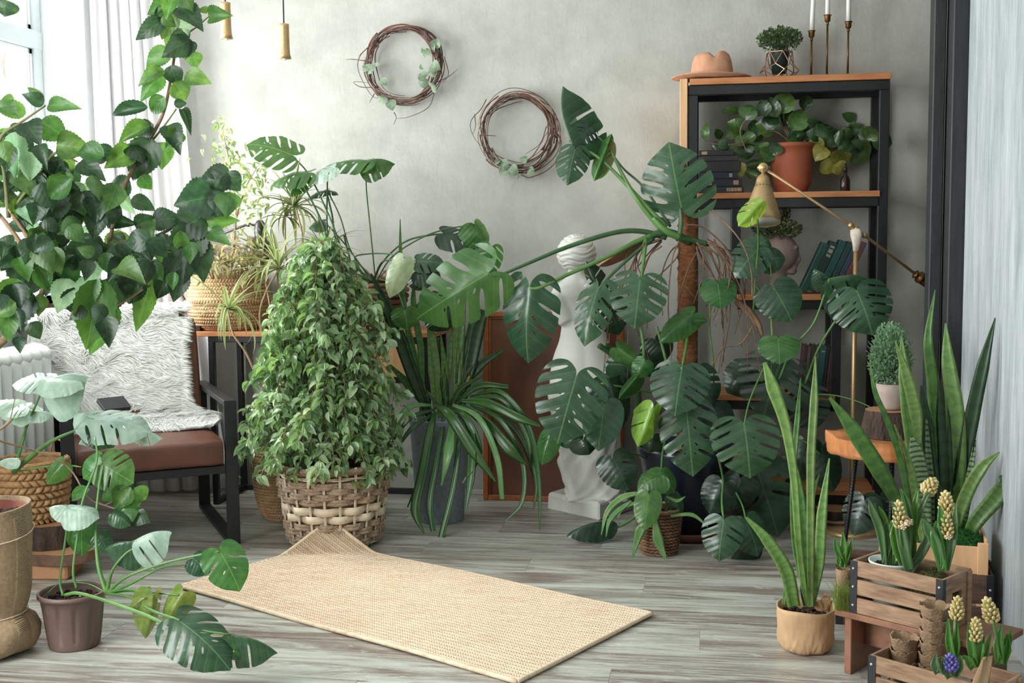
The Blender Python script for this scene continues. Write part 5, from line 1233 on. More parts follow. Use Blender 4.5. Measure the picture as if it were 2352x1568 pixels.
# leaves: (template, material, base x,y, tip x,y, width px, depth, depth change, tilt up, tilt right)
LV = [
 (TM[0], L_mon, 1565, 478, 1535, 325, 172, 5.0, -.02, .15, -.1), (TM[2], L_dark, 1350, 296, 1318, 350, 66, 5.08, 0, -.2, .2), (TFOLD[0], L_mon, 1318, 345, 1273, 196, 62, 5.05, .02, -.1, -.8),
 (TM[3], L_mon, 1320, 344, 1303, 420, 78, 5.02, -.06, .6, 0), (TFOLD[1], L_mid, 1395, 333, 1364, 414, 46, 5.02, 0, .2, 0), (TFOLD[1], L_mid, 1395, 333, 1405, 306, 22, 5.02, 0, .2, 0),
 (TM[1], L_mid, 1120, 628, 948, 735, 165, 4.86, .12, .1, 0), (TM[3], L_mon, 1216, 661, 1206, 838, 140, 4.84, .05, .1, -.3),
 (TM[0], L_mon, 1324, 863, 1280, 1018, 166, 4.62, -.05, .5, .1), (TH[0], L_mon, 1388, 930, 1374, 1035, 96, 4.75, -.05, .5, 0), (TH[1], L_dark, 1400, 880, 1428, 990, 96, 4.9, 0, .3, .3),
 (TM[1], L_mon, 1374, 662, 1338, 792, 96, 4.85, -.05, .5, -.3), (TFOLD[0], L_dark, 1374, 662, 1342, 600, 46, 4.87, 0, .2, -.3), (TM[0], L_mon, 1470, 643, 1457, 752, 134, 4.84, -.06, .5, 0), (TM[1], L_dark, 1392, 690, 1425, 770, 90, 4.95, .02, .1, .2),
 (TH[0], L_mid, 1648, 650, 1656, 708, 86, 4.95, -.03, .5, .1), (TH[1], L_mid, 1590, 722, 1515, 784, 62, 4.95, -.03, .3, 0), (TH[1], L_mid, 1590, 735, 1626, 736, 22, 4.95, 0, .3, 0),
 (TM[1], L_mon, 1566, 847, 1550, 950, 138, 4.72, -.08, .6, 0), (TM[0], L_mon, 1577, 943, 1592, 1094, 136, 4.74, -.05, .4, 0), (TM[0], L_mon, 1709, 975, 1724, 1096, 160, 4.66, -.07, .5, .1),
 (TM[2], L_dark, 1790, 838, 1752, 960, 176, 5.05, -.03, .2, 0), (TH[1], L_dark, 1722, 850, 1668, 900, 100, 5.15, 0, .2, -.2), (TH[0], L_mid, 1788, 778, 1791, 834, 96, 4.9, -.05, .55, 0), (TH[0], L_mon, 1777, 660, 1820, 738, 108, 4.95, -.04, .3, .1),
 (TM[1], L_mon, 1968, 668, 2006, 766, 146, 4.72, -.05, .3, .1), (TFOLD[0], L_mon, 1905, 640, 1998, 628, 80, 4.85, -.02, .9, 0), (TH[1], L_dark, 1928, 655, 1948, 755, 90, 4.95, 0, .1, 0), (TFOLD[1], L_mon, 1905, 640, 1872, 615, 46, 4.9, 0, .9, 0),
 (TMF[0], L_mon, 1740, 572, 1688, 636, 92, 4.95, -.02, .3, -.1), (TH[1], L_mon, 1755, 595, 1806, 590, 66, 4.96, 0, .3, 0), (TH[1], L_mon, 1742, 565, 1765, 545, 60, 4.97, 0, .3, 0),
 (TFOLD[0], L_lime, 1748, 466, 1699, 516, 50, 4.7, -.02, .2, .2), (TFOLD[0], L_lime, 1500, 938, 1467, 1026, 62, 4.7, -.02, .2, .2), (TFOLD[1], L_lime, 1496, 940, 1503, 1008, 46, 4.72, 0, .2, .4),
 (TMF[1], L_dark, 1408, 1052, 1444, 1126, 92, 4.85, -.03, .3, 0), (TH[1], L_mid, 1262, 1000, 1242, 1068, 56, 5.0, 0, .2, -.3), (TH[2], L_mon, 1310, 1000, 1322, 1030, 60, 5.0, 0, .2, 0),
 (TMF[0], L_mon, 1662, 1198, 1650, 1288, 98, 4.6, -.04, .4, -.1), (TH[1], L_mon, 1714, 1195, 1744, 1278, 88, 4.64, -.02, .3, .3), (TH[1], L_dark, 1700, 1230, 1742, 1298, 90, 4.7, 0, .3, .1), (TH[1], L_dark, 1658, 1112, 1628, 1180, 84, 4.8, 0, .3, 0),
 (TMF[0], L_dark, 1742, 1085, 1790, 1236, 150, 4.95, 0, .25, 0), (TH[1], L_dark, 1700, 1100, 1680, 1170, 90, 4.9, 0, .3, -.2), (TH[1], L_dark, 1885, 1042, 1915, 1132, 84, 5.0, 0, .2, .1), (TH[1], L_dark, 1850, 1020, 1830, 1110, 90, 5.05, 0, .1, .1),
 (TH[1], L_dark, 1505, 780, 1530, 830, 80, 5.15, 0, .1, .2), (TH[1], L_dark, 1480, 815, 1500, 865, 80, 5.15, 0, .1, .2), (TMF[0], L_dark, 1600, 860, 1640, 935, 100, 4.95, 0, .3, .3), (TH[0], L_dark, 1640, 940, 1665, 1010, 90, 5.0, 0, .2, .3),
 (TH[1], L_dark, 1430, 830, 1400, 900, 80, 4.95, 0, .3, -.2), (TH[1], L_dark, 1800, 1120, 1830, 1200, 96, 5.1, 0, .2, .2), (TMF[1], L_dark, 1560, 1100, 1530, 1180, 80, 5.0, 0, .2, 0), (TH[2], L_dark, 1395, 1195, 1300, 1222, 60, 4.98, -.04, 1.4, 0),
 (TM[2], L_dark, 1845, 900, 1870, 990, 110, 5.1, 0, .2, 0), (TH[2], L_mid, 1420, 800, 1475, 842, 50, 4.85, 0, .2, 0), (TH[2], L_mid, 1480, 830, 1460, 868, 50, 4.8, 0, .2, 0), (TFOLD[1], L_mid, 1462, 866, 1420, 915, 36, 4.8, 0, .2, 0), (TFOLD[1], L_mon, 1400, 836, 1440, 838, 40, 4.8, 0, .4, 0),
 (TMF[0], L_dark, 1985, 1150, 1960, 1230, 90, 4.75, 0, .4, -.2), (TMF[1], L_dark, 2020, 1140, 2035, 1210, 90, 4.75, 0, .4, .2), (TH[1], L_dark, 1500, 1000, 1490, 1040, 60, 4.9, 0, .3, 0), (TH[2], L_dark, 1340, 1010, 1355, 1045, 70, 4.9, 0, .3, 0)]
for q in LV: pleaf(P, q[0], q[1], *q[2:8], dt=q[8], u=q[9], s=q[10])
for q in [([(1632, 690, 4.95), (1630, 760, 5.0), (1640, 850, 5.02), (1632, 960, 5.05)], 3), ([(1777, 835, 4.95), (1776, 790, 4.95), (1772, 738, 4.97), (1777, 662, 4.95)], 4), ([(1709, 975, 4.66), (1722, 920, 4.75), (1752, 850, 4.85), (1765, 830, 4.9)], 3),
          ([(1968, 668, 4.72), (1930, 720, 4.8), (1880, 800, 4.9), (1850, 880, 5.0)], 4), ([(1905, 640, 4.85), (1870, 740, 4.9), (1820, 800, 4.95), (1790, 870, 5.0)], 4), ([(1740, 505, 4.72), (1742, 560, 4.85), (1735, 640, 4.95), (1730, 720, 5.0)], 4),
          ([(1768, 595, 4.95), (1772, 640, 4.95)], 2.5), ([(1472, 752, 4.84), (1478, 800, 4.85), (1478, 860, 4.9), (1465, 900, 4.9)], 5), ([(1508, 750, 5.0), (1520, 790, 5.0), (1535, 850, 5.0)], 5), ([(1380, 880, 4.9), (1440, 890, 4.92), (1520, 905, 4.95)], 3.5),
          ([(1662, 1198, 4.6), (1658, 1150, 4.7), (1660, 1100, 4.8), (1650, 1050, 4.9)], 4), ([(1714, 1195, 4.64), (1705, 1160, 4.7), (1690, 1130, 4.8)], 3), ([(1518, 1092, 4.76), (1522, 1040, 4.85), (1530, 1000, 4.9)], 3.5), ([(1788, 1000, 5.0), (1850, 1015, 5.0), (1885, 1045, 5.0)], 3.5),
          ([(1405, 1052, 4.85), (1450, 1040, 4.95), (1500, 1060, 5.05)], 3), ([(1850, 905, 5.1), (1920, 908, 4.9), (1990, 930, 4.75), (2030, 960, 4.6)], 1.8), ([(1566, 847, 4.72), (1575, 800, 4.9), (1580, 760, 5.0)], 5), ([(1395, 1215, 4.98), (1440, 1200, 5.0), (1500, 1150, 5.05)], 5)]:
    st_('petiole', q[0], q[1], n=7)
# twisted old stem beside the statue
st_('stem', [(1392, 790, 4.95), (1420, 820, 4.95), (1450, 845, 4.95), (1462, 880, 4.95), (1470, 940, 5.0), (1500, 1010, 5.05), (1530, 1060, 5.1)], [9, 12, 14, 13, 11, 12, 13], M_petd)
st_('stem', [(1376, 793, 4.9), (1400, 810, 4.92), (1418, 825, 4.93)], [10, 9, 8], M_petd)
st_('stem', [(1690, 690, 5.0), (1720, 715, 5.0), (1742, 745, 5.0), (1750, 770, 5.0)], [10, 13, 10, 6], M_root)
for k in range(34):
    x0 = rr.choice([1480, 1520, 1560, 1600, 1625, 1640]); y0 = rr.uniform(545, 575); side = 1 if x0 > 1570 else -1; l = rr.uniform(120, 330); xx = x0+side*rr.uniform(10, 150)*(l/300)
    d0 = 5.02+rr.uniform(-.1, .1); arch_ = rr.uniform(10, 70)*(side)
    st_('aerial_root', [(x0, y0, d0), (x0+arch_*.8, y0+l*.15, d0), (x0+(xx-x0)*.7+arch_*.6, y0+l*.5, d0), (xx+rr.uniform(-15, 15), y0+l, d0)], [3, 2.4, 2, 1.3], M_root, n=6)
for q in [[(1620, 480, 5), (1660, 505, 4.95), (1705, 560, 4.9), (1725, 620, 4.9), (1728, 680, 4.9)], [(1560, 517, 5), (1610, 520, 5), (1660, 560, 5), (1700, 610, 5), (1740, 570, 5.0)], [(1640, 560, 5), (1690, 650, 5), (1740, 760, 5), (1775, 810, 5)], [(1630, 850, 5), (1660, 800, 5), (1700, 790, 5), (1730, 748, 5)], [(1605, 570, 4.98), (1580, 620, 4.96), (1560, 690, 4.97), (1555, 760, 5)], [(1570, 650, 4.97), (1600, 690, 4.98)]]:
    st_('aerial_root', q, 2.6, M_root, n=6)
pleaf(P, TFOLD[1], pm('dry_sheath', C(150, 96, 72), C(176, 124, 96), rough=.7), 1468, 552, 1370, 612, 26, 4.96, u=.1)
# ---------------------------------------------------------------- small twig basket plant
S5 = sw_
for q in [(TH[1], L_mid, 1516, 1092, 1462, 1124, 74, 4.72, 0, .8, 0), (TH[1], L_mid, 1520, 1090, 1552, 1132, 62, 4.72, 0, .6, .2), (TH[0], L_mid, 1490, 1138, 1480, 1217, 64, 4.66, -.05, .7, 0), (TH[1], L_mon, 1545, 1140, 1566, 1185, 40, 4.75, 0, .5, 0)]: pleaf(S5, q[0], q[1], *q[2:8], dt=q[8], u=q[9], s=q[10])
for q in [([(1490, 1138, 4.66), (1500, 1170, 4.75), (1512, 1190, 4.82)], 2.5), ([(1516, 1092, 4.72), (1520, 1140, 4.78), (1516, 1190, 4.82)], 3), ([(1545, 1140, 4.75), (1530, 1170, 4.8), (1520, 1190, 4.82)], 2.5)]: ptube(S5, 'petiole', q[0], q[1], M_pet, n=6)
L_strap = None
def bandmat(name, base, band, edge, nb=14, wob=.5, edgew=.44, rough=.4, transl=.18, bandmix=.6, tip=None):
    m, nt, p = base_mat(name); uv = nd(nt, 'ShaderNodeUVMap'); sp = nd(nt, 'ShaderNodeSeparateXYZ'); nt.links.new(uv.outputs[0], sp.inputs[0])
    ax = math_(nt, 'ABSOLUTE', math_(nt, 'SUBTRACT', sp.outputs[0], .5))
    n = ntex(nt, coords(nt, (1, 1, 1), jitter=True), 30, 3); n2 = ntex(nt, coords(nt, (1, 1, 1), jitter=True), 110, 3)
    t = math_(nt, 'ADD', math_(nt, 'MULTIPLY', sp.outputs[1], nb*6.283), math_(nt, 'ADD', math_(nt, 'MULTIPLY', n, 14*wob), math_(nt, 'MULTIPLY', n2, 5*wob)))
    s_ = math_(nt, 'MULTIPLY_ADD', math_(nt, 'SINE', t), .5, .5)
    f = math_(nt, 'MULTIPLY', math_(nt, 'POWER', s_, 2.0), bandmix)
    col = mixc(nt, f, base, band); col = vary(nt, col, .14, .012)
    if edge: col = mixc(nt, math_(nt, 'MULTIPLY', math_(nt, 'GREATER_THAN', ax, edgew), .8), col, edge)
    if tip: col = mixc(nt, math_(nt, 'GREATER_THAN', sp.outputs[1], .975), col, tip)
    nt.links.new(col, p.inputs['Base Color']); p.inputs['Roughness'].default_value = rough
    tr = nd(nt, 'ShaderNodeBsdfTranslucent'); hs = nd(nt, 'ShaderNodeHueSaturation'); hs.inputs['Value'].default_value = 2.0; hs.inputs['Hue'].default_value = .48; nt.links.new(col, hs.inputs['Color']); nt.links.new(hs.outputs[0], tr.inputs[0])
    mx = nd(nt, 'ShaderNodeMixShader'); mx.inputs[0].default_value = transl; nt.links.new(p.outputs[0], mx.inputs[1]); nt.links.new(tr.outputs[0], mx.inputs[2]); nt.links.new(mx.outputs[0], nt.nodes['Material Output'].inputs[0]); return m
B_lt = bandmat('snake_plant_light', C(112, 146, 78), C(64, 100, 48), C(150, 172, 96), nb=15, bandmix=.42, wob=.9)
B_md = bandmat('snake_plant_mid', C(84, 124, 60), C(40, 78, 40), C(112, 142, 66), nb=13, bandmix=.5, wob=.8)
B_dk = bandmat('snake_plant_dark', C(46, 76, 44), C(28, 54, 34), None, nb=12)
B_st = bandmat('snake_plant_striped', C(140, 166, 126), C(34, 62, 40), C(96, 130, 70), nb=22, wob=.25, bandmix=.95)
B_strap = bandmat('strap_leaf', C(52, 92, 44), C(66, 108, 54), None, nb=2, bandmix=.4, rough=.3, transl=.22)
B_pstrap = bandmat('pale_strap_leaf', C(104, 148, 88), C(140, 174, 124), None, nb=2, bandmix=.5, rough=.3, transl=.3)
B_or = bandmat('yellowing_blade', C(140, 140, 40), C(206, 140, 56), None, nb=.5, wob=.1, bandmix=.8)
for q in [([(1478, 1130), (1430, 1142), (1395, 1175), (1381, 1228)], [6, 16, 12, 2]), ([(1478, 1150), (1430, 1165), (1400, 1195), (1392, 1232)], [5, 12, 10, 2]), ([(1490, 1190), (1470, 1220), (1452, 1282)], [8, 24, 3]), ([(1505, 1195), (1512, 1240), (1532, 1290)], [10, 26, 3]), ([(1530, 1140), (1555, 1150), (1574, 1140)], [5, 9, 2]), ([(1540, 1185), (1590, 1182), (1626, 1210)], [5, 10, 2]), ([(1450, 1150), (1425, 1170), (1420, 1190)], [5, 14, 2])]:
    pblade(S5, q[0], q[1], 4.72, B_pstrap, fold=.12)
# ---------------------------------------------------------------- tall grey planter: snake plant and strap leaves
G4 = gp_
for q in [([(990, 965, 5.35), (948, 860, 5.3), (900, 730, 5.26), (852, 628, 5.22)], [14, 30, 30, 4], B_dk), ([(986, 950), (955, 830), (930, 720), (921, 600), (919, 503)], [10, 16, 14, 10, 2], B_md), ([(1010, 960), (1005, 860), (990, 760), (970, 700)], [10, 16, 16, 3], B_lt),
          ([(1030, 950), (1022, 850), (1012, 766)], [10, 17, 3], B_md), ([(1046, 950), (1052, 850), (1058, 760), (1070, 672)], [14, 22, 22, 3], B_md), ([(1040, 940), (1060, 830), (1078, 760), (1084, 720), (1080, 676)], [10, 15, 13, 11, 2], B_dk), ([(1062, 930), (1082, 830), (1096, 760), (1112, 712)], [14, 30, 34, 20], B_dk),
          ([(1050, 945), (1050, 850), (1043, 740)], [10, 17, 3], B_lt), ([(1000, 940), (992, 850), (982, 752)], [10, 18, 3], B_lt), ([(1020, 940), (1032, 830), (1040, 742)], [10, 15, 3], B_md), ([(1030, 940), (1090, 850), (1162, 800)], [12, 26, 4], B_dk), ([(1040, 940), (1060, 890), (1084, 846)], [10, 19, 14], B_or),
          ([(990, 945), (945, 890), (895, 838)], [12, 24, 6], B_md), ([(1025, 930), (1020, 880), (1015, 830)], [12, 20, 3], B_dk), ([(968, 955), (974, 920), (974, 892)], [12, 20, 3], B_lt), ([(1000, 930), (1015, 880), (1030, 815)], [10, 16, 3], B_lt), ([(970, 920), (966, 800), (950, 700), (952, 640)], [10, 16, 14, 3], B_md), ([(1060, 930), (1075, 880), (1070, 800)], [10, 15, 3], B_dk)]:
    pblade(G4, q[0], q[1], 5.36, q[2], fold=.22)
for q in [([(1000, 945, 5.3), (988, 990, 5.2), (972, 1080, 5.14), (955, 1170, 5.12), (975, 1226, 5.1)], [8, 18, 22, 24, 3], B_strap), ([(1020, 950, 5.3), (1005, 1050, 5.16), (988, 1150, 5.12), (996, 1220, 5.1)], [8, 14, 16, 14], B_strap), ([(1055, 930, 5.3), (1054, 1010, 5.16), (1043, 1110, 5.13), (1014, 1235, 5.1)], [6, 10, 14, 16], B_strap),
          ([(1000, 940, 5.3), (940, 962, 5.25), (885, 1040, 5.22)], [6, 12, 3], B_strap), ([(1000, 948, 5.3), (945, 985, 5.22), (896, 1055, 5.2)], [6, 12, 3], B_strap), ([(990, 930, 5.3), (940, 935, 5.25), (900, 990, 5.2), (892, 1020, 5.2)], [6, 14, 16, 6], B_pstrap), ([(1000, 930, 5.28), (1035, 955, 5.16), (1085, 1030, 5.12), (1138, 1105, 5.1)], [10, 26, 30, 5], B_strap),
          ([(1040, 930, 5.26), (1100, 960, 5.14), (1142, 1050, 5.1), (1154, 1146, 5.1)], [8, 14, 15, 12], B_pstrap), ([(1060, 920, 5.28), (1120, 926, 5.18), (1190, 958, 5.12), (1240, 978, 5.1)], [8, 22, 22, 8], B_strap), ([(1060, 930, 5.28), (1120, 975, 5.16), (1170, 1030, 5.1), (1208, 1066, 5.1)], [10, 26, 30, 6], B_strap),
          ([(1080, 930, 5.28), (1150, 965, 5.16), (1200, 1060, 5.12), (1200, 1150, 5.1), (1162, 1196, 5.1)], [6, 12, 12, 10, 3], B_strap), ([(1080, 910, 5.3), (1150, 900, 5.2), (1215, 980, 5.15), (1238, 1100, 5.14), (1240, 1216, 5.12)], [6, 12, 14, 12, 3], B_strap), ([(1050, 925, 5.3), (1100, 885, 5.25), (1168, 888, 5.2)], [6, 18, 12], B_strap),
          ([(1060, 930, 5.28), (1082, 1000, 5.14), (1082, 1090, 5.12), (1070, 1175, 5.1)], [8, 22, 22, 4], B_strap), ([(1042, 950, 5.28), (1032, 1030, 5.12), (1014, 1115, 5.12)], [8, 26, 4], B_pstrap), ([(1030, 935, 5.3), (1070, 960, 5.16), (1100, 1040, 5.13), (1062, 1110, 5.12)], [8, 18, 20, 3], B_strap),
          ([(1090, 935, 5.3), (1180, 980, 5.2), (1230, 1090, 5.15), (1226, 1170, 5.14)], [6, 14, 14, 3], B_strap), ([(1070, 920, 5.3), (1150, 915, 5.2), (1210, 1000, 5.16), (1218, 1080, 5.15)], [6, 12, 12, 3], B_strap), ([(1000, 945, 5.32), (985, 1020, 5.22), (962, 1100, 5.2), (936, 1165, 5.18)], [5, 9, 8, 3], B_strap), ([(1040, 925, 5.3), (1060, 890, 5.28), (1110, 862, 5.25)], [8, 14, 4], B_strap), ([(1010, 935, 5.3), (980, 900, 5.28), (1000, 912, 5.2)], [5, 8, 3], B_strap)]:
    pblade(G4, q[0], q[1], 5.2, q[2], fold=.14, twist=.5)
# ---------------------------------------------------------------- big snake plant by the partition
K = lbx
for q in [([(2168, 1262, 3.98), (2160, 1100, 3.96), (2145, 900, 3.94), (2132, 780, 3.92), (2148, 665, 3.92)], [24, 34, 30, 20, 2], B_md), ([(2185, 1262, 3.94), (2196, 1100, 3.92), (2194, 950, 3.9), (2178, 830, 3.9), (2172, 742, 3.9)], [24, 44, 42, 30, 3], B_lt),
          ([(2185, 1262, 3.96), (2205, 1110, 3.92), (2232, 960, 3.88), (2258, 840, 3.84), (2286, 730, 3.82)], [22, 32, 34, 28, 3], B_dk), ([(2120, 1255, 3.9), (2106, 1080, 3.88), (2090, 950, 3.86), (2078, 860, 3.86), (2070, 770, 3.86)], [24, 36, 38, 28, 3], B_lt),
          ([(2112, 1018, 3.82), (2104, 950, 3.82), (2085, 870, 3.82), (2056, 782, 3.82)], [10, 28, 26, 3], B_lt), ([(2128, 1256, 3.86), (2118, 1120, 3.84), (2104, 1040, 3.83), (2094, 1000, 3.83)], [26, 38, 34, 6], B_st), ([(2150, 1258, 3.92), (2140, 1120, 3.9), (2126, 980, 3.9), (2116, 885, 3.9)], [26, 36, 36, 6], B_dk),
          ([(2100, 1262, 3.9), (2064, 1160, 3.8), (2020, 1080, 3.72), (1962, 990, 3.68), (1905, 912, 3.66)], [14, 26, 38, 36, 6], B_md), ([(2100, 1240, 3.84), (2074, 1080, 3.8), (2040, 970, 3.78), (2010, 900, 3.76), (1998, 828, 3.76)], [10, 14, 13, 11, 2], B_md), ([(2118, 1240, 3.8), (2092, 1080, 3.8), (2054, 974, 3.8)], [12, 19, 3], B_lt),
          ([(2180, 1262, 3.88), (2214, 1150, 3.84), (2252, 1078, 3.8), (2296, 1038, 3.78)], [16, 30, 28, 3], B_lt), ([(2210, 1262, 3.86), (2240, 1200, 3.82), (2290, 1140, 3.8), (2306, 1108, 3.8), (2296, 1092, 3.8)], [12, 34, 40, 26, 8], B_md), ([(2140, 1245, 3.9), (2134, 1100, 3.89), (2128, 960, 3.88)], [18, 24, 4], B_st), ([(2170, 1260, 3.93), (2172, 1100, 3.91), (2166, 960, 3.91), (2156, 870, 3.91)], [26, 34, 32, 4], B_dk),
          ([(2200, 1262, 3.95), (2222, 1130, 3.9), (2240, 1010, 3.88)], [16, 24, 4], B_st), ([(2160, 1260, 3.86), (2168, 1180, 3.85), (2150, 1100, 3.85)], [30, 40, 6], B_dk)]:
    pblade(K, q[0], q[1], 3.86, q[2], fold=.2)
# ---------------------------------------------------------------- snake plant in kraft paper bag
c11 = onz(1850, 1488); c11.z = 0; kd = 3.7
kp = thing('kraft_bag_plant', c11, 'slender snake plant in a crumpled kraft paper bag pot', 'potted plant')
M_kraft = pm('kraft_paper', C(174, 140, 104), C(196, 162, 124), scale=7, rough=.75, bump=.2)
def krf(r, z, g, i):
    v_ = Vector((math.cos(g)*2.2, math.sin(g)*2.2, z*22)); k = (noise.noise(v_)+.6*abs(noise.noise(v_*2.3))+.5*noise.noise(v_*5))*.5
    return r+k*(.013 if z < .05 else .005), z+(.003*math.sin(g*3+1) if z > .12 else 0)
MB().lathe([(0, .002), (.066, .002), (.073, .004), (.078, .01), (.081, .017), (.083, .025), (.0845, .035), (.0855, .045), (.0865, .058), (.0875, .072), (.088, .085), (.0882, .098), (.0885, .11), (.089, .125), (.0895, .138), (.0865, .138), (.085, .11), (.083, .09), (0, .088)], c11, 140, fn=krf).build('paper_bag', M_kraft, kp, sm=True)
sl = MB(); clump(sl, c11+Vector((0, 0, .105)), .078, 60, .009, 31); sl.build('soil', M_soil, kp)
cr_ = MB(); ccp = c11+Vector((.05, .045, .125)); cr_.grid(lambda u, v: ccp+Vector((.055*(u-.5)+.012*math.sin(v*9), .03*(v-.5), .02*math.sin(u*8+v*3)+.018*v)), 8, 6, uvs=False); cro = cr_.build('crumpled_flap', M_kraft, kp, sm=False); cro.modifiers.new('t', 'SOLIDIFY').thickness = .001
for q in [([(1852, 1392, 3.68), (1835, 1250, 3.67), (1824, 1100, 3.66), (1805, 980, 3.66), (1775, 890, 3.66), (1756, 832, 3.66)], [16, 16, 18, 24, 30, 8], B_lt), ([(1858, 1392, 3.70), (1826, 1250, 3.72), (1822, 1100, 3.72), (1832, 960, 3.72), (1839, 868, 3.72)], [14, 14, 14, 13, 2], B_md),
          ([(1862, 1392, 3.66), (1862, 1200, 3.66), (1863, 1050, 3.66), (1870, 920, 3.66), (1873, 818, 3.66)], [14, 18, 20, 19, 2], B_lt), ([(1864, 1392, 3.68), (1882, 1290, 3.66), (1888, 1180, 3.65), (1905, 1052, 3.65)], [14, 24, 24, 3], B_lt), ([(1858, 1392, 3.71), (1850, 1250, 3.71), (1838, 1140, 3.71), (1822, 1040, 3.71)], [14, 22, 24, 4], B_md),
          ([(1824, 1390, 3.66), (1806, 1310, 3.62), (1762, 1240, 3.6), (1714, 1188, 3.6)], [28, 32, 26, 6], B_lt), ([(1868, 1150, 3.68), (1872, 1118, 3.68), (1882, 1088, 3.68)], [6, 9, 2], B_lt), ([(1800, 1388, 3.7), (1803, 1360, 3.7), (1806, 1335, 3.7)], [8, 9, 4], B_pstrap), ([(1848, 1390, 3.66), (1842, 1370, 3.66), (1838, 1345, 3.65)], [5, 4, 1], B_dk), ([(1812, 1388, 3.72), (1812, 1340, 3.72), (1810, 1290, 3.72)], [10, 12, 9], B_md)]:
    pblade(kp, q[0], q[1], 3.68, q[2], fold=.2)
# ---------------------------------------------------------------- peat pots and hyacinths
_g = 'paper peat pots nested in two stacks'
t1 = peat(2075, 1614, .040, .001, 5, ['peat pot at the bottom of the left stack, mostly hidden']+['second peat pot from the bottom of the left stack', 'third peat pot, at mid height of the left stack', 'peat pot just under the torn top rim of the left stack']+['topmost peat pot of the left stack with a torn rim'], grp=_g)
t1b = peat(2143, 1624, .042, .001, 8, ['peat pot at the bottom of the right stack, hidden by the crate']+['%s peat pot up the taller right stack' % o_ for o_ in ('second', 'third', 'fourth', 'fifth', 'sixth', 'seventh')]+['topmost peat pot of the taller right stack, in front of the slatted crate'], grp=_g)
M_bud = pm('cream_hyacinth_bud', C(176, 158, 98), C(206, 190, 136), scale=30, rough=.55, var=.0); M_budp = pm('blush_floret', C(214, 184, 156), C(228, 204, 180), rough=.6); M_purp = pm('purple_floret', C(74, 66, 140), C(122, 112, 182), scale=40, rough=.5)
L_hy = bandmat('hyacinth_leaf', C(72, 128, 44), C(92, 146, 60), C(150, 178, 120), nb=1, bandmix=.4, edgew=.46, rough=.3, transl=.22)
L_hyd = bandmat('hyacinth_leaf_dark', C(76, 112, 66), C(104, 138, 88), C(150, 172, 130), nb=1, bandmix=.4, edgew=.46, rough=.32, transl=.2)
def spike(par, x0, y0, x1, y1, wpx, d, m=M_bud, n=44, seed=0, open_=0):
    q = random.Random(seed); a, b = at(x0, y0, d), at(x1, y1, d); L = (b-a).length; ax = (b-a)/L; X = ax.orthogonal().normalized(); Y = ax.cross(X); R_ = wpx*1.22*d/FPX/2; mb = MB()
    mb.tube([a, b], [R_*.3, R_*.2], 8); k = 0
    rows = max(6, int(L/(R_*.42)))
    for i in range(rows):
        t_ = i/(rows-1); rr_ = R_*.72*(1-.62*t_**1.6)*(1 if t_ > .12 else .8); nb_ = 7 if t_ < .7 else 5
        for j in range(nb_):
            g = 2*PI*(j+.5*(i % 2))/nb_; o_ = X*math.cos(g)+Y*math.sin(g); dv = (o_*.75+ax*.8).normalized(); bl = R_*.42
            mb.ball(a+ax*L*t_*.95+o_*rr_, (bl*.50, bl*.50, bl*q.uniform(.85, 1.1)), 7, 5, M=align(Vector((0, 0, 0)), dv))
    mb.ball(b, (R_*.3, R_*.3, R_*.5), 7, 5, M=align(Vector((0, 0, 0)), ax)); mb.build('flower_spike', m, par)
    for j in range(open_):
        g = q.uniform(0, 2*PI); o_ = X*math.cos(g)+Y*math.sin(g); p0 = a+ax*L*q.uniform(.0, .25)+o_*R_*.5; f = MB(); f.tube([p0, p0+o_*R_*.9-Vector((0, 0, R_*.1))], [R_*.16, R_*.22], 7)
        for s_ in range(6):
            gg_ = 2*PI*s_/6; Z = o_; XX = Z.orthogonal().normalized(); YY = Z.cross(XX); f.ball(p0+o_*R_*.95+(XX*math.cos(gg_)+YY*math.sin(gg_))*R_*.3, (R_*.16, R_*.16, R_*.1), 5, 3)
        f.build('floret', M_budp, par)
hm2 = mb_
pblade(hm2, [(2088, 1308), (2075, 1250), (2062, 1190), (2048, 1150)], [22, 26, 22, 3], 3.36, L_hyd, fold=.3)
for q in [([(2080, 1308), (2068, 1260), (2060, 1225), (2056, 1195)], [16, 36, 34, 5], L_hy), ([(2092, 1310), (2120, 1262), (2132, 1228), (2122, 1180)], [16, 22, 20, 3], L_hyd)]: pblade(pw, q[0], q[1], 3.38, q[2], fold=.35) if False else pblade(hm2, q[0], q[1], 3.38, q[2], fold=.35)
for q in [([(2075, 1308), (2060, 1255), (2050, 1215), (2046, 1195)], [14, 16, 12, 3], L_hy), ([(2090, 1308), (2095, 1250), (2080, 1200), (2072, 1130)], [14, 20, 22, 4], L_hy), ([(2085, 1300), (2088, 1220), (2084, 1160), (2068, 1122)], [14, 18, 18, 6], L_hyd), ([(2090, 1300), (2098, 1220), (2100, 1170), (2108, 1126)], [12, 18, 18, 5], L_hy), ([(2096, 1240), (2112, 1180), (2128, 1140), (2138, 1130)], [10, 12, 10, 3], L_hyd)]: pblade(hm2, q[0], q[1], 3.4, q[2], fold=.35)
ptube(hm2, 'flower_stem', [(2086, 1300, 3.38), (2070, 1250, 3.36), (2066, 1212, 3.36)], 4, M_pet); spike(hm2, 2068, 1208, 2063, 1155, 30, 3.36, seed=1, open_=6)
ptube(hm2, 'flower_stem', [(2092, 1290, 3.42), (2108, 1190, 3.42), (2124, 1140, 3.42), (2130, 1128, 3.42)], 5, M_pet); spike(hm2, 2128, 1130, 2144, 1104, 34, 3.42, seed=2)
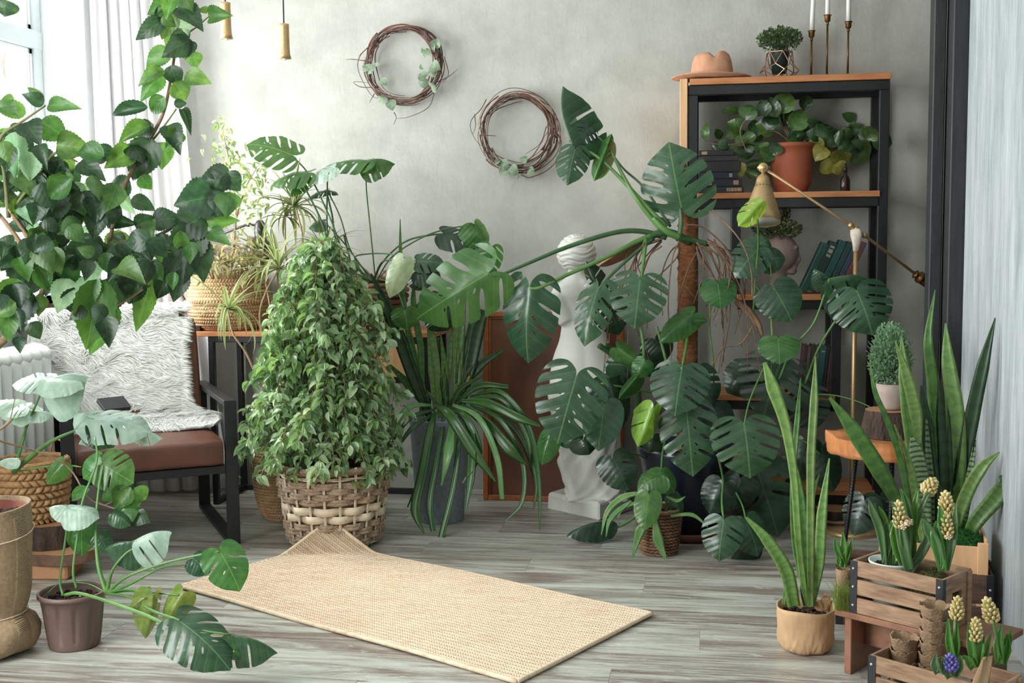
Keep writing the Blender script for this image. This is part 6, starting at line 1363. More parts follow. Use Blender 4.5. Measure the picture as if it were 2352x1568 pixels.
for q in [([(2168, 1308), (2150, 1250), (2132, 1215), (2122, 1192)], [14, 26, 22, 4], L_hyd), ([(2166, 1310), (2156, 1260), (2150, 1225), (2153, 1196)], [20, 28, 26, 6], L_hy), ([(2172, 1308), (2185, 1250), (2192, 1200), (2196, 1155)], [16, 20, 18, 3], L_hyd), ([(2168, 1300), (2166, 1240), (2162, 1190), (2158, 1160)], [14, 20, 18, 4], L_hy)]: pblade(hm2, q[0], q[1], 3.3, q[2], fold=.35)
ptube(hm2, 'flower_stem', [(2168, 1308, 3.3), (2172, 1240, 3.3)], 5, M_pet); spike(hm2, 2173, 1232, 2174, 1184, 30, 3.3, seed=3, open_=3); ptube(hm2, 'flower_stem', [(2170, 1308, 3.34), (2174, 1180, 3.34)], 5, M_pet); spike(hm2, 2174, 1176, 2172, 1134, 33, 3.34, seed=4)
for q in [([(2033, 1300), (2022, 1220), (2005, 1175), (1996, 1148)], [10, 20, 18, 3], L_hyd), ([(2031, 1300), (2040, 1250), (2038, 1210), (2044, 1182)], [9, 15, 13, 2], L_hyd), ([(2048, 1296), (2040, 1215), (2028, 1180), (2018, 1162)], [8, 12, 12, 3], L_hy), ([(2052, 1296), (2058, 1260), (2062, 1235)], [7, 9, 3], B_pstrap), ([(2042, 1296), (2034, 1230), (2012, 1180), (2010, 1155)], [7, 12, 10, 2], L_hyd)]: pblade(pw, q[0], q[1], 3.42, q[2], fold=.35)
ghs = cl(cO, ux, .10, .10, .15)
# hyacinth in a peat pot beside the crate with a grass tuft
hb = onz(1936, 1392, .191); hb.z = .191; sp_ = thing('sprouting_hyacinth', hb, 'green hyacinth shoot in a paper pot left of the slatted crate', 'potted plant')
MB().lathe([(0, 0), (.017, 0), (.021, .09), (.0225, .115), (.020, .115), (.018, .09), (0, .088)], hb, 24).build('pot', M_peat, sp_)
for q in [([(1938, 1300), (1922, 1260), (1918, 1233)], [12, 14, 4]), ([(1936, 1300), (1938, 1255), (1936, 1222)], [12, 18, 4]), ([(1940, 1300), (1952, 1265), (1958, 1232)], [10, 13, 3]), ([(1934, 1302), (1944, 1275), (1956, 1248)], [14, 17, 3]), ([(1930, 1302), (1926, 1285), (1924, 1270)], [10, 12, 3])]: pblade(sp_, q[0], q[1], 3.5, L_hy, fold=.4)
gt = thing('grass_tuft', hb+Vector((-.005, -.035, 0)), 'tuft of yellow-green grass at the left corner of the slatted crate', 'grass'); 
g_ = MB()
for _ in range(150):
    x = 1937+rr.gauss(0, 8); g_.blade(smooth([at(x, 1402, 3.46), at(x+rr.gauss(0, 6), 1370, 3.46), at(x+rr.gauss(0, 15), 1340+rr.uniform(-16, 22), 3.46)], 2), [.0016, .0016, .0002], (CAM-hb).normalized(), 0)
g_.build('blades', pm('yellow_green_grass', C(96, 120, 40), C(136, 150, 66), rough=.5), gt, kind='stuff')
# lower crate hyacinths
def hy(name, base, lab, leaves, spk, stem, d, m=M_bud, lm=L_hy, seed=0):
    t_ = thing('hyacinth', base, lab, 'flower'); 
    MB().ball(base+Vector((0, 0, .022)), (.02, .02, .026), 14, 10).build('bulb', pm('bulb_skin', C(130, 120, 96), C(160, 150, 120), rough=.7), t_)
    for pt, w_ in leaves: pblade(t_, pt, w_, d, lm, fold=.4)
    if stem: ptube(t_, 'flower_stem', [(a, b, d) for a, b in stem], 5, M_pet)
    if spk: spike(t_, *spk, d, m=m, seed=seed)
def lb(x, y, d): p_ = at(x, y, d); p_.z = .014; return p_
hy('a', lb(2187, 1500, 3.08), 'cream hyacinth bud on the left of the front crate, the tallest stem', [([(2188, 1512), (2180, 1470), (2178, 1420)], [18, 18, 4]), ([(2190, 1512), (2196, 1480), (2198, 1430)], [18, 20, 5])], (2196, 1418, 2200, 1375, 30), [(2190, 1505), (2194, 1418)], 3.05, seed=5)
hy('b', lb(2240, 1530, 3.0), 'smallest cream hyacinth bud in the middle of the front crate', [([(2238, 1530), (2230, 1480), (2224, 1428)], [18, 20, 3]), ([(2242, 1530), (2250, 1490), (2260, 1458)], [18, 24, 5]), ([(2246, 1532), (2262, 1500), (2278, 1450)], [16, 18, 3]), ([(2236, 1534), (2224, 1516), (2212, 1505)], [18, 20, 6])], (2240, 1468, 2241, 1424, 30), [(2240, 1528), (2240, 1468)], 3.0, seed=6)
hy('c', lb(2296, 1520, 3.05), 'cream hyacinth bud at the right end of the front crate', [([(2296, 1524), (2294, 1480), (2300, 1435)], [20, 24, 5]), ([(2300, 1524), (2310, 1490), (2314, 1455)], [20, 26, 7]), ([(2304, 1520), (2318, 1470), (2322, 1442)], [14, 14, 3]), ([(2300, 1524), (2290, 1500), (2292, 1470)], [12, 14, 4])], (2280, 1424, 2266, 1378, 34), [(2294, 1515), (2288, 1460), (2280, 1424)], 3.05, seed=7)
hy('d', lb(2186, 1545, 3.05), 'purple hyacinth opening low in the front crate', [([(2180, 1552), (2170, 1530), (2166, 1508)], [16, 24, 5]), ([(2192, 1552), (2202, 1530), (2208, 1505)], [16, 22, 5]), ([(2184, 1555), (2176, 1535), (2172, 1515)], [20, 24, 5]), ([(2156, 1545), (2148, 1525), (2150, 1502)], [18, 22, 4]), ([(2158, 1545), (2164, 1530), (2166, 1512)], [14, 16, 4])], (2184, 1536, 2182, 1508, 34), None, 3.0, m=M_purp, lm=L_hyd, seed=8)
kf = MB(); pA_, pB2 = at(2232, 1568, 2.95), at(2262, 1505, 2.98); kf.add([pA_, at(2258, 1508, 2.98), at(2280, 1505, 3.02), at(2270, 1575, 2.98), at(2240, 1600, 2.95)], [(0, 1, 2, 3, 4)]); ko = kf.build('paper_wrap', M_kraft, None); ko.modifiers.new('t', 'SOLIDIFY').thickness = .001
tag(rebase(ko), 'folded piece of brown wrapping paper standing in the front crate', 'paper')
# ================================================================ generic helpers
def stick(parent, name, pts, r, m, n=7, k=5): return MB().tube(smooth(pts, k), r, n).build(name, m, parent)
def leaf_M(B, dirv, L, wd, N): return frame_mat(B, B+dirv.normalized()*L, wd, N, zs=L)
# ---------------------------------------------------------------- weeping fig in the woven basket
fg_c = bc+Vector((0, .0, .33)); fg = thing('weeping_fig', bc+Vector((0, 0, .30)), 'dense glossy weeping fig with hanging leaves in the woven rope basket', 'potted plant')
M_ftrunk = pm('fig_bark', C(104, 78, 58), C(150, 120, 94), scale=20, rough=.8, var=.1)
L_fig = leafmat('fig_leaf', C(92, 128, 76), C(126, 158, 104), C(150, 180, 120), nv=8, rough=.3, transl=.3, var=.3, veinmix=.25, mid=.03, spec=.75, hue=.02)
L_figp = leafmat('fig_leaf_pale', C(144, 172, 126), C(176, 198, 158), C(170, 194, 150), nv=8, rough=.3, transl=.3, var=.2, veinmix=.2, mid=.03, spec=.6)
TF = [tmpl_rows('fig_blade', ovate(.45), rows=6, cols=4, fold=f, arch=a, tip=.12) for f, a in ((.1, .08), (.22, .05), (.3, .12))]
liner = MB(); liner.lathe([(0, .0), (.19, 0), (.2, .0)], bc+Vector((0, 0, .30)), 28); clump(liner, bc+Vector((0, 0, .305)), .17, 60, .012, 40); liner.build('soil', M_soil, fg)
q = random.Random(77)
env = [(1085, 560, 905), (1040, 556, 910), (1000, 552, 918), (960, 556, 925), (920, 585, 915), (880, 600, 905), (840, 580, 885), (800, 588, 892), (760, 585, 892), (720, 600, 876), (690, 610, 870), (660, 628, 850), (630, 650, 820), (605, 668, 790), (585, 700, 770)]
def envw(y):
    for (y1, a1, b1), (y0, a0, b0) in zip(env, env[1:]):
        if y0 <= y <= y1: t_ = (y-y0)/(y1-y0); return a0+(a1-a0)*t_, b0+(b1-b0)*t_
    return env[-1][1:]
cd_ = bd+.02
for k in range(7):
    x0 = 770+q.uniform(-26, 26); tgt = 740+q.uniform(-90, 110); yt = q.uniform(600, 820)
    stick(fg, 'stem', [at(x0, 1075, cd_+q.uniform(-.05, .05)), at(x0+(tgt-x0)*.3, 960, cd_+q.uniform(-.1, .1)), at(x0+(tgt-x0)*.7, (1060+yt)/2-60, cd_+q.uniform(-.12, .12)), at(tgt, yt, cd_+q.uniform(-.1, .1))], [.009, .007, .005, .002], M_ftrunk)
twg = MB(); L_ = []
for k in range(330):
    y = 590+470*q.random()**.85; a, b = envw(y); c_ = (a+b)/2; h = (b-a)/2; g = q.uniform(0, 2*PI)
    if math.sin(g) > .2 and q.random() < .6: g = -g
    rd_ = q.uniform(.45, 1.06); x = c_+h*rd_*math.cos(g); dd_ = h*bd/FPX*rd_*math.sin(g)*.95
    p2 = at(x, y+q.uniform(0, 30), cd_+dd_); p0 = at(c_+(x-c_)*.35, y-q.uniform(-30, 30), cd_+dd_*.35); p1 = at(c_+(x-c_)*.78, y-q.uniform(26, 46), cd_+dd_*.78)
    sp = smooth([p0, p1, p2, p2+Vector((q.gauss(0, .02), q.gauss(0, .02), q.uniform(-.04, .0)))+(p2-p1)*.25], 5); twg.tube(sp, [.0020, .0014, .0007], 4); n_ = len(sp); sc_ = q.uniform(.75, 1.15); tone = q.random()
    for i in range(3, n_):
        for sd in (-1, 1):
            if q.random() < .36: continue
            t_ = (sp[min(i+1, n_-1)]-sp[i-1]).normalized(); side = t_.cross(Vector((0, 0, 1))); side = side.normalized() if side.length > .1 else Rt
            dv = t_*.6+side*sd*.9+Vector((q.gauss(0, .45), q.gauss(0, .45), -.5+q.gauss(0, .4))); L = q.uniform(.036, .062)*sc_
            N = Vector((q.gauss(0, .5), q.gauss(0, .5)-.35, .9+q.gauss(0, .3)))+side*sd*.3
            L_.append((dd_+q.uniform(-.03, .03), q.choice(TF), leaf_M(sp[i]+dv*.006, dv, L, L*q.uniform(.40, .52), N), tone*.45+q.random()*.55))
twg.build('twigs', M_ftrunk, fg, kind='stuff')
L_.sort(key=lambda t_: t_[0])
for dd_, tm, M_, r_ in L_[:300]: put(tm, M_, fg, L_figp if r_ < .4 else L_fig)
mats_ = [L_fig, L_fig, L_figp]
for s_ in range(3):
    sub = [(t_[1], t_[2]) for t_ in L_[300:] if (2 if t_[3] < .36 else (0 if t_[3] < .62 else 1)) == s_]; batch(sub, 'leaf_mass', [L_fig, leafmat('fig_leaf_mid', C(98, 138, 70), C(128, 166, 94), C(150, 180, 120), nv=8, rough=.3, transl=.3, var=.1, veinmix=.2, mid=.03, spec=.7), L_figp][s_], fg)
# ---------------------------------------------------------------- pale variegated fig on the table
vf = thing('variegated_fig', c1+Vector((0, 0, .2)), 'sparse cream-green variegated fig in the belly basket on the table', 'potted plant')
L_var = leafmat('variegated_leaf', C(134, 152, 100), C(170, 180, 132), C(190, 196, 154), nv=5, rough=.4, transl=.3, var=.12, veinmix=.2, mid=.02, edge=C(200, 204, 168)); L_var2 = leafmat('variegated_leaf_green', C(96, 128, 68), C(126, 152, 92), C(190, 200, 150), nv=5, rough=.4, transl=.35, var=.2, veinmix=.2, mid=.02)
mb = MB(); mb.lathe([(0, .205), (.17, .205)], c1, 28); clump(mb, c1+Vector((0, 0, .21)), .15, 60, .012, 51); mb.build('soil', M_soil, vf)
stick(vf, 'stem', [c1+Vector((.0, 0, .2)), at(538, 560, 5.62), at(541, 470, 5.6), at(528, 380, 5.6), at(512, 300, 5.6)], [.006, .005, .004, .003, .001], M_ftrunk)
stick(vf, 'stem', [at(538, 520, 5.61), at(560, 440, 5.55), at(590, 385, 5.5)], [.004, .003, .001], M_ftrunk)
stick(vf, 'stem', [at(541, 470, 5.6), at(520, 420, 5.65), at(500, 390, 5.68)], [.003, .002, .001], M_ftrunk)
for blob, n_ in (((505, 292, 22, 22), 18), ((512, 345, 36, 40), 40), ((540, 390, 56, 50), 62), ((575, 440, 44, 50), 50), ((600, 405, 28, 34), 26), ((465, 480, 22, 20), 12), ((560, 500, 34, 26), 16)):
    for _ in range(n_ if n_ != 0 else 0):
        x, y = blob[0]+q.gauss(0, blob[2]*.55), blob[1]+q.gauss(0, blob[3]*.55); B = at(x, y, 5.58+q.gauss(0, .07)); dv = Vector((q.gauss(0, .8)+.2, q.gauss(0, .5)-.2, -.6+q.gauss(0, .5))); L = q.uniform(.028, .048)
        put(q.choice(TF), leaf_M(B, dv, L, L*.45, Vector((q.gauss(0, .6), -.6+q.gauss(0, .5), .9))), vf, L_var if q.random() < .45 else L_var2)
LL = []
for _ in range(360):
    x, y = q.uniform(452, 620), q.gauss(597, 24)
    B = at(x, y, 5.5+q.gauss(0, .09)); dv = Vector((q.gauss(0, .8), q.gauss(0, .6)-.2, -.3+q.gauss(0, .7))); L = q.uniform(.03, .052)
    LL.append((q.choice(TF), leaf_M(B, dv, L, L*.36, Vector((q.gauss(0, .6), -.6, .9)))))
batch(LL, 'lower_leaves', leafmat('yellowish_fig_leaf', C(112, 122, 74), C(146, 144, 98), C(170, 170, 124), nv=4, rough=.45, transl=.35, var=.2, veinmix=.15), vf)
tw = MB()
for _ in range(60):
    x = q.uniform(470, 610); tw.tube(smooth([at(x, 640, 5.5+q.gauss(0, .07)), at(x+q.gauss(0, 12), 600, 5.5), at(x+q.gauss(0, 26), 560+q.uniform(-15, 25), 5.5+q.gauss(0, .06))], 3), [.0022, .0016, .001], 4)
tw.build('twigs', M_ftrunk, vf, kind='stuff')
# ---------------------------------------------------------------- dracaena
def arc_blade(name, droop, w0=.07, rows=9):
    vs_ = []; uv = []; fs = []; a = 0; x = y = 0; pts = [(0, 0)]
    for i in range(rows): a_ = -droop*((i+.5)/rows)**1.3; y += math.cos(a_)/rows; x += math.sin(a_)/rows; pts.append((y, x))
    for i, (yy, zz) in enumerate(pts):
        t_ = i/rows; wd = w0*(1-t_**2.2)*(.6+.4*min(1, t_*6))
        for u in (-.5, 0, .5): vs_.append((u*wd, yy, zz+abs(u)*wd*.5)); uv.append((.5+u, t_))
    for i in range(rows):
        for k in (0, 1): fs.append((i*3+k, i*3+k+1, i*3+k+4, i*3+k+3))
    return finish_tmpl(name, vs_, fs, uv)
TD = [arc_blade('arching_blade', d_) for d_ in (.5, 1.2, 2.0, 2.7)]
def edgemat(name, c, e, w_=.28):
    m, nt, p = base_mat(name); uv = nd(nt, 'ShaderNodeUVMap'); sp = nd(nt, 'ShaderNodeSeparateXYZ'); nt.links.new(uv.outputs[0], sp.inputs[0])
    ax = math_(nt, 'ABSOLUTE', math_(nt, 'SUBTRACT', sp.outputs[0], .5)); col = mixc(nt, math_(nt, 'GREATER_THAN', ax, w_), vary(nt, c_rgb(nt, c), .2, .02), e)
    nt.links.new(col, p.inputs['Base Color']); p.inputs['Roughness'].default_value = .4
    tr = nd(nt, 'ShaderNodeBsdfTranslucent'); nt.links.new(col, tr.inputs[0]); mx = nd(nt, 'ShaderNodeMixShader'); mx.inputs[0].default_value = .3
    nt.links.new(p.outputs[0], mx.inputs[1]); nt.links.new(tr.outputs[0], mx.inputs[2]); nt.links.new(mx.outputs[0], nt.nodes['Material Output'].inputs[0]); return m
def c_rgb(nt, c): n = nd(nt, 'ShaderNodeRGB'); n.outputs[0].default_value = c; return n.outputs[0]
L_dra = edgemat('dracaena_leaf', C(122, 146, 76), C(186, 190, 132)); L_drad = edgemat('dracaena_leaf_olive', C(88, 112, 56), C(128, 124, 84)); L_dral = edgemat('dracaena_leaf_pale', C(150, 172, 104), C(208, 208, 160))
dr0 = c2+Vector((0, 0, .30)); dra = thing('dracaena', dr0, 'multi-stemmed dracaena with grassy striped heads rising from the seagrass basket', 'potted plant')
mb = MB(); mb.lathe([(0, .27), (.148, .27)], c2, 24); clump(mb, c2+Vector((0, 0, .28)), .13, 50, .012, 52); mb.build('soil', M_soil, dra)
def dhead(px, py, d, n_, L0, mats, seed, up=1.0, tiltx=0):
    c_ = at(px, py, d); r_ = random.Random(seed)
    for k in range(n_):
        az = r_.uniform(0, 2*PI); el = r_.uniform(-.2, 1.35)*up; h = Vector((math.cos(az), math.sin(az), 0)); dv = (h*math.cos(el)+Vector((tiltx, 0, math.sin(el)))).normalized(); L = L0*r_.uniform(.65, 1.15)
        N = (Vector((0, 0, 1))-dv*dv.z); N = N if N.length > .1 else -h
        put(TD[min(3, max(0, int(r_.gauss(2.1 if el < .7 else 1.2, .8))))], frame_mat(c_+dv*.005, c_+dv*L, L*1.0, N, zs=L), dra, r_.choice(mats))
heads = [(640, 618, 5.32, 40, .27, [L_dra, L_dral], 1), (524, 712, 5.26, 34, .26, [L_dra, L_dral], 2), (676, 475, 5.5, 40, .26, [L_dra, L_dral, L_drad], 3), (655, 498, 5.56, 18, .2, [L_drad], 4), (745, 585, 5.45, 34, .25, [L_drad, L_dra], 5), (600, 592, 5.5, 24, .22, [L_drad, L_dra], 6)]
for h_ in heads: dhead(*h_)
M_cane = pm('ringed_cane', C(150, 122, 98), C(182, 156, 130), scale=40, stretch=(1, 1, 4), rough=.7, bump=.3)
for pts in ([(660, 1030, 5.36), (625, 935, 5.34), (588, 860, 5.3), (565, 810, 5.28), (535, 765, 5.26), (524, 715, 5.26)], [(665, 1030, 5.38), (650, 900, 5.4), (610, 790, 5.36), (597, 720, 5.34), (616, 660, 5.33), (640, 620, 5.32)], [(670, 1030, 5.4), (690, 850, 5.42), (640, 730, 5.4), (660, 640, 5.5), (655, 565, 5.56), (655, 500, 5.56)],
            [(675, 1030, 5.4), (720, 850, 5.45), (695, 700, 5.5), (694, 600, 5.5), (694, 540, 5.5), (680, 478, 5.5)], [(680, 1030, 5.4), (740, 850, 5.45), (750, 700, 5.48), (745, 588, 5.45)], [(662, 1030, 5.4), (640, 850, 5.45), (620, 700, 5.5), (600, 595, 5.5)]):
    ptube(dra, 'cane', pts, [5, 4.4, 4, 3.6, 3.2], M_cane, n=8)
# ---------------------------------------------------------------- table monstera in the bark basket
tm_ = thing('table_monstera', c3+Vector((0, 0, .2)), 'leggy monstera with long arching petioles in the bark basket on the table', 'potted plant')
mb = MB(); mb.lathe([(0, .2), (.118, .2)], c3, 24); clump(mb, c3+Vector((0, 0, .205)), .105, 50, .011, 53); mb.build('soil', M_soil, tm_)
for q_ in [(TM[0], L_mid, 671, 356, 566, 326, 120, 5.45, 0, 1.3, -.3), (TM[1], L_mid, 838, 368, 722, 386, 100, 5.5, 0, 2.8, 0), (TFOLD[0], L_mid, 838, 369, 907, 364, 66, 5.5, 0, 2.6, 0), (TM[3], L_mid, 708, 396, 618, 416, 86, 5.42, 0, 1.8, 0), (TFOLD[0], L_mid, 690, 402, 662, 444, 44, 5.42, 0, 1, 0), (TMF[1], L_pale, 764, 386, 712, 418, 60, 5.4, 0, 1.6, 0),
           (TMF[0], L_mon, 750, 438, 706, 454, 46, 5.5, 0, 2.4, 0), (TMF[0], L_mon, 752, 438, 778, 446, 30, 5.5, 0, 2.4, 0), (TH[1], L_mon, 745, 510, 708, 522, 44, 5.55, 0, 1.2, 0), (TMF[1], L_dark, 1022, 537, 1112, 568, 78, 5.4, 0, .9, .2), (TH[2], L_mid, 1090, 516, 1118, 570, 76, 5.38, 0, .2, .6), (TM[3], L_mid, 1128, 570, 1112, 640, 70, 5.3, 0, .3, .3),
           (TMF[0], L_mon, 962, 600, 1024, 606, 60, 5.3, 0, .8, 0), (TH[1], L_dark, 960, 622, 1014, 636, 66, 5.3, 0, .5, 0), (TH[2], L_dark, 962, 630, 975, 668, 60, 5.32, 0, .2, 0), (TH[0], L_figp, 926, 600, 894, 684, 56, 5.25, -.02, .3, -.1), (TH[2], L_dark, 1010, 720, 1030, 758, 80, 5.3, 0, .2, 0), (TH[2], L_mid, 930, 712, 936, 758, 66, 5.2, 0, .4, 0), (TH[1], L_dark, 985, 690, 1030, 740, 80, 5.35, 0, .3, .2)]:
    pleaf(tm_, q_[0], q_[1], *q_[2:8], dt=q_[8], u=q_[9], s=q_[10])
for pts, w_ in [([(868, 650, 5.48), (800, 600, 5.48), (758, 500, 5.47), (712, 405, 5.46), (671, 357, 5.45)], 3), ([(865, 650, 5.48), (775, 600, 5.46), (735, 500, 5.44), (690, 412, 5.42)], 3.4), ([(860, 650, 5.5), (770, 610, 5.5), (752, 540, 5.5), (752, 400, 5.45)], 3), ([(858, 650, 5.5), (780, 570, 5.5), (762, 490, 5.5), (750, 440, 5.5)], 3.4), ([(860, 645, 5.5), (808, 580, 5.5), (782, 500, 5.5), (756, 445, 5.5)], 2.4), ([(862, 640, 5.5), (852, 540, 5.5), (842, 440, 5.5), (840, 372, 5.5)], 2.6),
               ([(856, 650, 5.5), (880, 600, 5.46), (930, 555, 5.42), (985, 540, 5.4), (1022, 537, 5.4)], 3.2), ([(862, 650, 5.48), (900, 590, 5.44), (970, 545, 5.4), (1030, 525, 5.4), (1090, 516, 5.38)], 2.6), ([(850, 650, 5.5), (815, 595, 5.5), (845, 583, 5.5), (900, 584, 5.4), (958, 600, 5.3)], 2.4), ([(858, 640, 5.46), (880, 600, 5.4), (926, 600, 5.26)], 2.6), ([(850, 640, 5.5), (800, 570, 5.5), (760, 525, 5.5), (745, 512, 5.55)], 2.6), ([(870, 650, 5.48), (815, 620, 5.48), (800, 580, 5.5), (790, 540, 5.5)], 3.4), ([(870, 640, 5.44), (905, 655, 5.36), (930, 710, 5.2)], 2.2)]:
    ptube(tm_, 'petiole', pts, w_, M_petd, n=6)
# ---------------------------------------------------------------- left: wicker basket monstera
wk = thing('wicker_monstera', c10+Vector((0, 0, .17)), 'monstera with pale dusty leaves growing from the braided wicker basket', 'potted plant')
for q_ in [(TFOLD[1], L_pale, 108, 872, 196, 852, 110, 4.3, 0, 1.4, 0), (TH[1], L_pale, 108, 874, 190, 885, 76, 4.28, -.03, 1.0, .2), (TMF[0], L_pale, 108, 873, 26, 878, 90, 4.32, 0, 1.8, 0), (TH[1], L_pale, 72, 943, -12, 915, 90, 4.35, 0, 1.8, 0), (TH[2], L_pale, 72, 943, 122, 952, 48, 4.33, 0, 1.6, 0), (TMF[0], L_pale, 60, 935, 10, 950, 60, 4.3, 0, 2, 0),
           (TM[3], L_pale, 216, 962, 350, 982, 122, 4.2, 0, 1.3, .1), (TH[2], L_pale, 216, 962, 172, 944, 80, 4.22, 0, 1.4, 0), (TH[1], L_mon, 218, 975, 262, 1026, 84, 4.2, 0, .3, 0), (TFOLD[1], L_pale, 220, 985, 176, 1018, 46, 4.22, 0, .6, 0), (TH[1], L_mid, 145, 1066, 104, 1112, 48, 4.15, 0, .4, 0), (TFOLD[0], L_pale, 316, 985, 375, 1000, 30, 4.2, 0, 1, 0), (TH[2], L_pale, 40, 1053, -6, 1056, 40, 4.3, 0, 1.5, 0)]:
    pleaf(wk, q_[0], q_[1], *q_[2:8], dt=q_[8], u=q_[9], s=q_[10])
for pts, w_ in [([(36, 1086, 4.36), (50, 1010, 4.34), (78, 940, 4.32), (106, 874, 4.3)], [6, 5, 4, 3]), ([(30, 1086, 4.36), (48, 1030, 4.34), (60, 980, 4.34), (66, 944, 4.34)], [6, 5, 4, 3]), ([(30, 1084, 4.36), (75, 1045, 4.32), (120, 1012, 4.28), (180, 985, 4.24), (216, 963, 4.2)], [8, 9, 6, 4, 3.4]), ([(34, 1084, 4.36), (90, 1074, 4.3), (145, 1068, 4.2), (186, 1072, 4.15)], [3, 3, 3, 2])]:
    ptube(wk, 'petiole', pts, w_, M_pet, n=8)
# ---------------------------------------------------------------- left front: brown pot monstera
B7 = bp_; D7 = 3.72
for q_ in [(TMF[1], L_mid, 505, 1266, 553, 1356, 104, 3.6, -.02, .2, .2), (TH[1], L_mon, 446, 1284, 482, 1316, 60, 3.64, 0, .2, 0), (TM[3], L_mon, 413, 1426, 531, 1528, 142, 3.36, -.06, .9, 0), (TFOLD[0], L_mon, 530, 1456, 640, 1486, 70, 3.36, 0, 1.2, 0), (TFOLD[0], L_mid, 534, 1470, 562, 1516, 50, 3.36, 0, .8, 0), (TFOLD[0], L_olive, 352, 1372, 338, 1472, 66, 3.5, 0, .3, .3), (TH[2], L_olive, 340, 1366, 292, 1402, 50, 3.52, 0, .4, 0), (TH[2], L_olive, 418, 1366, 374, 1440, 62, 3.5, 0, .3, 0),
           (TFOLD[0], L_pale, 312, 1240, 386, 1212, 96, 3.7, 0, 1.3, 0), (TFOLD[1], L_mon, 312, 1242, 236, 1252, 60, 3.7, 0, 1.5, 0), (TH[2], L_pale, 162, 1168, 228, 1182, 84, 3.75, 0, 1.3, 0), (TH[2], L_pale, 160, 1168, 112, 1160, 60, 3.76, 0, 1.6, 0), (TH[1], L_mid, 187, 1198, 188, 1278, 72, 3.78, 0, .2, 0), (TMF[0], L_mid, 238, 1068, 306, 1108, 100, 3.85, 0, .1, 0), (TH[1], L_mid, 232, 1066, 188, 1100, 66, 3.86, 0, .1, -.1), (TH[1], L_mid, 236, 1052, 214, 1112, 50, 3.88, 0, .1, -.1), (TH[2], L_mon, 262, 1180, 300, 1205, 44, 3.8, 0, .7, 0), (TH[1], L_mon, 228, 1230, 250, 1268, 50, 3.8, 0, .4, 0)]:
    pleaf(B7, q_[0], q_[1], *q_[2:8], dt=q_[8], u=q_[9], s=q_[10])
b0 = (245, 1362, 3.72)
for pts, w_ in [([b0, (226, 1300, 3.74), (220, 1210, 3.78), (226, 1130, 3.82), (237, 1068, 3.85)], [9, 7, 5, 4, 4]), ([(176, 1352, 3.74), (168, 1310, 3.74), (178, 1230, 3.76), (190, 1150, 3.8), (222, 1060, 3.84), (218, 1004, 3.9)], [5, 4.4, 4, 4, 3.6, 3]), ([(145, 1368, 3.72), (138, 1330, 3.74), (150, 1240, 3.76), (160, 1172, 3.76)], [5, 4, 4, 3]), ([b0, (258, 1310, 3.7), (290, 1270, 3.7), (316, 1255, 3.7), (313, 1242, 3.7)], [8, 5, 4, 3.6, 3]),
               ([b0, (290, 1325, 3.66), (370, 1295, 3.62), (450, 1276, 3.6), (505, 1266, 3.6)], [6, 4.6, 4, 3.6, 4]), ([b0, (300, 1340, 3.66), (370, 1304, 3.64), (440, 1294, 3.64)], [7, 5, 4, 2.6]), ([b0, (290, 1354, 3.66), (360, 1362, 3.56), (410, 1366, 3.5)], [4, 3, 2.6, 2.2]), ([b0, (300, 1372, 3.62), (350, 1402, 3.46), (413, 1424, 3.36)], [5, 4, 5, 4]), ([(150, 1366, 3.7), (180, 1362, 3.66), (240, 1378, 3.58), (330, 1410, 3.44), (400, 1438, 3.36), (530, 1457, 3.36)], [6, 6, 6, 6, 5, 3]), ([b0, (300, 1358, 3.66), (352, 1372, 3.5)], [4, 3, 2.6]), ([b0, (200, 1340, 3.78), (140, 1340, 3.78), (110, 1360, 3.72)], [2.4, 2, 2, 1.6])]:
    ptube(B7, 'petiole', pts, w_, M_pet, n=8)
# ---------------------------------------------------------------- hibiscus
hb_t = thing('hibiscus', c8+Vector((0, 0, HF-.06)), 'large serrated-leaf hibiscus branching across the window from the knit-wrapped pot', 'potted plant')
def serr(p): 
    f = ovate(p)
    return lambda y: f(y)*(1-.42*y**2.2)*1.06
THI = [tmpl_rows('serrated_blade', serr(.36), rows=22, cols=6, fold=f_, arch=a_, teeth=1, seed=i, wave=.03, tip=tp) for i, (f_, a_, tp) in enumerate([(.1, .08, .12), (.22, .1, .2), (.05, .14, .25), (.32, .06, .1), (-.12, .1, .15)])]
L_h1 = leafmat('hibiscus_leaf', C(44, 88, 30), C(66, 110, 44), C(104, 142, 80), nv=5, slope=.8, rough=.42, transl=.36, var=.2, veinmix=.25, mid=.009)
L_h2 = leafmat('hibiscus_leaf_dark', C(26, 52, 30), C(40, 70, 42), C(84, 116, 74), nv=5, slope=.8, rough=.4, transl=.3, var=.2, veinmix=.25, mid=.009)
L_h3 = leafmat('hibiscus_leaf_pale', C(112, 156, 110), C(140, 178, 136), C(170, 198, 160), nv=5, slope=.8, rough=.4, transl=.3, var=.1, veinmix=.3, mid=.009)
M_hst = pm('hibiscus_bark', C(110, 86, 66), C(158, 132, 104), scale=24, rough=.8, bump=.3); M_hg = pm('hibiscus_green_stem', C(92, 92, 52), C(120, 116, 74), scale=20, rough=.6)
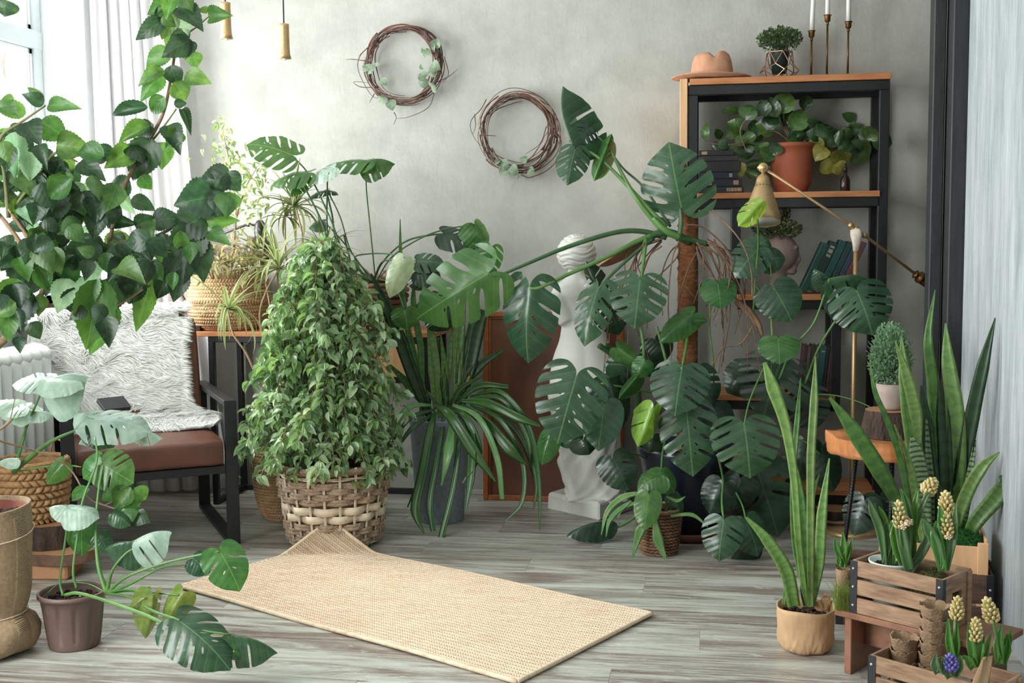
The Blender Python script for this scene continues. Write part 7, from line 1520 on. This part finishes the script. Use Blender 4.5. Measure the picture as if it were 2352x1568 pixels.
HL = [(379, 43, 309, 92, 44, 2), (405, 8, 335, 32, 48, 1), (480, 40, 533, 35, 42, 1), (398, 22, 370, 92, 50, 1), (412, 16, 466, 66, 56, 2), (440, 92, 372, 128, 56, 2), (392, 116, 331, 156, 48, 1), (375, 158, 317, 192, 36, 1), (372, 168, 321, 230, 44, 1), (425, 172, 485, 190, 44, 1), (442, 118, 450, 158, 40, 1), (340, 246, 248, 264, 34, 2), (378, 222, 344, 264, 42, 1), (400, 240, 430, 236, 22, 2), (418, 250, 439, 310, 24, 2), (345, 288, 270, 328, 40, 1), (352, 284, 314, 328, 50, 2), (385, 288, 414, 350, 50, 2), (350, 318, 316, 412, 82, 2), (376, 326, 370, 390, 50, 1), (302, 342, 240, 386, 54, 1), (322, 404, 349, 436, 36, 1), (262, 352, 200, 346, 40, 2),
      (110, 242, 184, 247, 38, 1), (100, 240, 50, 214, 34, 2), (98, 226, 58, 197, 20, 1), (60, 260, -24, 240, 42, 1), (92, 278, 158, 322, 64, 1), (38, 302, 36, 406, 52, 3), (130, 332, 214, 344, 66, 1), (182, 372, 241, 412, 50, 2), (20, 338, 36, 404, 50, 3), (60, 280, 92, 330, 60, 2), (446, 120, 414, 96, 40, 2), (400, 70, 428, 112, 50, 2), (392, 150, 412, 200, 44, 2), (400, 188, 428, 232, 50, 1), (412, 300, 382, 340, 44, 1), (300, 330, 330, 372, 50, 2), (466, 15, 474, 32, 22, 1), (410, -20, 440, 20, 50, 1), (380, -10, 345, 12, 44, 2),
      (530, 400, 450, 422, 64, 2), (520, 396, 552, 440, 50, 2), (500, 408, 478, 388, 30, 2), (515, 440, 452, 500, 86, 2), (525, 440, 520, 495, 60, 1), (490, 450, 400, 470, 90, 2), (470, 495, 394, 540, 84, 2), (460, 520, 400, 610, 90, 2), (470, 508, 552, 504, 36, 1), (480, 530, 528, 560, 40, 1), (470, 540, 410, 600, 60, 1), (450, 545, 470, 650, 62, 2), (440, 560, 416, 660, 56, 2), (412, 620, 400, 695, 50, 2), (390, 620, 360, 688, 46, 2), (345, 640, 312, 768, 52, 1), (330, 625, 292, 700, 70, 2), (270, 640, 240, 726, 70, 2), (230, 640, 198, 806, 90, 1), (255, 690, 206, 820, 70, 1), (190, 660, 160, 720, 60, 2), (160, 640, 130, 720, 60, 3), (210, 630, 200, 716, 56, 3), (140, 590, 180, 650, 60, 1), (60, 660, 2, 760, 86, 2), (40, 640, 10, 720, 70, 1), (45, 772, 46, 810, 30, 2), (70, 740, 92, 780, 40, 2), (330, 350, 300, 420, 46, 2), (300, 420, 240, 440, 50, 2), (280, 480, 205, 500, 60, 2), (300, 460, 360, 480, 40, 2), (310, 520, 365, 500, 40, 2), (350, 510, 420, 500, 56, 2), (15, 0, 8, 40, 60, 2), (0, 230, 40, 262, 50, 1)]
mh = {1: L_h1, 2: L_h2, 3: L_h3}
hq = random.Random(11)
def hleaf(x0, y0, x1, y1, w_, k, d): pleaf(hb_t, THI, mh[k], x0, y0, x1, y1, w_*1.02, d, dt=hq.uniform(-.05, .05), u=hq.uniform(.0, .5), s=hq.uniform(-.3, .3))
for h_ in HL: hleaf(*h_, 3.9 if h_[0] > 250 else 3.8)
nl = 0
for (cx, cy, sx, sy, n_) in ((40, 420, 60, 90, 30), (110, 480, 80, 80, 46), (60, 570, 70, 60, 34), (160, 580, 70, 50, 26), (260, 560, 80, 45, 26), (340, 580, 70, 36, 18), (130, 390, 70, 50, 20), (220, 440, 60, 36, 10), (380, 20, 30, 40, 6), (20, 330, 30, 40, 10), (420, 560, 30, 30, 6), (230, 690, 30, 40, 6), (40, 680, 40, 36, 8)):
    for _ in range(n_):
        x, y = cx+hq.gauss(0, sx*.62), cy+hq.gauss(0, sy*.62); a = hq.gauss(PI/2, .8); L = hq.uniform(40, 74)
        k = 2 if hq.random() < .62 else (1 if hq.random() < .85 else 3)
        hleaf(x, y, x+L*math.cos(a), y+L*math.sin(a), L*hq.uniform(.6, .85), k, 3.85+hq.gauss(0, .13)); nl += 1
T0 = c8+Vector((-.03, 0, HF-.05))
for pts, w_, mm in [([None, (-70, 1000, 3.7), (-30, 830, 3.75), (20, 770, 3.8), (40, 740, 3.82), (70, 700, 3.84), (100, 660, 3.85), (80, 560, 3.85), (30, 500, 3.84)], [13, 11, 10, 9, 9, 7, 6, 5, 3], M_hst), ([(70, 706, 3.84), (130, 702, 3.86), (200, 715, 3.86), (270, 700, 3.88), (345, 655, 3.9)], [6, 5, 4, 3, 2], M_hst), ([(100, 660, 3.85), (60, 580, 3.85), (20, 520, 3.85), (-20, 470, 3.85)], [7, 6, 5, 4], M_hst), ([(110, 650, 3.85), (95, 610, 3.84), (60, 540, 3.83), (20, 480, 3.82)], [7, 6, 5, 3], M_hst),
                   ([(80, 640, 3.85), (160, 600, 3.88), (260, 560, 3.9), (350, 545, 3.92), (430, 500, 3.93), (500, 440, 3.94), (525, 400, 3.95)], [5, 5, 4.6, 4.2, 3.6, 3, 2.2], M_hg), ([(250, 560, 3.9), (282, 435, 3.9), (350, 310, 3.92), (378, 250, 3.92), (395, 165, 3.93), (405, 90, 3.94), (412, -10, 3.95)], [4.6, 4.6, 4.4, 4, 3.6, 3, 2.6], M_hst), ([(20, 500, 3.84), (10, 400, 3.82), (0, 320, 3.8), (50, 280, 3.8), (105, 242, 3.8)], [5, 4, 4, 3, 2], M_hg), ([(30, 480, 3.84), (90, 400, 3.82), (130, 350, 3.8), (178, 372, 3.8)], [4, 3.4, 3, 2], M_hg), ([(410, 80, 3.93), (440, 70, 3.93), (480, 38, 3.94)], [2.4, 2, 1.4], M_hg), ([(430, 500, 3.93), (460, 540, 3.93), (450, 600, 3.93)], [3, 3, 2], M_hg), ([(348, 325, 3.92), (380, 285, 3.92), (405, 250, 3.92)], [2.6, 2.2, 1.6], M_hg)]:
    P_ = [T0 if p_ is None else at(*p_) for p_ in pts]; MB().tube(smooth(P_, 6), [a*3.85/FPX for a in w_], 9).build('branch', mm, hb_t)
# low twig with leaves in front of the chair
tw2 = [(140, 1060, 3.95), (200, 1140, 3.92), (240, 1160, 3.9), (300, 1178, 3.88)]
ptube(hb_t, 'twig', [(-40, 1000, 3.8)]+tw2, [4, 3, 3, 2.4, 2], M_hst, n=6)
for h_ in [(300, 1118, 262, 1170, 52, 1), (262, 1128, 232, 1150, 34, 1), (308, 1120, 338, 1150, 40, 1), (300, 1150, 312, 1176, 40, 1), (300, 1180, 254, 1206, 50, 1), (303, 1182, 342, 1198, 44, 2), (296, 1160, 304, 1195, 40, 1), (205, 1122, 158, 1150, 30, 1)]: hleaf(*h_, 3.86)
ptube(hb_t, 'twig', [(240, 1160, 3.9), (285, 1140, 3.88), (300, 1118, 3.87)], 1.8, M_hst, n=6)
# cut branch stub and thin twigs by the left edge
ptube(hb_t, 'branch', [(-60, 1010, 3.75), (0, 985, 3.75), (28, 962, 3.75)], [6, 5, 5], M_hst, n=8); ptube(hb_t, 'twig', [(22, 970, 3.75), (30, 935, 3.75), (36, 905, 3.75)], [2, 1.6, 1], M_hst, n=5)
# ---------------------------------------------------------------- peperomia on the shelf
TP = [tmpl_rows('round_blade', ovate(.42), rows=7, cols=4, fold=f_, arch=a_, tip=.05) for f_, a_ in ((.12, .1), (.25, .15), (.05, .2))]
L_p1 = leafmat('round_leaf', C(58, 100, 36), C(84, 124, 54), C(120, 150, 84), nv=4, rough=.3, transl=.3, var=.25, veinmix=.2, mid=.014, spec=.6); L_p2 = leafmat('round_leaf_yellow', C(130, 136, 40), C(164, 158, 60), C(180, 176, 100), nv=4, rough=.35, transl=.3, var=.15, veinmix=.2); L_p3 = leafmat('round_leaf_dark', C(34, 64, 28), C(52, 86, 42), C(84, 116, 60), nv=4, rough=.3, transl=.2, var=.2, veinmix=.2)
PL = [(1790, 262, 1815, 213, 52, 1), (1785, 270, 1768, 222, 34, 3), (1700, 258, 1656, 256, 22, 1), (1712, 276, 1728, 240, 46, 1), (1760, 268, 1748, 228, 38, 3), (1702, 290, 1664, 318, 44, 1), (1708, 330, 1712, 366, 46, 1), (1740, 330, 1750, 352, 40, 1), (1730, 366, 1735, 390, 44, 1), (1760, 300, 1785, 262, 40, 3), (1820, 300, 1845, 250, 50, 1), (1800, 290, 1830, 256, 44, 3), (1810, 310, 1850, 322, 56, 3), (1780, 300, 1735, 285, 52, 1), (1724, 330, 1716, 300, 34, 1), (1620, 322, 1623, 282, 22, 1), (1650, 326, 1672, 340, 26, 3), (1655, 335, 1636, 344, 26, 3), (1700, 345, 1652, 362, 34, 1), (1690, 375, 1706, 405, 36, 2), (1730, 390, 1722, 410, 36, 1), (1860, 320, 1890, 352, 40, 2), (1872, 310, 1900, 290, 36, 3), (1890, 330, 1930, 310, 44, 3), (1900, 340, 1872, 370, 44, 2), (1910, 350, 1935, 375, 44, 2), (1885, 372, 1915, 395, 44, 2), (1915, 378, 1935, 398, 44, 2), (1925, 345, 1960, 330, 44, 3), (1930, 350, 1950, 372, 40, 2), (1950, 330, 1984, 345, 36, 3), (1960, 330, 1990, 372, 62, 1), (1990, 320, 2012, 296, 44, 1), (2000, 322, 2050, 330, 46, 3), (1975, 322, 2004, 300, 40, 1), (1940, 318, 1915, 312, 40, 3), (1845, 345, 1872, 330, 38, 3), (1770, 340, 1752, 372, 44, 1), (1790, 330, 1772, 356, 34, 3), (1880, 288, 1850, 276, 22, 3)]
mp3 = {1: L_p1, 2: L_p2, 3: L_p3}; pq = random.Random(4)
for (a, b, c_, d_, w_, k) in PL: pleaf(pe, TP, mp3[k], a, b, c_, d_, w_, 5.32+pq.uniform(-.08, .08), u=pq.uniform(0, .6), s=pq.uniform(-.3, .3))
for _ in range(46):
    t_ = pq.random(); x = 1650+350*t_; y = 320+pq.gauss(0, 22)-(30 if .25 < t_ < .6 else 0); a = pq.uniform(0, 2*PI); L = pq.uniform(22, 40)
    pleaf(pe, TP, mp3[pq.choice([1, 3, 3])], x, y, x+L*math.cos(a), y+L*math.sin(a), L*.85, 5.4+pq.uniform(-.08, .1), u=pq.uniform(0, .6), s=pq.uniform(-.3, .3))
for pts in ([(1818, 325, 5.4), (1780, 270, 5.35), (1725, 270, 5.32), (1700, 300, 5.3), (1715, 350, 5.3)], [(1815, 325, 5.4), (1770, 300, 5.36), (1700, 330, 5.32), (1640, 330, 5.32), (1620, 322, 5.32)], [(1820, 325, 5.42), (1870, 300, 5.38), (1930, 335, 5.34), (1990, 322, 5.32)], [(1818, 325, 5.4), (1800, 270, 5.36), (1815, 230, 5.34)], [(1822, 325, 5.42), (1880, 320, 5.38), (1910, 360, 5.36), (1930, 385, 5.36)]): ptube(pe, 'stem', pts, [3, 2.4, 2, 1.6], M_hst, n=6)
# ---------------------------------------------------------------- wreaths
M_vine = pm('vine_twig', C(74, 52, 46), C(116, 86, 74), scale=30, rough=.8, var=.25); L_euc = leafmat('eucalyptus_leaf', C(112, 136, 108), C(140, 162, 136), C(160, 178, 154), nv=4, rough=.6, transl=.3, var=.12, veinmix=.15); M_pale = pm('peeled_twig', C(170, 136, 116), C(190, 160, 138), rough=.7)
def wreath(cx, cy, rx, n_, label, leaves, loose, seed, thin=(0, 0)):
    r_ = random.Random(seed); YV = YW-.035; c_ = onY(cx, cy, YV); R_ = rx*depth(c_)/FPX
    t_ = thing('wreath', Vector((c_.x, YW-.002, c_.z)), label, 'wreath', 'twig wreaths on the grey wall')
    for k in range(n_):
        a0 = r_.uniform(0, 2*PI); ln = r_.uniform(1.6, 5.0); ph = r_.uniform(0, 6); rr0 = R_*(1+r_.gauss(0, .065)); pts = []
        for i in range(int(ln*7)+2):
            a = a0+i/7; wv_ = .045*math.sin(a*2.3+ph)+.022*math.sin(a*5.1+ph*2); dpt = .018*math.cos(a*3+ph)
            wd = 1+(.12 if thin[0] < (a % (2*PI)) < thin[1] else 0)*math.sin(ph)
            pts.append(Vector((c_.x+rr0*(wd+wv_)*math.cos(a), c_.y-.012+dpt, c_.z+rr0*(wd+wv_)*math.sin(a))))
        MB().tube(smooth(pts, 2), [r_.uniform(.0022, .0045), .0022, .0012], 6).build('twig', M_pale if k == 0 else M_vine, t_)
    for pts in loose: MB().tube(smooth([onY(a, b, YV-.01) for a, b in pts], 5), [.0026, .0018, .0009], 5).build('twig', M_vine, t_)
    for (a, b, e, f, w_) in leaves:
        B = onY(a, b, YV-.025); T = onY(e, f, YV-.035); put(r_.choice(TP), frame_mat(B, T, w_*depth(B)/FPX, Vector((r_.gauss(0, .3), -1, r_.gauss(0, .3)))), t_, L_euc)
wreath(927, 149, 84, 38, 'left twig wreath with eucalyptus leaves, the higher one', [(1000, 112, 1004, 88, 26), (985, 112, 975, 132, 24), (998, 122, 1000, 96, 14), (976, 180, 966, 165, 28), (972, 160, 968, 145, 12), (990, 150, 1012, 160, 30), (985, 190, 960, 186, 24), (842, 166, 860, 150, 26), (845, 150, 835, 165, 18), (876, 180, 889, 196, 20), (888, 222, 872, 240, 30), (896, 228, 902, 254, 26), (860, 150, 875, 148, 10), (1000, 165, 985, 172, 30), (990, 205, 1000, 196, 30), (978, 122, 968, 108, 14)],
        [[(855, 100), (826, 130), (824, 165), (850, 215), (868, 226)], [(840, 140), (810, 136), (795, 137)], [(870, 200), (830, 200), (812, 188), (845, 190)], [(1000, 190), (1030, 176), (1052, 158)], [(1000, 200), (985, 245), (940, 268), (912, 272)], [(905, 258), (910, 270), (904, 286)], [(860, 215), (848, 236)], [(1020, 130), (1030, 170), (1015, 190)], [(880, 90), (850, 105), (824, 128)]], 1)
wreath(1190, 304, 82, 32, 'right twig wreath, the lower barer one beside the climbing leaves', [(1150, 372, 1168, 386, 30), (1166, 384, 1148, 402, 28), (1172, 380, 1190, 402, 28), (1148, 368, 1138, 378, 14), (1196, 372, 1212, 360, 18), (1196, 402, 1190, 414, 8), (1212, 390, 1228, 396, 22)],
        [[(1117, 228), (1105, 250), (1083, 275), (1082, 300), (1100, 330), (1130, 345)], [(1090, 262), (1092, 290), (1085, 310)], [(1108, 320), (1112, 350), (1125, 376)], [(1105, 310), (1140, 312)], [(1255, 290), (1240, 330), (1205, 355)]], 2, thin=(4.9, 6.2))
